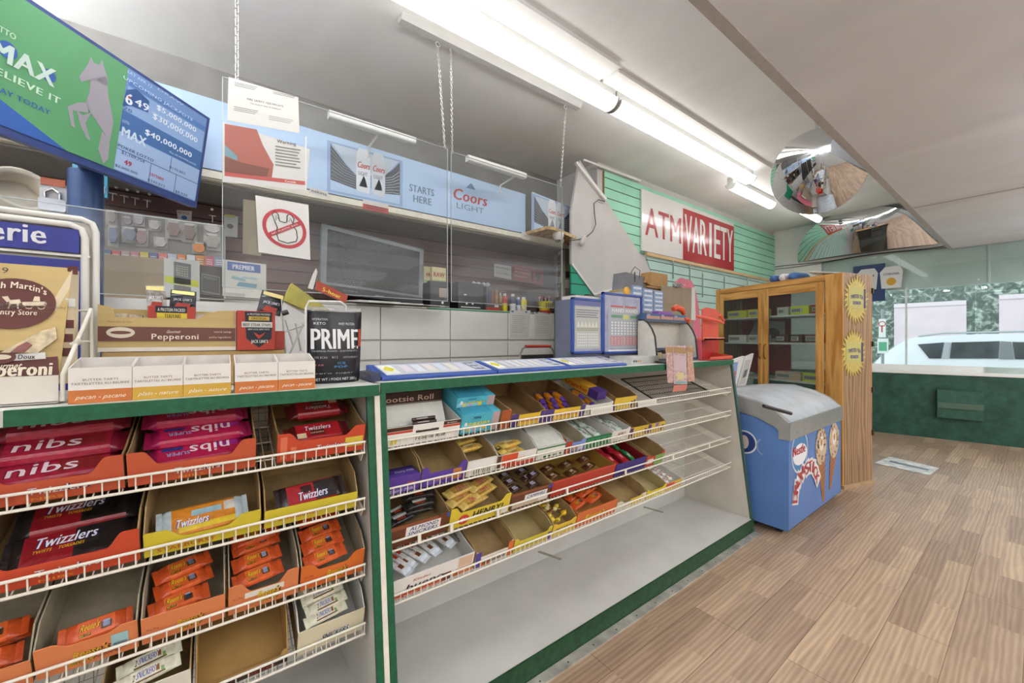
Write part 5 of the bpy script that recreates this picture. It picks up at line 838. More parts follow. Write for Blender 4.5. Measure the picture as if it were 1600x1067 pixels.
b.poly([tp(190, 165, .005), tp(196, 140, .005), tp(212, 139, .005), tp(232, 158, .005), tp(230, 176, .005), tp(205, 166, .005)], ci('34558C')); T3('6', 194, 160, 204, 163, 18, 'DDE4EE', .06); T3('49', 209, 163, 230, 171, 12, 'DDE4EE', .06); b.disc(tp(200, 152, .0068), h, -sv, .006, .006, ci('B5503A'), 10)
T3('$5,000,000', 243, 170, 305, 193, 8, 'DDE4EE', .04); T3('$30,000,000', 237, 184, 307, 215, 9, 'DDE4EE', .04); T3('20', 191, 170, 204, 174, 6, '44587E', .04); T3('GUARANTEED', 236, 176, 300, 202, 3, 'C9D4E6', .02)
T3('LOTTO', 189, 190, 200, 194, 5, 'B4C4DC', .02); T3('MAX', 188, 211, 226, 224, 15, 'C8D6E6', .06); T3('$40,000,000', 225, 209, 298, 238, 9, 'E2E8F0', .05); T3('Plus 60 MAXMILLIONS', 263, 238, 305, 252, 3, 'BCCAE0', .02)
T3('POKER LOTTO', 182, 228, 238, 248, 5, '32406A', .04, .2); T3('$1,109,754', 188, 239, 224, 252, 5, '3A466A', .02); T3('$110,892', 263, 262, 288, 270, 4, '3A466A', .02); T3('49', 192, 256, 203, 260, 8, 'A83444', .07); T3('$2,000,000', 178, 259, 213, 272, 4, '3A466A', .02); T3('LOTTARIO', 233, 274, 254, 281, 5, 'A83444', .05); T3('$230,015', 229, 282, 256, 291, 4, '3A466A', .02); T3('$8,930', 272, 300, 291, 307, 4, '3A466A', .02)
b.build('screen_lettering', t)
p = at(134, 300, Y=2.78); t = thing('television_pole', 'thick blue floor pole carrying the tilted television', 'pole', (p.x, p.y, 0)); b = MB(); b.tube([(p.x, p.y, 0), (p.x, p.y, at(134, 270, Y=2.78).z)], .062, M('3E5680', .3, .2, .08, 20), 20); b.build('column', t); b = MB(); q = tv(.42, .2, -.08); b.tube([(p.x, p.y, at(134, 270, Y=2.78).z-.02), q], .022, M('3E5680', .3, .2, .08, 20), 10); b.build('arm', t)
# ------------------------------------------------------------------ on the short worktop
ZT = TOPZ+.0005
# butter tart trays
def tart(xa, xb, col, word, lab, yf=1.335, group='butter tart trays', rz=0):
    t = thing('tart_tray', lab, 'pastry box', ((xa+xb)/2, yf, ZT), 0, group); WB = M('E9E4DC', .55, 0, .02, 20); WI = M('DAD4CC', .6)
    dep, hf, hb, th = .098, .083, .104, .0018; b = MB(); b.box((xa, yf, ZT), (xb, yf+dep, ZT+th), WI); b.box((xa, yf+dep-th, ZT), (xb, yf+dep, ZT+hb), WI)
    for x in (xa, xb-th): b.prism([(x, yf, ZT), (x, yf+dep, ZT), (x, yf+dep, ZT+hb), (x, yf+.0, ZT+hf)], (th, 0, 0), WI)
    b.build('box', t); b = MB(); b.box((xa, yf-.001, ZT), (xb, yf+th, ZT+hf), WB); b.rect((xa, yf-.0014, ZT), X3, Z3, 0, 0, xb-xa, .031, ink(col)); w = xb-xa
    b.text('BUTTER TARTS', (xa+w/2, yf-.0016, ZT+.052), X3, Z3, .0052, ink('8A7468'), w*.56, .01, 0, 'C'); b.text('TARTELETTES AU BEURRE', (xa+w/2, yf-.0016, ZT+.043), X3, Z3, .0052, ink('8A7468'), w*.92, .01, 0, 'C'); b.text(word, (xa+w/2, yf-.002, ZT+.010), X3, Z3, .0095, ink('F2E6D2'), w*.78, 0, .45, 'C'); b.build('front_panel', t)
OR_, YE_ = 'C8743A', 'CDA23E'
tart(-.275, -.169, OR_, 'pecan - pacane', 'leftmost white tart tray with an orange pecan band')
tart(-.168, -.0725, YE_, 'plain - nature', 'white tart tray with a mustard band, second from the left')
tart(-.0715, .029, YE_, 'plain - nature', 'white tart tray with a mustard band, third from the left')
tart(.038, .141, OR_, 'pecan - pacane', 'white tart tray with an orange band, just right of the mustard ones')
tart(.142, .24, OR_, 'pecan - pacane', 'rightmost white tart tray with an orange band, beside the black pouch')
# pepperoni display at the left
KRAFT = M('BCA36C', .7, 0, .07, 14, stretch=(.2, 1, 3)); BRN = '5A2A22'
t = thing('pepperoni_display', 'tall kraft pepperoni display carton with a brown oval logo at the far left', 'display carton', (-.42, 1.42, ZT)); yf = 1.40
X1 = at(112, 500, Y=yf+.04).x; zt = at(100, 418, Y=yf+.1).z
b = MB(); b.prism([(-.75, yf+.02, ZT+.055), (at(88, 500, Y=yf).x, yf+.02, ZT+.055), (at(113, 420, Y=yf+.1).x, yf+.10, zt), (-.75, yf+.10, zt)], (0, .004, 0), KRAFT); b.build('back_board', t)
o = Vector((-.75, yf+.0185, ZT+.055)); uz = (Vector((0, .08, zt-ZT-.055))).normalized(); HT = Vector((0, .08, zt-ZT-.055)).length
def pp(x, y):      # a point of the sloping kraft face seen at x, y
    r = ray_(x, y); n = Vector((0, -uz.z, uz.y)); return C0+r*((o-C0).dot(n)/r.dot(n))
nv = Vector((0, -uz.z, uz.y))*.0012
b = MB(); c = pp(20, 474); rx = (pp(88, 474)-c).length; rz = (pp(20, 432)-c).length
b.disc(c+nv, X3, uz, rx, rz*.93, ink(BRN), 32); b.text('Noah Martin\'s', c+nv*2+uz*rz*.34, X3, uz, rz*.24, ink('E8DCC4'), rx*1.5, .04, 0, 'C', rz*.22); b.text('Country Store', c+nv*2-uz*rz*.42, X3, uz, rz*.2, ink('E8DCC4'), rx*1.15, .04, 0, 'C')
hp = lambda pts: b.poly([c+nv*2+X3*u*rx+uz*v*rz for u, v in pts], ink('D8C8AC'))
hp([(-.1, .1), (.15, .15), (.2, .02), (.1, -.02), (-.05, -.04)]); hp([(-.25, .22), (-.12, .25), (-.05, .1), (-.12, .02)]); hp([(-.05, 0), (-.02, 0), (-.06, -.2), (-.09, -.2)]); hp([(.1, 0), (.14, 0), (.16, -.2), (.12, -.2)]); hp([(.2, .05), (.75, .1), (.7, -.06), (.25, -.08)]); hp([(.45, .1), (.62, .1), (.6, .28), (.48, .28)])
b.ring(c+nv*2+X3*.38*rx-uz*.1*rz, X3, uz, rx*.1, rx*.1, .002, ink('D8C8AC'), 16); b.ring(c+nv*2+X3*.66*rx-uz*.1*rz, X3, uz, rx*.1, rx*.1, .002, ink('D8C8AC'), 16)
e = pp(72, 472); b.prism([pp(-20, 474), pp(74, 473), pp(72, 480), pp(-20, 484)], nv, ink('E2D8C4')); b.prism([pp(-20, 484), pp(72, 481), pp(50, 489), pp(-20, 489)], nv*.8, ink('CDBFA6')); b.text('A MENNONITE TRADITION', pp(-8, 480)+nv*3, X3, uz, .0055, ink('6A4A3A'), .112, .0); b.text('ST. JACOBS, ONTARIO', pp(-4, 487)+nv*3, X3, uz, .0052, ink('6A4A3A'), .085, .0); b.text('9', pp(3, 427)+nv*2, X3, uz, .015, ink('3A3028'), .01)
b.build('oval_logo', t)
b = MB(); b.prism([pp(-30, 588), pp(92, 588), pp(90, 557), pp(-30, 566)], nv, ink(BRN)); b.text('Gourmet', pp(-26, 580)+nv*3, X3, uz, .02, ink('E8DCC4'), (pp(31, 580)-pp(-26, 580)).x, .02, .3)
b.text('Pepperoni', pp(-58, 591)+nv*3, X3, uz, .032, ink('E8DCC4'), (pp(80, 591)-pp(-58, 591)).x, .06); b.prism([pp(-4, 556), pp(72, 551), pp(72, 561), pp(-4, 566)], nv*4, ink('D3D0C8')); b.text('Doux', pp(30, 562)+nv*6, X3, uz, .011, ink('2E2A28'), (pp(56, 562)-pp(30, 562)).x, .05); b.disc(pp(4, 559)+nv*5, X3, uz, .022, .016, ink(BRN), 20); b.disc(pp(4, 559)+nv*6, X3, uz, .015, .006, ink('CDBFA6'), 16); b.build('front_print', t)
b = MB(); b.prism([pp(2, 552), pp(38, 533), pp(66, 518), pp(88, 512), pp(90, 530), pp(60, 552)], nv*5, M('C4B28E', .25, 0, .25, 60)); b.prism([pp(18, 552), pp(30, 542), pp(44, 535), pp(52, 540), pp(40, 551)], nv*7, film('7A3424')); b.build('window_pack', t)
R1, R2 = pp(88, 580), pp(113, 421); b = MB(); sx = (at(118, 600, Y=yf+.06).x-R1.x); b.prism([R1+Vector((0, 0, -.03)), R1+Vector((sx, .05, -.035)), R2+Vector((.006, .03, -.0)), R2, pp(86, 465)], (0, .002, 0), M('D9C9A8', .6))
for q, (u, v, c_) in enumerate(((.012, .255, BRN), (.012, .17, 'D8D8D4'), (.012, .115, BRN), (.012, .08, BRN), (.012, .045, BRN))): pc = R1+Vector((u, .012+v*.25, v)); b.prism([pc-X3*.009-Z3*.010, pc+X3*.009-Z3*.010, pc+X3*.009+Z3*.011, pc-X3*.009+Z3*.011], (0, -.002, 0), ink(c_))
b.build('side_flap', t)
WHP = M('DFD9CC', .5, 0, .04, 10); b = MB(); xr = at(92, 600, Y=yf-.03).x; b.box((-.75, yf-.035, ZT+.004), (xr, yf-.031, ZT+.066), WHP); b.box((-.75, yf-.035, ZT+.002), (xr, yf+.12, ZT+.006), WHP); b.build('front_shelf', t)
t = thing('wire_stand', 'white wire stand around the pepperoni display carton', 'wire stand', (xr, 1.45, ZT)); WR = M('E9E4D6', .35)
b = MB(); q0 = Vector((xr+.006, yf-.03, ZT+.066)); q1 = at(142, 483, Y=yf+.14); b.tube([Vector((xr+.006, yf-.03, ZT+.005)), q0, q1], .0045, WR, 8); b.tube([q1, Vector((q1.x+.002, q1.y, ZT+.004))], .0035, WR, 8); b.tube([Vector((xr+.006, yf-.03, ZT+.008)), Vector((q1.x, q1.y, ZT+.008))], .0035, WR, 8); b.build('side_frame', t)
for z in (.98, .62): b = MB(); m = q1.z*z+ZT*(1-z); b.tube([(q1.x, q1.y, m), (q1.x-.35, q1.y, m)], .0028, WR, 6); b.build('cross_wire', t)
p = q0*.55+q1*.45; b = MB(); b.tube([p-X3*.008-Z3*.006, p+X3*.008+Z3*.006], .007, M('CFC8B8', .5), 8); b.build('joint_clip', t)
# blue lottery sign frame
t = thing('lottery_sign', 'white framed blue lottery sign ending in erie, behind the pepperoni carton', 'sign', (-.45, 1.72, ZT)); SW = M('E2E0D8', .4, 0, .03, 8); ys = 1.72
xb, ztop = at(150, 345, Y=ys).x, at(148, 345, Y=ys).z; zt0 = at(0, 324, Y=ys).z
b = MB()
for inset, w_, y_ in ((0, .014, ys), (.022, .016, ys-.006)):
    b.tube([(-.9, y_, ztop-inset), (xb-.03-inset, y_, ztop-inset), (xb-.008-inset, y_, ztop-.01-inset), (xb-inset, y_, ztop-.035-inset), (xb-inset, y_, ZT)], w_*.6, SW, 8)
b.box((-.9, ys+.004, ZT), (xb-.005, ys+.02, ztop-.01), M('C9C7C0', .5)); b.build('frame', t)
BL = M('2E3487', .45, 0, .08, 20); xs_ = at(124, 370, Y=ys-.012).x; b = MB(); b.box((-.9, ys-.014, at(124, 397, Y=ys).z), (xs_, ys-.008, at(124, 361, Y=ys).z), BL); b.box((-.9, ys-.012, at(124, 402, Y=ys).z-.001), (xs_+.022, ys-.006, at(124, 399, Y=ys).z), SW); b.build('header', t)
b = MB(); xa = at(-150, 381, Y=ys).x; xe = at(74, 381, Y=ys).x; b.text('Loterie', (xe, ys-.0155, at(72, 381, Y=ys-.0155).z), X3, Z3, .054, ink('E6E6EC'), .195, .03, 0, 'R'); b.build('lettering', t)
b = MB(); b.box((-.9, ys-.008, ZT), (at(128, 450, Y=ys).x, ys-.002, at(128, 408, Y=ys).z), BL); b.build('blue_panel', t)
# brown box, pepperoni carton, jerky
BX = M('B99A66', .8, 0, .1, 16); t = thing('brown_box', 'flat brown cardboard box under the long pepperoni carton', 'cardboard box', (-.04, 1.62, ZT)); b = MB(); b.box((-.265, 1.60, ZT), (.188, 1.70, ZT+.112), BX); b.build('carton', t, .002)
zB = ZT+.1135; t = thing('pepperoni_carton', 'long kraft and brown carton reading Gourmet Pepperoni, on the brown box', 'display carton', (-.11, 1.62, zB)); xa, xb = at(153, 500, Y=1.6).x, at(368, 500, Y=1.6).x; zt = at(250, 482, Y=1.6).z; zz = lambda y: at(250, y, Y=1.6).z
b = MB(); b.box((xa, 1.598, zB), (xb, 1.70, zB+.003), KRAFT); b.box((xa, 1.598, zB), (xb, 1.601, zz(497)), KRAFT); b.box((xa, 1.697, zB), (xb, 1.70, zt), KRAFT); b.box((xa, 1.6, zB), (xa+.002, 1.7, zt), KRAFT); b.box((xb-.002, 1.6, zB), (xb, 1.7, zt), KRAFT)
b.prism([(xa, 1.598, zz(497)), (xa+.035, 1.598, zz(497)), (xa+.03, 1.598, zz(483)), (xa, 1.598, zz(479))], (0, .003, 0), KRAFT); b.prism([(xb-.10, 1.598, zz(497)), (xb, 1.598, zz(497)), (xb, 1.598, zz(481)), (xb-.05, 1.598, zz(483))], (0, .003, 0), KRAFT); b.build('tray_box', t)
b = MB(); b.box((xa, 1.5965, zz(533)), (xb, 1.598, zz(511)), ink('6A4238')); b.box((xa, 1.5965, zB), (xb, 1.5975, zB+.012), ink('DDD2C2')); b.disc((xa+.047, 1.596, zz(520)), X3, Z3, .030, .016, ink('D9CDB8'), 24); b.disc((xa+.047, 1.5955, zz(520)), X3, Z3, .022, .005, ink('6A4238'), 16)
p = at(237, 530, Y=1.595); b.text('Pepperoni', p, X3, Z3, .017, ink('E8DCC8'), at(310, 530, Y=1.595).x-p.x, .05); b.text('Gourmet', p+Vector((.033, 0, .019)), X3, Z3, .009, ink('E8DCC8'), .032, 0, .35); b.text('natural casings', (xb-.012, 1.595, zz(519)), X3, Z3, .006, ink('D8C8B0'), .045, .02, 0, 'R'); b.text('quality ingredients', (xb-.012, 1.595, zz(528)), X3, Z3, .006, ink('D8C8B0'), .058, .02, 0, 'R'); b.text('Meant Only for You', (xa+.02, 1.5965, zz(505)), X3, Z3, .005, ink('7A5A3A'), .05, .01); b.build('front_print', t)
b = MB(); random.seed(9)
for k in range(9): b.loft([[(xa+.03+.03*k+q[0], 1.62+q[1]+.02*(k % 3), zB+.02+hh) for q in ((0, 0), (.028, 0), (.028, .02), (0, .02))] for hh in (0, .085+.015*random.random())], M('CDBDA6', .3, 0, .35, 60), True, False)
tag(b.build('pepperoni_packs'), 'row of clear wrapped pepperoni packs inside the long carton', 'snack packs', kind='stuff')
t = thing('jerky_box', 'red and black teriyaki jerky box on top of the long pepperoni carton', 'jerky box', at(268, 497, Y=1.62)); p, q = at(231, 498, Y=1.61), at(305, 480, Y=1.61); b = MB(); b.box((p.x, 1.61, p.z), (q.x, 1.68, q.z), M('A8392C', .45)); b.build('carton', t, .001)
b = MB(); o = Vector((p.x, 1.609, p.z)); ux, uz_ = X3*(q.x-p.x), Z3*(q.z-p.z); pr(b, o, ux, uz_, .15, .5, .82, 1, '1E2430'); pr(b, o, ux, uz_, .18, .0, .82, .48, 'D8BE3E'); tx(b, 'TERIYAKI', o+Vector((0, -.001, 0)), ux, uz_, .34, .1, .3, .34, '4A3A1A', bold=.03); tx(b, 'A PROTEIN PACKED', o+Vector((0, -.001, 0)), ux, uz_, .2, .6, .25, .58, 'D8D4CC', bold=.03); b.build('front_print', t)
def jerky_bag(lab, x0, y0, x1, y1, Y, tilt, top, group='jerky bags', clear=False):
    p, q = at(x0, y1, Y=Y), at(x1, y0, Y=Y); w_, h_ = q.x-p.x, q.z-p.z; TT = Matrix.Translation(((p.x+q.x)/2, Y, p.z)) @ Matrix.Rotation(math.radians(tilt), 4, 'Y'); t = thing('jerky_bag', lab, 'snack bag', T=TT, group=group)
    b = MB(TT); m = BAGCLEAR if clear else film('2E3036'); R = lambda z, th, k=1: [(-w_/2*k, 0, z), (0, -th, z), (w_/2*k, 0, z), (0, th, z)]
    b.loft([R(0, .003), R(h_*.3, .016, .98), R(h_*.7, .014, .98), R(h_, .001, .96)], m, True, False); b.build('pouch', t)
    b = MB(TT); b.prism([(-w_*.42, -.017, h_*.8), (w_*.42, -.017, h_*.76), (w_*.42, -.012, h_*.94), (-w_*.42, -.012, h_*.96)], (0, .001, 0), ink(top)); b.prism([(-w_*.3, -.018, h_*.1), (w_*.25, -.018, h_*.08), (w_*.3, -.018, h_*.3), (-w_*.2, -.018, h_*.34)], (0, .001, 0), ink('9A3A2E')); b.text('JACK LINK\'S', (-w_*.34, -.0185, h_*.44), X3, Z3, h_*.12, ink('D0D4DA'), w_*.68, .03); b.build('label', t)
jerky_bag('crumpled dark jerky bag with yellow top, standing in the teriyaki box', 264, 455, 306, 483, 1.63, 3, 'E2D88A')
jerky_bag('clear jerky bag with a pale label left of the dark bag', 230, 447, 262, 484, 1.66, -4, 'DDD08A', clear=True)
jerky_bag('dark jerky bag with a yellow label leaning above the original jerky box', 400, 457, 438, 490, 1.64, 12, 'D8C88A')
t = thing('jerky_box', 'red jerky box with a dark shield, right of the long pepperoni carton', 'jerky box', at(400, 539, Y=1.585)); p, q = at(370, 540, Y=1.585), at(430, 487, Y=1.585); b = MB(); zj = ZT+.1135; b.box((p.x, 1.585, zj), (q.x, 1.67, q.z), M('A93A28', .45)); b.box((q.x, 1.60, zj), (q.x+.03, 1.66, zj+.065), M('A03A2A', .45)); b.build('carton', t, .001)
b = MB(); o = Vector((p.x, 1.584, zj)); ux, uz_ = X3*(q.x-p.x), Z3*(q.z-zj); P = lambda u, v: o+ux*u+uz_*v; b.poly([P(.2, .98), P(.24, .3), P(.56, .06), P(.9, .3), P(.92, .98)], ink('20242E')); o2 = o+Vector((0, -.001, 0)); pr(b, o2, ux, uz_, .3, .76, .84, .86, 'C8A84A'); pr(b, o2, ux, uz_, .12, .58, .92, .72, 'D3D0C8'); o3 = o2+Vector((0, -.001, 0)); tx(b, 'ORIGINAL', o3, ux, uz_, .36, .78, .06, .42, '3A2A1A', bold=.03); tx(b, 'BEEF STEAK STRIPS', o3, ux, uz_, .16, .61, .07, .72, '2A2624', bold=.03); tx(b, 'A PROTEIN PACKED', o3, ux, uz_, .26, .89, .05, .6, 'D8D4CC', bold=.02); tx(b, 'NEW LOOK SAME TASTE', o3, ux, uz_, .28, .51, .04, .56, 'D8D4CC', bold=.02); tx(b, "JACK LINK'S", o3, ux, uz_, .36, .18, .08, .44, 'E0DCD4', bold=.04)
b.poly([P(.42, .46)+Vector((0, -.002, 0)), P(.5, .34)+Vector((0, -.002, 0)), P(.56, .28)+Vector((0, -.002, 0)), P(.64, .34)+Vector((0, -.002, 0)), P(.74, .46)+Vector((0, -.002, 0)), P(.58, .38)+Vector((0, -.002, 0))], ink('A93A28')); b.build('front_print', t)
# wire rack with tilted energy shot carton
t = thing('energy_shot_carton', 'tilted olive and red energy shot carton above the wire rack', 'display carton', at(500, 470, Y=1.62)); b = MB(); P = [at(*p, Y=1.60) for p in ((448, 470), (545, 488), (520, 466), (456, 441))]
b.prism([at(443, 469, Y=1.6), at(515, 502, Y=1.6), at(517, 486, Y=1.6), at(456, 442, Y=1.6)], (0, .05, 0), M('A89F4A', .5, 0, .12, 20)); b.build('carton', t); b = MB(); q = [at(493, 452, Y=1.63), at(540, 473, Y=1.63), at(544, 462, Y=1.63), at(496, 438, Y=1.63)]; b.prism(q, (0, .02, 0), M('A5402A', .45)); d = (q[1]-q[0]); b.text('5-hour', q[0]+d*.22+Vector((0, -.001, .006)), d, Z3, .016, ink('F0D84A'), d.length*.6, .05, .2); b.build('header_card', t)
b = MB(); b.prism([at(481, 450, Y=1.62), at(489, 452, Y=1.62), at(496, 425, Y=1.62), at(494, 419, Y=1.62), at(489, 428, Y=1.62)], (0, .006, 0), PAPER); b.build('white_tab', t)
t = thing('wire_rack', 'chrome wire rack behind the black pouch', 'wire rack', at(455, 545, Y=1.6)); b = MB()
for x0, y0, x1, y1 in ((440, 468, 446, 555), (446, 500, 458, 540), (462, 505, 470, 548), (440, 520, 476, 508), (442, 470, 480, 492), (452, 555, 474, 505)): b.tube([at(x0, y0, Y=1.62), at(x1, y1, Y=1.62)], .0028, STEEL, 6)
b.build('wires', t); b = MB(); p = at(459, 550, Y=1.62); b.lathe([(.035, 0), (.035, .03), (.034, .032)], (p.x, 1.64, ZT), M('A8A8A4', .2, .9), 20); b.tube([at(441, 490, Y=1.61), at(450, 487, Y=1.61)], .009, M('3A3A3A', .4), 8); b.build('cup_base', t)
# black protein pouch
p0, p1 = at(480, 590, Y=1.45), at(568, 590, Y=1.45); t = thing('protein_pouch', 'black energy drink mix pouch with large white lettering and a clear handle', 'pouch', ((p0.x+p1.x)/2, 1.47, ZT)); w_ = p1.x-p0.x; cx = (p0.x+p1.x)/2; h_ = at(500, 484, Y=1.45).z-ZT
def fr(z, th, k): return [(cx-w_/2*k, 1.475, z), (cx-w_*.34*k, 1.475-th*.8, z), (cx, 1.475-th, z), (cx+w_*.34*k, 1.475-th*.8, z), (cx+w_/2*k, 1.475, z), (cx+w_*.34*k, 1.475+th*.8, z), (cx-w_*.34*k, 1.475+th*.8, z)]
PK = M('262629', .3, 0, .15, 20, .2); b = MB(); b.loft([fr(ZT, .034, .88), fr(ZT+.01, .038, .92), fr(ZT+h_*.4, .034, .96), fr(ZT+h_*.8, .022, .99), fr(ZT+h_, .006, 1.0)], PK, True, True); b.build('pouch', t)
b = MB(); TH = lambda v: .038-.004*v/.4 if v < .4 else .034-.012*(v-.4)/.4 if v < .8 else .022-.016*(v-.8)/.2
F = lambda u, v, e=.0: Vector((cx-w_/2+u*w_*.98, 1.475-TH(v)*(1-.2*min(abs(u-.5)/.34, 1)-.8*max(0, (abs(u-.5)-.34)/.16))-.002-e, ZT+v*h_))
def ftext(s, u, v, hh, ww, c, bo=.03):
    vs, fs, x0, x1 = glyphs(s, bo)
    for j, e in enumerate((-.35, .35, 0) if hh > .2 else (0,)): b.add([F(u+(q.x-x0)/(x1-x0)*ww+e*.03, v+q.y/.7*hh, .0008+.0003*j) for q in vs], fs, ink(c))
ftext('PRIME', .08, .47, .28, .84, 'E8E8E6', .012); ftext('HYDRATION', .1, .86, .03, .26, 'C9C9C9'); ftext('KETO', .12, .80, .035, .2, 'D8D8D8'); ftext('WHEY PROTEIN', .55, .80, .035, .3, 'D0D0D0'); ftext('TROPICAL PUNCH - ELECTROLYTES', .08, .43, .02, .84, 'C9C9C9'); ftext('10% BCAA', .12, .34, .03, .22, 'B0B0B0'); ftext('B12', .42, .34, .03, .1, 'B0B0B0'); ftext('ANTIOXIDANTS', .62, .34, .025, .3, 'B0B0B0'); ftext('ICE', .52, .26, .03, .14, '4A8AC0'); ftext('POP', .46, .21, .03, .24, '4A8AC0'); ftext('NET WT / POIDS NET 280 g', .1, .04, .035, .78, 'E0E0DE', .02); ftext('STAR', .08, .24, .025, .2, 'A86A6A'); ftext('zero sugar', .12, .13, .022, .7, '9A9A9A')
b.add([F(.93, .50, .002), F(.995, .50, .002), F(.995, .76, .002), F(.94, .74, .002)], [(0, 1, 2, 3)], ink('B84A3A')); b.build('printed_lettering', t)
b = MB(); b.tube([(cx-w_*.5, 1.475, ZT), (cx-w_*.5, 1.475, ZT+h_*1.02), (cx-w_*.45, 1.475, ZT+h_*1.12), (cx+w_*.1, 1.47, ZT+h_*1.13), (cx+w_*.2, 1.475, ZT+h_*1.08), (cx+w_*.2, 1.475, ZT+h_*.98)], .004, M('DADAD6', .2), 8); b.build('clear_handle', t)
b = MB(); b.loft([fr(ZT+h_*.985, .008, .99), fr(ZT+h_*1.05, .003, .98)], BAGCLEAR, True, False); b.build('clear_top', t)

# ------------------------------------------------------------------ on the long worktop
BLU = M('2E4C96', .35, 0, .06, 20); TKT = M('D5D8DE', .2, 0, .08, 10)
for k, (xa, xb, lab) in enumerate(((.47, .968, 'longest blue ticket tray with a yellow square at its left, beside the black pouch'), (.972, 1.41, 'middle blue ticket tray on the long worktop'), (1.414, 1.86, 'right blue ticket tray in front of the blue scratch ticket case'))):
    t = thing('ticket_tray', lab, 'ticket tray', ((xa+xb)/2, 1.5, ZT), 0, 'blue ticket trays'); ya, yb, za, zb = 1.405, 1.60, ZT+.012, ZT+.048
    b = MB(); b.hexa([(xa, ya, ZT), (xb, ya, ZT), (xb, yb, ZT), (xa, yb, ZT), (xa, ya, za), (xb, ya, za), (xb, yb, zb), (xa, yb, zb)], BLU); b.build('frame', t, .003)
    S = lambda u, v, e=.001: Vector((xa+u*(xb-xa), ya+v*(yb-ya), za+v*(zb-za)+e)); b = MB(); b.prism([S(.05, .12), S(.97, .12), S(.97, .9), S(.05, .9)], (0, 0, .002), TKT); b.build('clear_cover', t)
    b = MB(); b.prism([S(.06, .2, .003), S(.17, .2, .003), S(.17, .8, .003), S(.06, .8, .003)], (0, 0, .001), ink('E6E6DC')); c = S(.115, .5, .0045); b.poly([c-X3*.022, c-Vector((0, .04, .008)), c+X3*.022, c+Vector((0, .04, .008))], ink('C9BE2E'))
    b.prism([S(.83, .2, .003), S(.93, .2, .003), S(.93, .8, .003), S(.83, .8, .003)], (0, 0, .0006), ink('5A6072')); [b.prism([S(.84+.045*i, .28+.25*j, .0038), S(.875+.045*i, .28+.25*j, .0038), S(.875+.045*i, .45+.25*j, .0038), S(.84+.045*i, .45+.25*j, .0038)], (0, 0, .0003), ink('B9BCC6')) for i in range(2) for j in range(2)]
    for q in range(6): b.prism([S(.22+.1*q, .25, .0032), S(.29+.1*q, .25, .0032), S(.30+.1*q, .8, .0032), S(.23+.1*q, .8, .0032)], (0, 0, .0003), ink(('C9C2CC', 'CDD2D8', 'D0C8C4', 'BFC8D2', 'D2CEC6', 'C6C2D0')[q]))
    b.build('ticket_prints', t)
b = MB(); p, q = at(575, 578, Y=1.46), at(570, 592, Y=1.42); b.box((.43, 1.41, ZT), (.466, 1.56, ZT+.03), M('3A3F58', .4)); tag(b.build('stapler_block'), 'small dark blue block between the pouch and the first ticket tray', 'holder')
# scratch ticket case with two doors
t = thing('ticket_case', 'tall blue framed scratch ticket case with two clear doors on the long worktop', 'ticket case', (1.9, 1.8, ZT)); yc = 1.615
def door(x0, x1, ytop, lab_pts, d):
    a, c = at(x0, 555, Y=yc), at(x1, ytop, Y=yc); zt = at((x0+x1)/2, ytop, Y=yc).z; xa, xb = a.x, at(x1, 500, Y=yc).x; z0 = at(x0, 553, Y=yc).z; fw = .014
    b = MB(); [b.box(u, v, BLU) for u, v in (((xa, yc, z0), (xa+fw, yc+.02, zt)), ((xb-fw, yc, z0), (xb, yc+.02, zt)), ((xa, yc, z0), (xb, yc+.02, z0+fw)), ((xa, yc, zt-fw), (xb, yc+.02, zt)))]; dr = b.build('door', t, .002)
    b = MB(); b.box((xa+fw, yc+.008, z0+fw), (xb-fw, yc+.012, zt-fw), M('A9AAC0', .2, 0, .15, 12)); b.build('ticket_sheet', dr); b = MB(); d(b, Vector((xa+fw, yc+.0065, z0+fw)), X3*(xb-xa-2*fw), Z3*(zt-z0-2*fw)); b.build('ticket_print', dr)
    return xa, xb, zt
def dl(b, o, ux, uz):
    pr(b, o, ux, uz, .05, .05, .95, .88, 'B9B9B2')
    o = o-Y3*.001; [pr(b, o, ux, uz, .12+.075*i+(.02 if i > 4 else 0), .1+.055*j, .17+.075*i+(.02 if i > 4 else 0), .135+.055*j, 'D8DAD6') for i in range(10) for j in range(5)]
    for i in range(6): b.poly([o+ux*(.1+.13*i)+uz*.48, o+ux*(.22+.13*i)+uz*.48, o+ux*(.16+.13*i)+uz*.60], ink('D6D6C6'))
    lines(b, o, ux, uz, .08, .92, .44, 2, .03, '8A8A50', .012); lines(b, o, ux, uz, .08, .92, .8, 4, .045, '7A7F88', .02); pr(b, o, ux, uz, 0, .9, 1, 1, '6A6FA0')
def dr_(b, o, ux, uz):
    pr(b, o, ux, uz, .10, .05, .95, .82, 'A9ACB2'); o = o-Y3*.001
    for k in (0, 1):
        tx(b, 'HAND', o, ux, uz, .2+.37*k, .70, .07, .32, 'E0E0DC', bold=.06); pr(b, o, ux, uz, .16+.38*k, .79, .5+.38*k, .82, 'B85A58'); pr(b, o-Y3*0, ux, uz, .16+.38*k, .10, .5+.38*k, .27, 'B58A8A')
    pr(b, o, ux, uz, .5, .58, .66, .66, 'C6C878'); pr(b, o, ux, uz, .18, .60, .48, .65, '6A9A7A'); pr(b, o, ux, uz, .7, .60, .92, .65, '6A9A7A')
    [pr(b, o-Y3*.0005, ux, uz, .18+.085*i, .30+.05*j, .225+.085*i, .33+.05*j, 'E0E0DC') for i in range(9) for j in range(5)]; [pr(b, o-Y3*.0008, ux, uz, .18+.085*i, .12+.035*j, .22+.085*i, .14+.035*j, 'D8B0B0') for i in range(9) for j in range(4)]; pr(b, o, ux, uz, .1, .0, .95, .03, 'E6E6E2')
r1 = door(895, 943, 466, None, dl); r2 = door(943, 1004, 459, None, dr_)
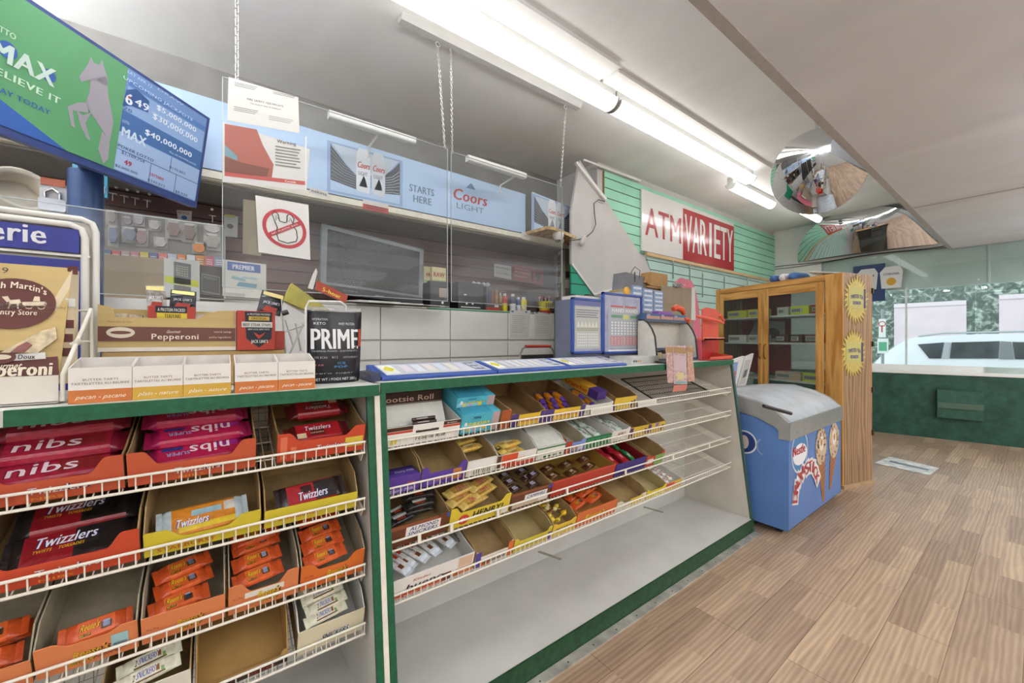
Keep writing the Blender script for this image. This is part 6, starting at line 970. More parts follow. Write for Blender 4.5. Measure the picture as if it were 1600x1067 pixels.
b = MB(); b.box((r1[0]+.01, yc+.021, ZT), (r2[1]-.005, yc+.16, r1[2]-.01), M('5B5F70', .4)); b.box((r2[0]-.03, yc-.003, ZT), (r2[1]-.02, yc+.02, ZT+.022), M('25284A', .4)); b.build('case_body', t)
b = MB(); z = r1[2]; b.box((r1[0]+.06, yc+.03, z-.008), (r2[1]-.02, yc+.15, z+.018), M('D2D0C6', .5)); b.box((r1[0]+.16, yc+.03, z+.018), (r1[0]+.2, yc+.06, z+.03), M('2A2A2A', .4)); tag(b.build('flat_device'), 'cream flat device lying on top of the blue ticket case', 'device')
p = at(979, 461, Y=yc+.06); b = MB(); b.lathe([(.018, 0), (.022, .02), (.02, .045), (.008, .06)], (p.x, yc+.06, r2[2]), M('D8A03A', .4), 14); tag(b.build('glue_bottle'), 'small amber bottle on top of the ticket case', 'bottle')
t = thing('receipt_printer', 'grey receipt printer with looping cables above the ticket case', 'printer', at(990, 450, Y=1.95)); p, q = at(975, 452, Y=1.98), at(1010, 430, Y=1.98); b = MB(); b.prism([(p.x, 1.98, p.z), (q.x, 1.98, p.z), (q.x-.01, 1.98, q.z-.02), (p.x+.02, 1.98, q.z)], (0, .12, 0), M('77777A', .45)); b.build('housing', t, .005); b = MB(); m = (p+q)/2; b.tube([m+Vector((.05, 0, .03)), m+Vector((.06, 0, .1)), m+Vector((.02, .02, .13)), m+Vector((-.03, .02, .08)), m+Vector((-.02, 0, .03))], .003, BLK, 6); b.tube([m+Vector((-.01, 0, .0)), m+Vector((-.01, 0, .08))], .006, M('3A3A3A', .4), 6); b.build('cable', t)
b = MB(); b.box((p.x-.02, 1.96, ZT), (q.x+.04, 2.08, p.z), M('C6C2B6', .6)); b.box((p.x-.03, 1.95, p.z-.012), (q.x+.05, 2.1, p.z), M('B59A68', .6)); tag(b.build('terminal_stand'), 'cream stand carrying the receipt printer behind the ticket case', 'stand')
# posters, cardboard behind, small carton
def bhex(b, x0, y0, x1, y1, Y, m, dep): p, q = at(x0, y1, Y=Y), at(x1, y0, Y=Y); b.box((p.x, Y, p.z), (q.x, Y+dep, q.z), m); return p, q
t = thing('battery_card', 'hanging cards of blue and white battery packs beside the ticket case', 'battery cards', at(1020, 480, Y=1.85))
for k, (x0, x1, y0) in enumerate(((988, 1003, 447), (1005, 1020, 452), (1022, 1036, 456))): b = MB(); p, q = bhex(b, x0, y0, x1, 487, 1.83+.01*k, M('8FA6C8', .4, 0, .2, 40), .01); [pr(b, Vector((p.x, 1.828+.01*k, p.z)), X3*(q.x-p.x), Z3*(q.z-p.z), .1, .06+.2*j, .9, .14+.2*j, 'DDE2EA') for j in range(5)]; b.build('card', t)
b = MB(); P = [at(*p, Y=1.88) for p in ((1034, 580), (1084, 578), (1082, 451), (1034, 446))]; b.prism(P, (0, .008, 0), M('9C8E78', .8, 0, .08, 10)); b.prism([at(*p, Y=1.875) for p in ((1080, 500), (1087, 500), (1086, 449), (1081, 449))], (0, .004, 0), PAPER); tag(b.build('cardboard_sheet'), 'upright grey brown cardboard sheet behind the orange handset', 'cardboard')
b = MB(); bhex(b, 1017, 429, 1043, 446, 1.95, M('B58E5C', .7), .08); b.prism([at(*p, Y=1.95) for p in ((1010, 441), (1017, 446), (1017, 429), (1015, 425))], (0, .08, 0), M('A87E4C', .7)); b.box((at(1012, 440, Y=1.95).x, 1.95, at(1012, 447, Y=1.95).z-.01), (at(1045, 440, Y=1.95).x, 2.03, at(1012, 446, Y=1.95).z), M('B58E5C', .7)); tag(b.build('small_carton'), 'small open tan carton above the cardboard sheet', 'carton')
b = MB(); P = [at(*p, Y=1.95) for p in ((1056, 578), (1096, 578), (1096, 520), (1092, 480), (1086, 450), (1080, 438), (1064, 434), (1056, 440))]; P[0].z = P[1].z = at(1150, 606, Y=1.73).z+.001; b.prism(P, (0, .01, 0), M('D8788A', .5, 0, .05, 10)); p = at(1066, 446, Y=1.948); b.text('COFFEE', p, X3, Z3, .016, ink('F2E0E2'), .06, .04); b.text('TO GO', p-Z3*.024, X3, Z3, .012, ink('F2E0E2'), .05, .03); tag(b.build('pink_sign'), 'curved pink sign board rising behind the cardboard sheet', 'sign')
b = MB(); a = at(1055, 448, Y=1.86)
for k in range(5): b.lathe([(.001, 0), (.02, .008), (.022, .025), (.001, .04)], a+Vector((.018*k, .01*(k % 2), -.005*(k % 2))), BAGCLEAR, 6)
tag(b.build('plastic_wrap'), 'clear plastic wrap crumpled on top of the cardboard sheet', 'plastic wrap')
# white and black tiered gum stand
t = thing('tiered_stand', 'white and black tiered counter stand with curved sides', 'counter stand', (2.45, 1.53, ZT)); ys0 = 1.46
for xx in (at(1027, 580, Y=ys0).x, at(1090, 560, Y=ys0).x):
    zT = at(1010, 500, Y=1.56).z; pts = [(ys0, ZT), (1.605, ZT), (1.605, zT), (1.56, zT), (1.53, zT-.02), (1.50, zT-.06), (1.478, zT-.11)]
    b = MB(); b.prism([(xx, y, z) for y, z in pts], (.006, 0, 0), M('D3D0C6', .4)); sp = b.build('side_panel', t); b = MB(); b.tube([(xx+.003, y, z) for y, z in [(1.60, zT), (1.56, zT), (1.53, zT-.02), (1.50, zT-.06), (1.478, zT-.11), (ys0, ZT+.004)]], .006, BLK, 6); b.build('black_edge', sp)
xa_, xb_ = at(1027, 580, Y=ys0).x+.006, at(1090, 560, Y=ys0).x
for z, ya_ in ((ZT+.005, ys0+.01), (ZT+.075, 1.51), (zT-.012, 1.545)): b = MB(); b.box((xa_, ya_, z), (xb_, 1.60, z+.008), M('3A3D46', .4)); b.box((xa_, ya_-.004, z), (xb_, ya_, z+.018), M('4A5468', .4)); b.build('tier', t)
b = MB(); b.box((xa_, 1.600, ZT), (xb_, 1.605, zT), M('C8C4B8', .5)); b.build('back_panel', t)
# goods on the stand
for k in range(3):
    w3 = (xb_-xa_)/3; b = MB(); x0 = xa_+k*w3; z0 = zT+.005; b.box((x0+.002, 1.545, z0), (x0+w3-.002, 1.602, z0+.04), M(('46618A', '5A4A78', '3F6A96')[k], .4)); b.rect((x0+.004, 1.5445, z0+.004), X3, Z3, 0, 0, w3-.01, .02, ink('B58A7A')); b.text('ICE', (x0+.012, 1.544, z0+.024), X3, Z3, .011, ink('E2E6EC'), .03, .04)
    tag(b.build('gum_box'), '%s blue gum box on the top tier of the counter stand' % ('left', 'middle', 'right')[k], 'gum box', 'gum boxes on the counter stand')
b = MB(); b.box((xa_+w3*.9, 1.55, z0+.041), (xa_+w3*1.9, 1.60, z0+.058), M('8A4FA8', .4)); tag(b.build('purple_pack'), 'purple pack lying on the gum boxes', 'pack')
p = Vector((xb_-.06, 1.57, z0+.062)); t = thing('price_gun', 'orange price labelling gun resting on the gum boxes', 'price gun', p); b = MB(); OG = M('D8552E', .4); b.tube([p+Vector((-.07, 0, .02)), p+Vector((-.03, 0, .035)), p+Vector((.03, -.01, .02)), p+Vector((.055, -.01, -.01))], [.016, .022, .021, .014], OG, 12); b.build('body', t); b = MB(); b.tube([p+Vector((.04, -.02, -.045)), p+Vector((.09, -.03, -.05)), p+Vector((.08, -.03, -.075))], .013, OG, 10); b.build('handle', t)
for k in range(4): b = MB(); x0 = xa_+.03+k*.05; b.box((x0, ys0+.02, ZT+.014), (x0+.045, ys0+.10, ZT+.014+(.05, .04, .055, .06)[k]), M(('C9BE8E', 'B9B2A0', '7A5A54', '8A7A76')[k], .5)); tag(b.build('snack_box'), '%s small box on the lowest tier of the counter stand' % ('cream', 'grey beige', 'dark brown', 'mauve')[k], 'small box', 'boxes on the lowest tier')
b = MB(); p, q = at(985, 575, Y=1.44), at(1013, 560, Y=1.44); b.box((at(988, 570, Y=1.45).x, 1.45, ZT), (xa_-.004, 1.62, ZT+.045), M('C8C8C4', .5)); [b.disc((at(988, 570, Y=1.45).x+.016+.02*k, 1.449, ZT+.018), X3, Z3, .007, .007, ink(('2A2A2A', '3A3A3A', 'C08A4A', 'C8A05A')[k]), 14) for k in range(4)]; tag(b.build('sticker_board'), 'small white board with round dots beside the counter stand', 'board')
# salmon plastic shelf unit
t = thing('plastic_shelf', 'orange red plastic two tier shelf with a curved back at the counter end', 'plastic shelf', (2.9, 1.45, ZT)); RP = M('D85A44', .35, 0, .04, 10); RD2 = M('B02A22', .4); x0, x1 = xb_+.012, at(1145, 560, Y=1.375).x
YA, YBk = 1.375, 1.53; b = MB(); b.box((x0, YA, ZT), (x1, YBk, ZT+.008), RD2); b.box((x0, YA, ZT), (x1, YA+.006, ZT+.026), RP); b.prism([(x1-.006, YA, ZT), (x1-.006, YBk, ZT), (x1-.006, YBk, ZT+.05), (x1-.006, YA, ZT+.026)], (.006, 0, 0), RP); b.build('lower_tray', t, .002)
zs = at(1115, 531, Y=1.42).z; x2 = at(1132, 530, Y=1.42).x; zt = at(1108, 481, Y=YBk).z; x3, x4 = at(1096, 500, Y=YBk).x, at(1120, 500, Y=YBk).x
b = MB(); b.box((x0, YBk-.006, ZT), (at(1122, 500, Y=YBk).x, YBk, zs), RD2); b.build('back_panel', t)
b = MB(); b.prism([(x0, 1.42, zs), (x2, 1.42, zs), (x2-.05, YBk, zs), (x0, YBk, zs)], (0, 0, .010), RP); b.prism([(x0, 1.42, zs), (x2, 1.42, zs), (x2, 1.42, zs+.018), (x0, 1.42, zs+.018)], (0, .004, 0), M('E08A7C', .35)); b.build('upper_tray', t, .002)
b = MB(); b.prism([(x3, YBk-.012, zs), (x4, YBk-.012, zs), (x4, YBk-.012, zt-.05), (x4+.02, YBk-.012, zt-.035), (x4-.03, YBk-.012, zt-.008), (x3+.06, YBk-.012, zt), (x3, YBk-.012, zt-.015)], (0, .012, 0), RP); b.build('curved_back', t, .004)
b = MB(); q = [at(*p_, Y=1.47) for p_ in ((1095, 494), (1106, 497), (1118, 500), (1126, 505), (1127, 501), (1120, 492))]; b.tube([Vector((v_.x, 1.50-.05*min(i_, 3)/3, v_.z)) for i_, v_ in enumerate(q)], .011, RP, 8); b.build('carry_handle', t)
b = MB(); b.prism([(x0, 1.44, ZT+.008), (x0+.006, 1.44, ZT+.008), (x0+.006, YBk, ZT+.008), (x0, YBk, ZT+.008)], (0, 0, zs-ZT-.008), M('C8586A', .4)); b.build('side_wall', t)

# hanging ticket strips at the counter edge
t = thing('ticket_strip', 'three hanging strips of pinkish tickets taped over the green counter edge', 'ticket strip', at(1062, 612, Y=1.33)); 
for k, (x0, x1, xb0, xb1, yb) in enumerate(((1040, 1050, 1043, 1053, 598), (1051, 1072, 1053, 1074, 600), (1073, 1081, 1075, 1086, 596))):
    b = MB(); Yk = 1.335-.002*k; P = [at(xb0, yb, Y=Yk), at(xb1, yb, Y=Yk), at(x1, 540, Y=Yk), at(x0, 540, Y=Yk)]; b.prism(P, (0, .0015, 0), M(('C9A6A0', 'CDB2AC', 'CBA08E')[k], .5, 0, .25, 60)); ux, uz_ = P[1]-P[0], P[3]-P[0]; o = P[0]+Vector((0, -.001, 0)); pr(b, o, ux, uz_, .05, .82, .95, .97, 'A8885A')
    if k == 1: pr(b, o, ux, uz_, .25, .12, .75, .3, 'D2C28A'); pr(b, o, ux, uz_, .1, .02, .95, .07, '7AAAA8'); pr(b, o, ux, uz_, .05, .35, .95, .75, 'C8AEB4')
    b.build('strip', t)
b = MB(); p, q = at(1048, 540, Y=1.34), at(1078, 540, Y=1.34); b.prism([(p.x, 1.338, TOPZ-.02), (q.x, 1.338, TOPZ-.02), (q.x, 1.338, TOPZ+.004), (p.x, 1.338, TOPZ+.004)], (0, .008, 0), M('3A3A3C', .4)); b.prism([(p.x, 1.338, TOPZ+.002), (q.x, 1.338, TOPZ+.002), (q.x, 1.47, TOPZ+.012), (p.x, 1.47, TOPZ+.012)], (0, 0, .004), M('3A3A3C', .4)); b.build('holder_clip', t)
b = MB(); P = [at(*p, Y=1.34) for p in ((1051, 612), (1072, 610), (1074, 601), (1053, 602))]; b.prism(P, (0, .001, 0), ink('C87A6A')); b.build('tail_ticket', t)
# black wire basket on the top shelf right
T = SF('G', 0); t = thing('black_basket', 'flat black wire basket on the empty right end of the top shelf', 'wire basket', T=T @ Matrix.Translation((2.45, .03, .0))); b = MB(T); x0, x1, y0, y1 = 2.10, 2.75, .03, .29; BW = M('2C2A28', .4)
b.tube([(x0, y0, .006), (x1, y0, .006), (x1, y1, .03), (x0, y1, .03), (x0, y0, .006)], .005, BW, 6); [b.tube([(x0+(x1-x0)*k/26, y0, .006), (x0+(x1-x0)*k/26, y1, .03)], .0016, BW, 4) for k in range(27)]; [b.tube([(x0, y0+(y1-y0)*k/5, .008+.022*k/5), (x1, y0+(y1-y0)*k/5, .008+.022*k/5)], .002, BW, 4) for k in range(1, 5)]; b.build('wire_grid', t)
# ------------------------------------------------------------------ ice cream freezer
FBL = M('5A80BC', .35, 0, .06, 4); SIL = M('B9BDBD', .3, .6, .06, 10)
LIDM = M('DCE3E8', .3, 0, .12, 6, spec=.25).copy(); LIDM.node_tree.nodes['Principled BSDF'].inputs['Alpha'].default_value = .62
fz = thing('ice_cream_freezer', 'blue chest freezer with ice cream cones printed on its front and a glass lid', 'freezer', (3.66, 1.35, 0)); fx0, fx1, fy0, fy1 = 3.09, 4.24, 1.02, 1.70
prof = [(1.02, .675), (1.10, .745), (1.20, .79), (1.36, .825), (1.55, .815), (1.70, .795)]
b = MB(); pts = [(fy0, .05)]+prof+[(fy1, .05)]; b.prism([(fx0, y, z) for y, z in pts], (fx1-fx0, 0, 0), FBL); b.build('body', fz, .012)
b = MB(); rim = prof+[(y, z+.11) for y, z in reversed(prof)]; b.prism([(fx0-.012, y, z) for y, z in rim], (.05, 0, 0), SIL); b.prism([(fx1-.038, y, z) for y, z in rim], (.05, 0, 0), SIL)
b.box((fx0-.010, fy0-.012, .667), (fx1+.010, fy0+.058, .784), SIL); b.box((fx0-.010, fy1-.05, .797), (fx1+.010, fy1+.012, .906), SIL); b.build('rim', fz)
b = MB(); n = len(prof); b.loft([[(x, y, z+.112) for y, z in prof]+[(x, y, z+.106) for y, z in reversed(prof)] for x in (fx0+.038, fx1-.038)], LIDM); b.build('glass_lid', fz)
b = MB(); b.prism([(fx0+.07, fy0+.06, .67), (fx0+.07, fy1-.06, .79), (fx0+.07, fy1-.06, .86), (fx0+.07, 1.52, .882), (fx0+.07, 1.28, .882), (fx0+.07, 1.2, .85), (fx0+.07, fy0+.06, .74)], (fx1-fx0-.14, 0, 0), M('DDE3E6', .5)); b.build('inner_floor', fz)
b = MB(); p, q = Vector((3.30, 1.12, .888)), Vector((3.52, 1.06, .84)); b.tube([at(1193, 634, Z=.915), at(1236, 646, Z=.855)], .012, BLK, 8); b.build('lid_handle', fz)
for x, y in ((fx0+.08, fy0+.08), (fx1-.08, fy0+.08), (fx0+.08, fy1-.08), (fx1-.08, fy1-.08)): b = MB(); b.tube([(x-.014, y, .026), (x+.014, y, .026)], .026, BLK, 14); b.box((x-.02, y-.02, .04), (x+.02, y+.02, .055), SIL); b.build('caster', fz)
FYP = fy0-.0012; fp = lambda x, y, e=0: at(x, y, Y=FYP-e)
b = MB(); c = fp(1250, 705); b.disc(c, X3, Z3, .155, .155, ink('DCE3EC'), 30); b.disc(c-Y3*.0006, X3, Z3, .145, .142, ink('4F83B4'), 30); b.disc(c-Y3*.0012-Z3*.02, X3, Z3, .135, .075, ink('E8EAEE'), 28); p = fp(1239.5, 714, .003); b.text('Nestle', p, X3, Z3, .065, ink('B8343E'), .23, .06)
b.build('round_emblem', fz)
b = MB()
for s, x, y, a in (('D', 1243.2, 777, 78), ('R', 1245, 762, 68), ('U', 1249, 749, 58), ('M', 1254.5, 738.5, 42), ('S', 1261.5, 731, 22), ('T', 1266.5, 728, 2), ('I', 1271, 729, -14), ('C', 1274, 736, -34), ('K', 1277.5, 746, -52)):
    lk = 'DRUMSTICK'.index(s); P = fp(x, y, .0006*lk); r = math.radians(a); U = Vector((math.cos(r), 0, math.sin(r))); V = Vector((-math.sin(r), 0, math.cos(r))); b.poly([P-U*.052-V*.058, P+U*.052-V*.058, P+U*.052+V*.058, P-U*.052+V*.058], ink('E9E4E2')); b.text(s, fp(x, y, .007)-V*.042, U, V, .082, ink('B4434A'), .07 if s != 'I' else .02, .05, 0, 'C')
b.build('arched_lettering', fz)
b = MB(); random.seed(4)
for (cx, cy, tx_, ty) in ((1283, 697, 1287, 784), (1303, 688, 1297, 765)):
    c, tip = fp(cx, cy, .001), fp(tx_, ty, .001); R = .125; s = .19; b.poly([c-X3*R*.7-Z3*.08, tip-X3*.02, tip+X3*.02, c+X3*R*.8-Z3*.08], ink('A8714A')); 
    for k in range(6): q = c+(tip-c)*(.45+.09*k); b.poly([q-X3*(.08-.012*k)-Y3*.0006, q+X3*(.08-.012*k)-Y3*.0006+Z3*.03, q+X3*(.08-.012*k)-Y3*.0006+Z3*.036, q-X3*(.08-.012*k)-Y3*.0006+Z3*.006], ink('7A4A30'))
    b.disc(c-Y3*.001, X3, Z3, R, R*1.15, ink('CDB59A'), 24); b.disc(c-Y3*.002+Z3*.03, X3, Z3, R*.4, R*.55, ink('E9E0D0'), 18); b.disc(c-Y3*.003+Z3*.03, X3, Z3, R*.18, R*.22, ink('C08A4E'), 12)
    for k in range(46): a = random.random()*2*PI; rr = R*(.5+.5*random.random()); P = c+X3*math.cos(a)*rr+Z3*math.sin(a)*rr*1.15-Y3*.0025; b.disc(P, X3, Z3, .012, .010, ink(random.choice(('A67B54', 'E3D2B4', '8A5A3A', 'D2B48A'))), 6)
b.build('cone_picture', fz)
b = MB(); c = Vector((fx0-.0012, 1.30, .60)); b.disc(c, Y3, Z3, .085, .085, ink('E2E6EC'), 26); b.disc(c-X3*.0006, Y3, Z3, .074, .074, ink('2A3F78'), 26); b.disc(c-X3*.0012, Y3, Z3, .03, .05, ink('D8C8B8'), 14); b.ring(c-X3*.001-Y3*.13-Z3*.01, Y3, Z3, .05, .06, .008, ink('9AA8D0'), 14, -80, 60); b.build('side_emblem', fz)
b = MB(); b.rect(fp(1308, 652, .002), X3, Z3, 0, 0, .06, .03, ink('DDE2EA')); b.rect((fx0+.10, fy0-.0135, .70), X3, Z3, 0, 0, .05, .02, ink('8A9096')); b.build('small_label', fz)
for k in range(8): b = MB(); x = 3.25+.11*k; b.box((x, 1.28+.04*(k % 3), .886), (x+.085, 1.38+.04*(k % 3), .900), M(('D9DDE6', 'C9A0A8', 'E2E2DA', 'A9C0DA', 'E0D6C0', 'D2D8DE', 'C8B8CC', 'DADAD2')[k], .4)); tag(b.build('frozen_treat'), '%s wrapped frozen treat seen through the freezer glass' % ('white', 'pink', 'cream', 'light blue', 'beige', 'silver', 'lilac', 'ivory')[k], 'frozen treat', 'treats in the freezer')
# magazines / flyers standing behind the freezer
for k, (x0, x1, xt0, xt1, yt, c, lab) in enumerate(((1141, 1150, 1146, 1163, 556, '8CA3CC', 'white and blue flyer leaning behind the freezer, left one'), (1152, 1165, 1164, 1178, 552, 'C9C8C0', 'white and grey flyer leaning behind the freezer, right one'))):
    Yk = 1.745; P = [at(x0, 606, Y=Yk), at(x1, 604, Y=Yk), at(xt1, yt, Y=Yk), at(xt0, yt+6, Y=Yk)]; b = MB(); b.prism(P, (0, .02, 0), M('E2E2DE', .35)); o = P[0]-Y3*.001; ux, uz_ = P[1]-P[0], P[3]-P[0]; b.poly([o+ux*.1+uz_*.1, o+ux*.8+uz_*.1, o+ux*.85+uz_*.9, o+ux*.15+uz_*.9], ink(c)); b.poly([o-Y3*.001+ux*.3+uz_*.3, o-Y3*.001+ux*.7+uz_*.35, o-Y3*.001+ux*.7+uz_*.6, o-Y3*.001+ux*.35+uz_*.55], ink(('C86A74', '6A6A6A')[k]))
    tag(b.build('flyer'), lab, 'flyer')
b = MB(); b.box((3.03, 1.73, 0), (3.75, 2.0, at(1150, 606, Y=1.73).z), M('CFCBC0', .5)); tag(b.build('low_stand'), 'low white stand behind the freezer holding the flyers', 'stand')

# ------------------------------------------------------------------ oak display cabinet
ua = math.radians(16.5); U_, D_ = Vector((math.sin(ua), math.cos(ua), 0)), Vector((math.cos(ua), -math.sin(ua), 0)); K0 = Vector((4.54, 1.07, 0)); KW, KD, KH = 1.38, .41, 1.955
KT = Matrix(((D_.x, U_.x, 0, K0.x), (D_.y, U_.y, 0, K0.y), (0, 0, 1, 0), (0, 0, 0, 1)))     # local x = depth, y = width
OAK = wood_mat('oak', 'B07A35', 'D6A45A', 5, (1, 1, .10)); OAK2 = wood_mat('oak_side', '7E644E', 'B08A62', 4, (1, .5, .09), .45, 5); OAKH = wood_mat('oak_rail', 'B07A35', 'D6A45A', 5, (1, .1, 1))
kt = thing('oak_cabinet', 'tall oak cabinet with two glass doors and sunburst stickers on its side', 'cabinet', T=KT)
def kpx(x, y=500):       # photo x -> distance across the cabinet front, and height
    r = ray_(x, y); n = D_; t_ = (K0-C0).dot(n)/r.dot(n); p = C0+r*t_; return (p-K0).dot(U_), p.z
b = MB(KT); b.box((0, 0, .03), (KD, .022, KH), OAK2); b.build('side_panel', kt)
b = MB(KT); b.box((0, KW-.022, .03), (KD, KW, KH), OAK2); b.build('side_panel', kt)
b = MB(KT); b.box((0, .022, KH-.03), (KD, KW-.022, KH), OAKH); b.build('top_panel', kt)
b = MB(KT); b.box((KD-.012, .022, .1), (KD, KW-.022, KH-.03), clear_mat('back_glass', 'D0D6D6', .05, .02)); b.build('back_panel', kt)
b = MB(KT); b.box((0, .022, .03), (KD, KW-.022, .12), OAKH); b.box((-.03, -.02, 0), (KD, KW, .03), M('B89A76', .5, 0, .1, 10)); b.build('plinth', kt)
v = [kpx(x)[0] for x in (1305, 1291, 1278, 1203.7, 1195.5, 1187.6, 1133.7, 1127, 1120)]
b = MB(KT); b.box((-.016, 0, .03), (0, v[1], KH), OAK); b.box((-.016, v[7], .03), (0, KW, KH), OAK); b.box((-.016, v[1], KH-.055), (0, v[7], KH), OAKH); b.box((-.016, v[1], .03), (0, v[7], .09), OAKH); b.build('face_frame', kt, .002)
for (ya, yb, yc_, yd) in ((v[1]+.004, v[2], v[3], v[4]-.002), (v[4]+.002, v[5], v[6], v[7]-.004)):
    b = MB(KT); b.box((-.034, ya, .10), (-.017, yb, KH-.062), OAK); b.box((-.034, yc_, .10), (-.017, yd, KH-.062), OAK); b.box((-.034, yb, KH-.145), (-.017, yc_, KH-.062), OAKH); b.box((-.034, yb, .10), (-.017, yc_, .22), OAKH); dr = b.build('door', kt, .002)
    b = MB(KT); b.box((-.028, yb, .22), (-.024, yc_, KH-.145), GLASS); b.build('glass_pane', dr)
    yh = v[4]-.03 if ya < .5 else v[4]+.03; b = MB(KT); b.tube([(-.036, yh, 1.30), (-.058, yh, 1.28), (-.062, yh, 1.22), (-.058, yh, 1.16), (-.036, yh, 1.14)], .006, M('8A5A26', .3, .8), 8); b.build('handle', dr)
SHK = (1.60, 1.315, .93, .55)
for z in SHK: b = MB(KT); b.box((.01, .022, z-.018), (KD-.04, KW-.022, z), M('DAD9D2', .4)); b.build('shelf', kt)
b = MB(KT); b.box((KD-.03, .74, .95), (KD-.02, 1.34, 1.90), M('8A2F2A', .5)); b.poly([(KD-.031, 1.3, 1.3), (KD-.031, .8, 1.3), (KD-.031, .8, 1.55), (KD-.031, 1.15, 1.58)], ink('A8A6A4')); b.disc((KD-.032, .95, 1.42), Y3, Z3, .09, .06, ink('5A5450'), 18); tag(b.build('red_poster'), 'dark red poster inside the oak cabinet behind its left door', 'poster')
BOXC = (('D8D23A', 'yellow'), ('C9C6B8', 'grey white'), ('D2DC3C', 'lime'), ('B8453C', 'red'), ('5A3A34', 'dark brown'), ('7A5A54', 'mauve brown'), ('D2B49C', 'peach'), ('E2E0DA', 'white')); lay = {0: ((.16, .30, 3), (.32, .50, 2), (.52, .64, 1), (.80, .98, 0), (1.0, 1.25, 0)), 1: ((.14, .36, 5), (.38, .50, 4), (.52, .66, 4), (.80, .98, 1), (1.0, 1.24, 7)), 2: ((.14, .38, 2), (.40, .66, 6)), 3: ((.2, .5, 6),)}
for s, L_ in lay.items():
    for q, (a, c, k) in enumerate(L_):
        b = MB(KT); h = .085; b.box((.03, a, SHK[s]+.001), (.16, c, SHK[s]+h), M(BOXC[k][0], .45)); o = Vector((.0285, c-.01, SHK[s]+.02)); b.rect(o, (0, -1, 0), Z3, 0, 0, (c-a)*.6, .045, ink('B9B8B2')); [b.rect(o-X3*.001, (0, -1, 0), Z3, .01+.016*j, .008, .02+.016*j, .036, ink('5A5854')) for j in range(int((c-a)*.6/.016)-1)]
        tag(b.build('shelf_box'), '%s box, %s from the right on the %s shelf of the oak cabinet' % (BOXC[k][1], ORD[q], ('upper', 'middle', 'lower', 'lowest')[s]), 'carton', 'boxes in the oak cabinet')
# sunburst stickers on the side
for k, (px_, py_, r0, wd) in enumerate(((1337, 468, .215, 'upper'), (1333, 552, .215, 'lower'))):
    r = ray_(px_, py_); n = U_; t_ = (K0-C0).dot(n)/r.dot(n); p = C0+r*t_; cx = (p-K0).dot(D_); cz = p.z; t = thing('sunburst_sticker', '%s yellow sunburst beer sticker on the side of the oak cabinet' % wd, 'sticker', T=KT @ Matrix.Translation((cx, -.003, cz)), group=None)
    pts = []; N = 26; random.seed(k); SX = .78
    for q in range(N*2): a = 2*PI*q/(N*2); rr = r0*(1.0+.1*random.random()) if q % 2 == 0 else r0*.76; aa = a+(.07 if q % 2 == 0 else 0); pts.append((cx+math.cos(aa)*rr*SX, cz+math.sin(aa)*rr))
    SY = M('C9B464', .5, 0, .08, 20); b = MB(KT)
    for q in range(len(pts)): p1, p2 = pts[q], pts[(q+1) % len(pts)]; b.prism([(cx, -.002, cz), (p1[0], -.002, p1[1]), (p2[0], -.002, p2[1])], (0, -.004, 0), SY)
    b.build('sunburst', t); b = MB(KT); b.prism([(cx-.115, -.0065, cz-.08), (cx+.12, -.0065, cz-.09), (cx+.12, -.0065, cz+.11), (cx-.115, -.0065, cz+.10)], (0, -.003, 0), M('BFB86E', .5)); b.box((cx+.10, -.011, cz-.08), (cx+.125, -.0066, cz+.1), ink('4A4668')); b.build('plaque', t)
    b = MB(KT); b.text('TWISTED TEA', (cx-.09, -.0103, cz), X3, Z3, .036, ink('54507A'), .18, .05, 0, 'L', .012); b.box((cx-.055, -.0103, cz-.045), (cx+.055, -.0098, cz-.018), ink('54507A')); b.text('MALT TEA', (cx-.045, -.011, cz-.038), X3, Z3, .012, ink('C9C27A'), .09, .02); b.build('lettering', t)
for z in (1.78, 1.28, .85, .45): b = MB(KT); b.box((KD-.01, -.012, z), (KD+.008, .0, z+.05), M('3A2E26', .5)); b.build('hinge', kt)
# bottles and jugs on the cabinet
for k, (x, lab, c) in enumerate(((1198, 'blue jug on its side on top of the oak cabinet, nearest the mint wall', '3F68A8'), (1214, 'white paper wrapped roll on top of the oak cabinet', 'E2E4E8'), (1232, 'blue jug on its side on top of the oak cabinet, right of the white roll', '4570B0'))):
    y_, _ = kpx(x, 435); b = MB(KT); b.lathe([(.001, -.12), (.034, -.115), (.042, -.08), (.042, .08), (.034, .11), (.018, .125), (.018, .15), (.001, .15)], (.16, .5+.1*(2-k), KH+.043), M(c, .35), 18, Matrix.Rotation(math.radians(90), 4, 'Y')); tag(b.build('water_jug' if k != 1 else 'paper_roll'), lab, 'jug' if k != 1 else 'roll')
b = MB(KT); b.prism([(.1, .05, KH+.002), (.36, .1, KH+.002), (.36, .42, KH+.05), (.1, .38, KH+.07)], (0, 0, .012), M('DDE0DE', .4)); b.box((.2, .3, KH), (.24, .34, KH+.06), WHITE); tag(b.build('folded_sheet'), 'folded white sheet lying on top of the oak cabinet', 'sheet')

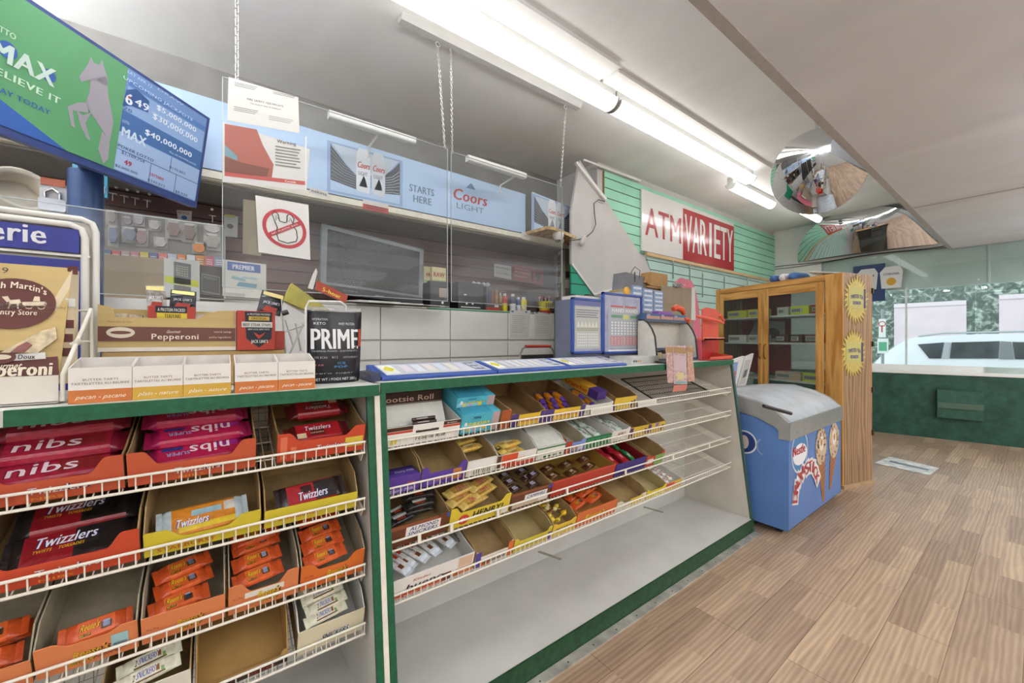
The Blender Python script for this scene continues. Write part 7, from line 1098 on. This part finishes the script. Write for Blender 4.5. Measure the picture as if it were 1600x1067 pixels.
# ------------------------------------------------------------------ sign on the mint wall
sy = YM-.045; t = thing('shop_sign', 'large white and red shop sign reading ATM VARIETY on the mint slat wall', 'sign', at(1075, 410, Y=sy)); P = [at(*p, Y=sy) for p in ((1003, 392.5), (1146.7, 422), (1145, 347.6), (1003, 295.6))]; zb, zt = (P[0].z+P[1].z)/2, (P[2].z+P[3].z)/2; xa, xb = P[0].x, P[1].x; xm = at(1067, 400, Y=sy).x
b = MB(); b.box((xa, sy, zb), (xb, sy+.022, zt), M('E4E2E0', .12, 0, .02, 5, spec=.6)); b.build('board', t, .002); RS = M('B03C42', .15, 0, .04, 5, spec=.6); H = zt-zb
b = MB(); b.rect((xm, sy-.001, zb), X3, Z3, 0, .0, xb-xm, H*.93, RS); b.build('red_field', t); b = MB(); b.text('ATM', (xa+.07, sy-.002, zb+H*.27), X3, Z3, H*.47, RS, xm-xa-.12, .012); b.build('red_lettering', t)
b = MB(); w_ = (xb-xm-.07)/7; WS = M('E9E6E4', .12, 0, 0, spec=.6)
for q, s in enumerate('VARIETY'): b.text(s, (xm+.035+w_*q+w_*.5, sy-.003, zb+H*.17), X3, Z3, H*.68, WS, w_*(.88 if s != 'I' else .30), .012, 0, 'C')
b.build('white_lettering', t)
for k, (x, y0, y1, dx) in enumerate(((1052, 407, 432, 0), (1078, 412, 440, 0), (1098, 425, 462, 0), (1132, 430, 455, 0), (1168, 434, 452, 0))):
    p, q, r_ = at(x, y0, Y=YM-.03), at(x+dx, y1, Y=YM-.12), at(x, y0+4, Y=YM-.22); b = MB(); b.tube([p, r_], .007, M('C2CBCB', .3, .5), 6); b.tube([p-Z3*.0, Vector((p.x, YM-.03, q.z))], .008, M('B9C6C4', .3, .5), 6); b.tube([r_, Vector((p.x, YM-.03, q.z))], .005, M('C2CBCB', .3, .5), 6)
    tag(b.build('shelf_bracket'), 'empty metal bracket on the pale slat wall, %s from the left below the sign' % ORD[k], 'bracket', 'empty brackets under the sign')
b = MB(); c_ = [at(x, y, Y=YM-.06) for x, y in ((945, 315), (935, 312), (928, 318), (929, 335), (931, 350), (926, 362), (918, 369), (906, 374), (890, 376))]; b.tube(c_, .005, M('4A4742', .5), 6); tag(b.build('loose_cable'), 'thin dark cable looping down beside the mint slat wall', 'cable')
b = MB(); c_ = at(911, 376, Y=YM-.08); b.lathe([(.001, -.06), (.025, -.05), (.028, 0), (.02, .04), (.012, .06)], c_, WHITE, 12, Matrix.Rotation(.5, 4, 'X')); tag(b.build('small_bulb'), 'small white bulb hanging from the loose cable by the wooden ledge', 'bulb')

b = MB(); b.box((5.38, -4, LOWC-.004), (5.41, .74, LOWC), M('B9B2AA', .8)); struct(b.build('trim_ceiling_seam'))
# ------------------------------------------------------------------ convex mirrors
MIR = M('D8DADB', .02, 1, 0, spec=.5)
mc = C0+ray_(1275, 270)*3.25; t = thing('round_mirror', 'round convex security mirror hanging under the ceiling edge', 'mirror', mc); nm = ((C0-mc).normalized()+Vector((0, .30, -.06))).normalized(); q4 = nm.to_track_quat('Z', 'Y').to_matrix().to_4x4(); TT = Matrix.Translation(mc) @ q4; r_ = .335
b = MB(TT); b.lathe([(r_*math.sin(a)/math.sin(.75), (math.cos(a)-math.cos(.75))*r_/math.sin(.75)*.7) for a in [.75*(1-q/14) for q in range(14)]]+[(.001, (1-math.cos(.75))*r_/math.sin(.75)*.7)], (0, 0, 0), MIR, 48); b.build('mirror_dome', t)
b = MB(TT); b.lathe([(r_, -.012), (r_+.001, .001), (r_-.002, .002)], (0, 0, 0), M('BDBDBA', .4), 48); b.build('rim', t); b = MB(); b.tube([mc-nm*.01, mc-nm*.08, Vector((mc.x+.06, mc.y+.02, CEIL))], .012, STEEL, 8); b.build('hanger', t)
t = thing('oval_mirror', 'wide half oval convex mirror above the front window', 'mirror', (XW-.05, 1.75, 2.75)); cy_, cz_ = 1.72, 2.70; hw, hh, bl = .84, .66, .16
b = MB(); N = 30; Rg = 12; rings = []
for j in range(Rg+1):
    f = PI/2*j/Rg; rings.append([(lambda u, v: Vector((XW-.02-.30*v-bl*(1-u*u)*(1-((v-.3)/.75)**2 if v > .3 else 1), cy_+hw*u, cz_+hh*v)))(math.cos(f)*math.cos(PI*i/N), math.cos(f)*math.sin(PI*i/N)) for i in range(N+1)])
for j in range(Rg):
    for i in range(N): b.add([rings[j][i], rings[j][i+1], rings[j+1][i+1], rings[j+1][i]], [(0, 3, 2, 1)], MIR, True)
o = b.build('mirror_dome', t); m_ = o.modifiers.new('w', 'WELD'); m_.merge_threshold = .0005
b = MB(); b.poly([rings[j][0] for j in range(Rg+1)]+[rings[j][N] for j in range(Rg, -1, -1)], M('6A6A66', .6)); b.build('flat_base', t)
b = MB(); b.tube([Vector((XW-.02, y, 2.665+.012*math.sin(y*5))) for y in [YM-.2*q for q in range(24)]], .006, BLK, 5); b.tube([Vector((XW-.02, y, 2.645-.02*math.sin(y*3))) for y in [YM-.2*q for q in range(24)]], .005, BLK, 5); tag(b.build('wall_cable'), 'black cables running along the wall above the front window', 'cable')
# window poster
t = thing('window_poster', 'navy beer poster with two frosty cans in the window behind the oak cabinet', 'poster', (XW+.03, 1.6, 2.1)); X_ = XW+.035; a, c = at(1333, 458, X=X_), at(1383, 411, X=X_); b = MB(); b.box((X_, c.y, a.z-.15), (X_+.006, a.y, c.z), M('27406E', .4)); b.build('sheet', t)
b = MB(); ny = Vector((0, -1, 0))
for k in (0, 1): P = Vector((X_-.001, a.y-.06-.28*k, 2.13)); b.poly([P, P+ny*.22, P+ny*.24+Z3*.25, P+ny*.2+Z3*.33, P+ny*.04+Z3*.33, P+Z3*.25-ny*.02], ink('E3E4E2')); b.disc(P-X3*.001+ny*.11+Z3*.1, ny, Z3, .055, .06, ink('D8A83A'), 16); b.text('CORONA', P-X3*.001+ny*.02+Z3*.2, ny, Z3, .035, ink('4A5A7A'), .18, .03)
b.build('can_picture', t)
# floor register
t = thing('floor_register', 'worn white metal floor register set in the wood floor', 'floor vent', (5.9, .87, 0)); P = [at(*p, Z=.001) for p in ((1366, 724), (1390, 714), (1467, 732), (1452, 743))]
b = MB(); b.prism(P, (0, 0, .006), M('D6D6D0', .45, .2, .25, 14)); b.build('plate', t); b = MB(); lc = lambda u, v: (P[0]*(1-u)+P[3]*u)*(1-v)+(P[1]*(1-u)+P[2]*u)*v+Z3*.0065; b.poly([lc(.15, .42), lc(.9, .42), lc(.9, .6), lc(.15, .6)], ink('6E7680')); b.build('slot', t)
# ------------------------------------------------------------------ street outside
b = MB(); b.box((XW+.3, -30, -.25), (40, 30, -.2), M('8E8E8A', .9, 0, .1, 2)); struct(b.build('ground_street'))
b = MB(); b.box((XW+.3, -30, -.2), (11.2, 30, -.08), M('C4C3BE', .9, 0, .08, 2)); struct(b.build('ground_sidewalk'))
def marble():
    m = bpy.data.materials.new('green_marble'); m.use_nodes = True; nt = m.node_tree; p = nt.nodes['Principled BSDF']; p.inputs['Roughness'].default_value = .35; L = nt.links.new
    tc = nt.nodes.new('ShaderNodeTexCoord'); v = nt.nodes.new('ShaderNodeTexNoise'); v.inputs['Scale'].default_value = 4.5; v.inputs['Detail'].default_value = 12; v.inputs['Distortion'].default_value = 1.4; L(tc.outputs['Object'], v.inputs['Vector'])
    cr = nt.nodes.new('ShaderNodeValToRGB'); e = cr.color_ramp.elements; e[0].position = .42; e[0].color = lin('3F5148'); e[1].position = .66; e[1].color = lin('A9B5A8'); x = e.new(.52); x.color = lin('5F6E62'); L(v.outputs[0], cr.inputs[0])
    bk = nt.nodes.new('ShaderNodeTexBrick'); bk.offset = 0; bk.inputs['Scale'].default_value = 1; bk.inputs['Brick Width'].default_value = 1.3; bk.inputs['Row Height'].default_value = .62; bk.inputs['Mortar Size'].default_value = .01; bk.inputs['Color1'].default_value = bk.inputs['Color2'].default_value = (1, 1, 1, 1); bk.inputs['Mortar'].default_value = (1.9, 1.9, 1.8, 1)
    g = nt.nodes.new('ShaderNodeSeparateXYZ'); cb = nt.nodes.new('ShaderNodeCombineXYZ'); L(tc.outputs['Object'], g.inputs[0]); L(g.outputs[1], cb.inputs[0]); L(g.outputs[2], cb.inputs[1]); L(cb.outputs[0], bk.inputs['Vector'])
    mx = nt.nodes.new('ShaderNodeMixRGB'); mx.blend_type = 'MULTIPLY'; mx.inputs[0].default_value = 1; L(cr.outputs[0], mx.inputs[1]); L(bk.outputs[0], mx.inputs[2]); L(mx.outputs[0], p.inputs['Base Color']); return m
XB = 20.0; t = thing('marble_building', 'green marble clad building across the street with pink blank panels', 'building', (XB+2, 0, -.2))
b = MB(); b.box((XB, -16, -.2), (XB+4, 12, 6), marble()); b.build('facade', t); PK_ = M('DCCBCE', .6, 0, .04, 2)
for x0, x1, y0 in ((1397, 1510, 472), (1561, 1700, 461)):
    p, q = at(x0, y0, X=XB-.05), at(x1, y0, X=XB-.05); zt = (at(x0, y0+5, X=XB-.05).z+at(x1, y0-5, X=XB-.05).z)/2 if x0 < 1500 else at(1561, 461, X=XB-.05).z; b = MB(); b.box((XB-.05, q.y, -.2), (XB, p.y, zt), PK_); b.box((XB-.08, q.y, zt-.14), (XB, p.y, zt), M('DDD0D2', .6)); b.build('pink_panel', t)
# parked white suv
t = thing('parked_suv', 'white parked suv with dark windows outside the front window', 'car', (14.3, 0, -.2)); XC = 13.5; CW_ = M('E6E9EA', .2, 0, .02, 2, coat=.5); DG = M('4A5052', .1, 0, .3, 3)
body = [(2.55, .25), (2.60, .75), (2.45, .95), (2.05, 1.33), (1.85, 1.40), (.8, 1.47), (-.4, 1.46), (-.9, 1.38), (-1.55, 1.0), (-2.4, .88), (-2.62, .6), (-2.6, .2)]
b = MB(); b.loft([[(XC+dx, y*(1-.02*k), z if z < .9 else .9+(z-.9)*(1-.0*k)) for y, z in body] for k, dx in ((1, 0.06), (0, .16), (0, 1.64), (1, 1.74))], CW_, True, True); b.build('body', t)
def cwin(pts): b = MB(); P = [at(x, y, X=XC+.05) for x, y in pts]; b.prism(P, (-.012, 0, 0), DG); return b.build('side_window', t)
cwin(((1434, 538), (1475, 535), (1470, 560), (1452, 560))); cwin(((1487, 535), (1562, 533), (1560, 560), (1484, 560))); cwin(((1582, 534), (1650, 536), (1660, 562), (1586, 561)))
b = MB(); b.prism([at(*p, X=XC+.05) for p in ((1476, 535), (1485, 535), (1482, 560), (1471, 560))], (-.01, 0, 0), M('A9AEB0', .3)); b.build('pillar_trim', t); b = MB(); b.prism([at(*p, X=XC+.05) for p in ((1564, 533), (1580, 534), (1584, 561), (1562, 561))], (-.01, 0, 0), M('7E8486', .3)); b.build('pillar_trim', t)
b = MB(); b.tube([(XC+.2, 1.8, 1.42), (XC+.2, 1.4, 1.49), (XC+.2, -.4, 1.53), (XC+.2, -.8, 1.46)], .022, M('9FA4A6', .3, .5), 8); b.build('roof_rail', t)
for y in (1.65, -1.65): b = MB(); b.tube([(XC+.02, y, .13), (XC+.26, y, .13)], .33, M('2A2A2A', .7), 24); w2 = b.build('wheel', t); b = MB(); b.tube([(XC+.0, y, .13), (XC+.03, y, .13)], .2, M('A9ACAE', .3, .8), 20); b.build('hubcap', w2)
t = thing('parking_sign', 'white no stopping sign above a green parking sign on a street post', 'street sign', at(1380, 530, X=10.6)); b = MB(); p = at(1379, 530, X=10.62); b.tube([(10.62, p.y, -.1), (10.62, p.y, 1.95)], .025, M('9A9C9C', .5, .5), 8); b.build('post', t)
a, c = at(1373, 527, X=10.59), at(1384, 498, X=10.59); b = MB(); b.box((10.585, c.y, a.z), (10.595, a.y, c.z), M('E6E6E4', .4)); b.ring((10.584, (a.y+c.y)/2, c.z-.1), Y3, Z3, .055, .055, .015, ink('B83A34'), 18); b.rect((10.583, (a.y+c.y)/2+.012, a.z+.1), (0, -1, 0), Z3, 0, 0, .02, .14, ink('B83A34')); b.build('upper_plate', t)
a, c = at(1371, 552, X=10.59), at(1388, 529, X=10.59); b = MB(); b.box((10.585, c.y, a.z), (10.595, a.y, c.z), M('E4E6E4', .4)); b.rect((10.584, a.y, a.z+.05), (0, -1, 0), Z3, .02, 0, a.y-c.y-.02, (c.z-a.z)*.6, ink('5AA884')); b.build('lower_plate', t)
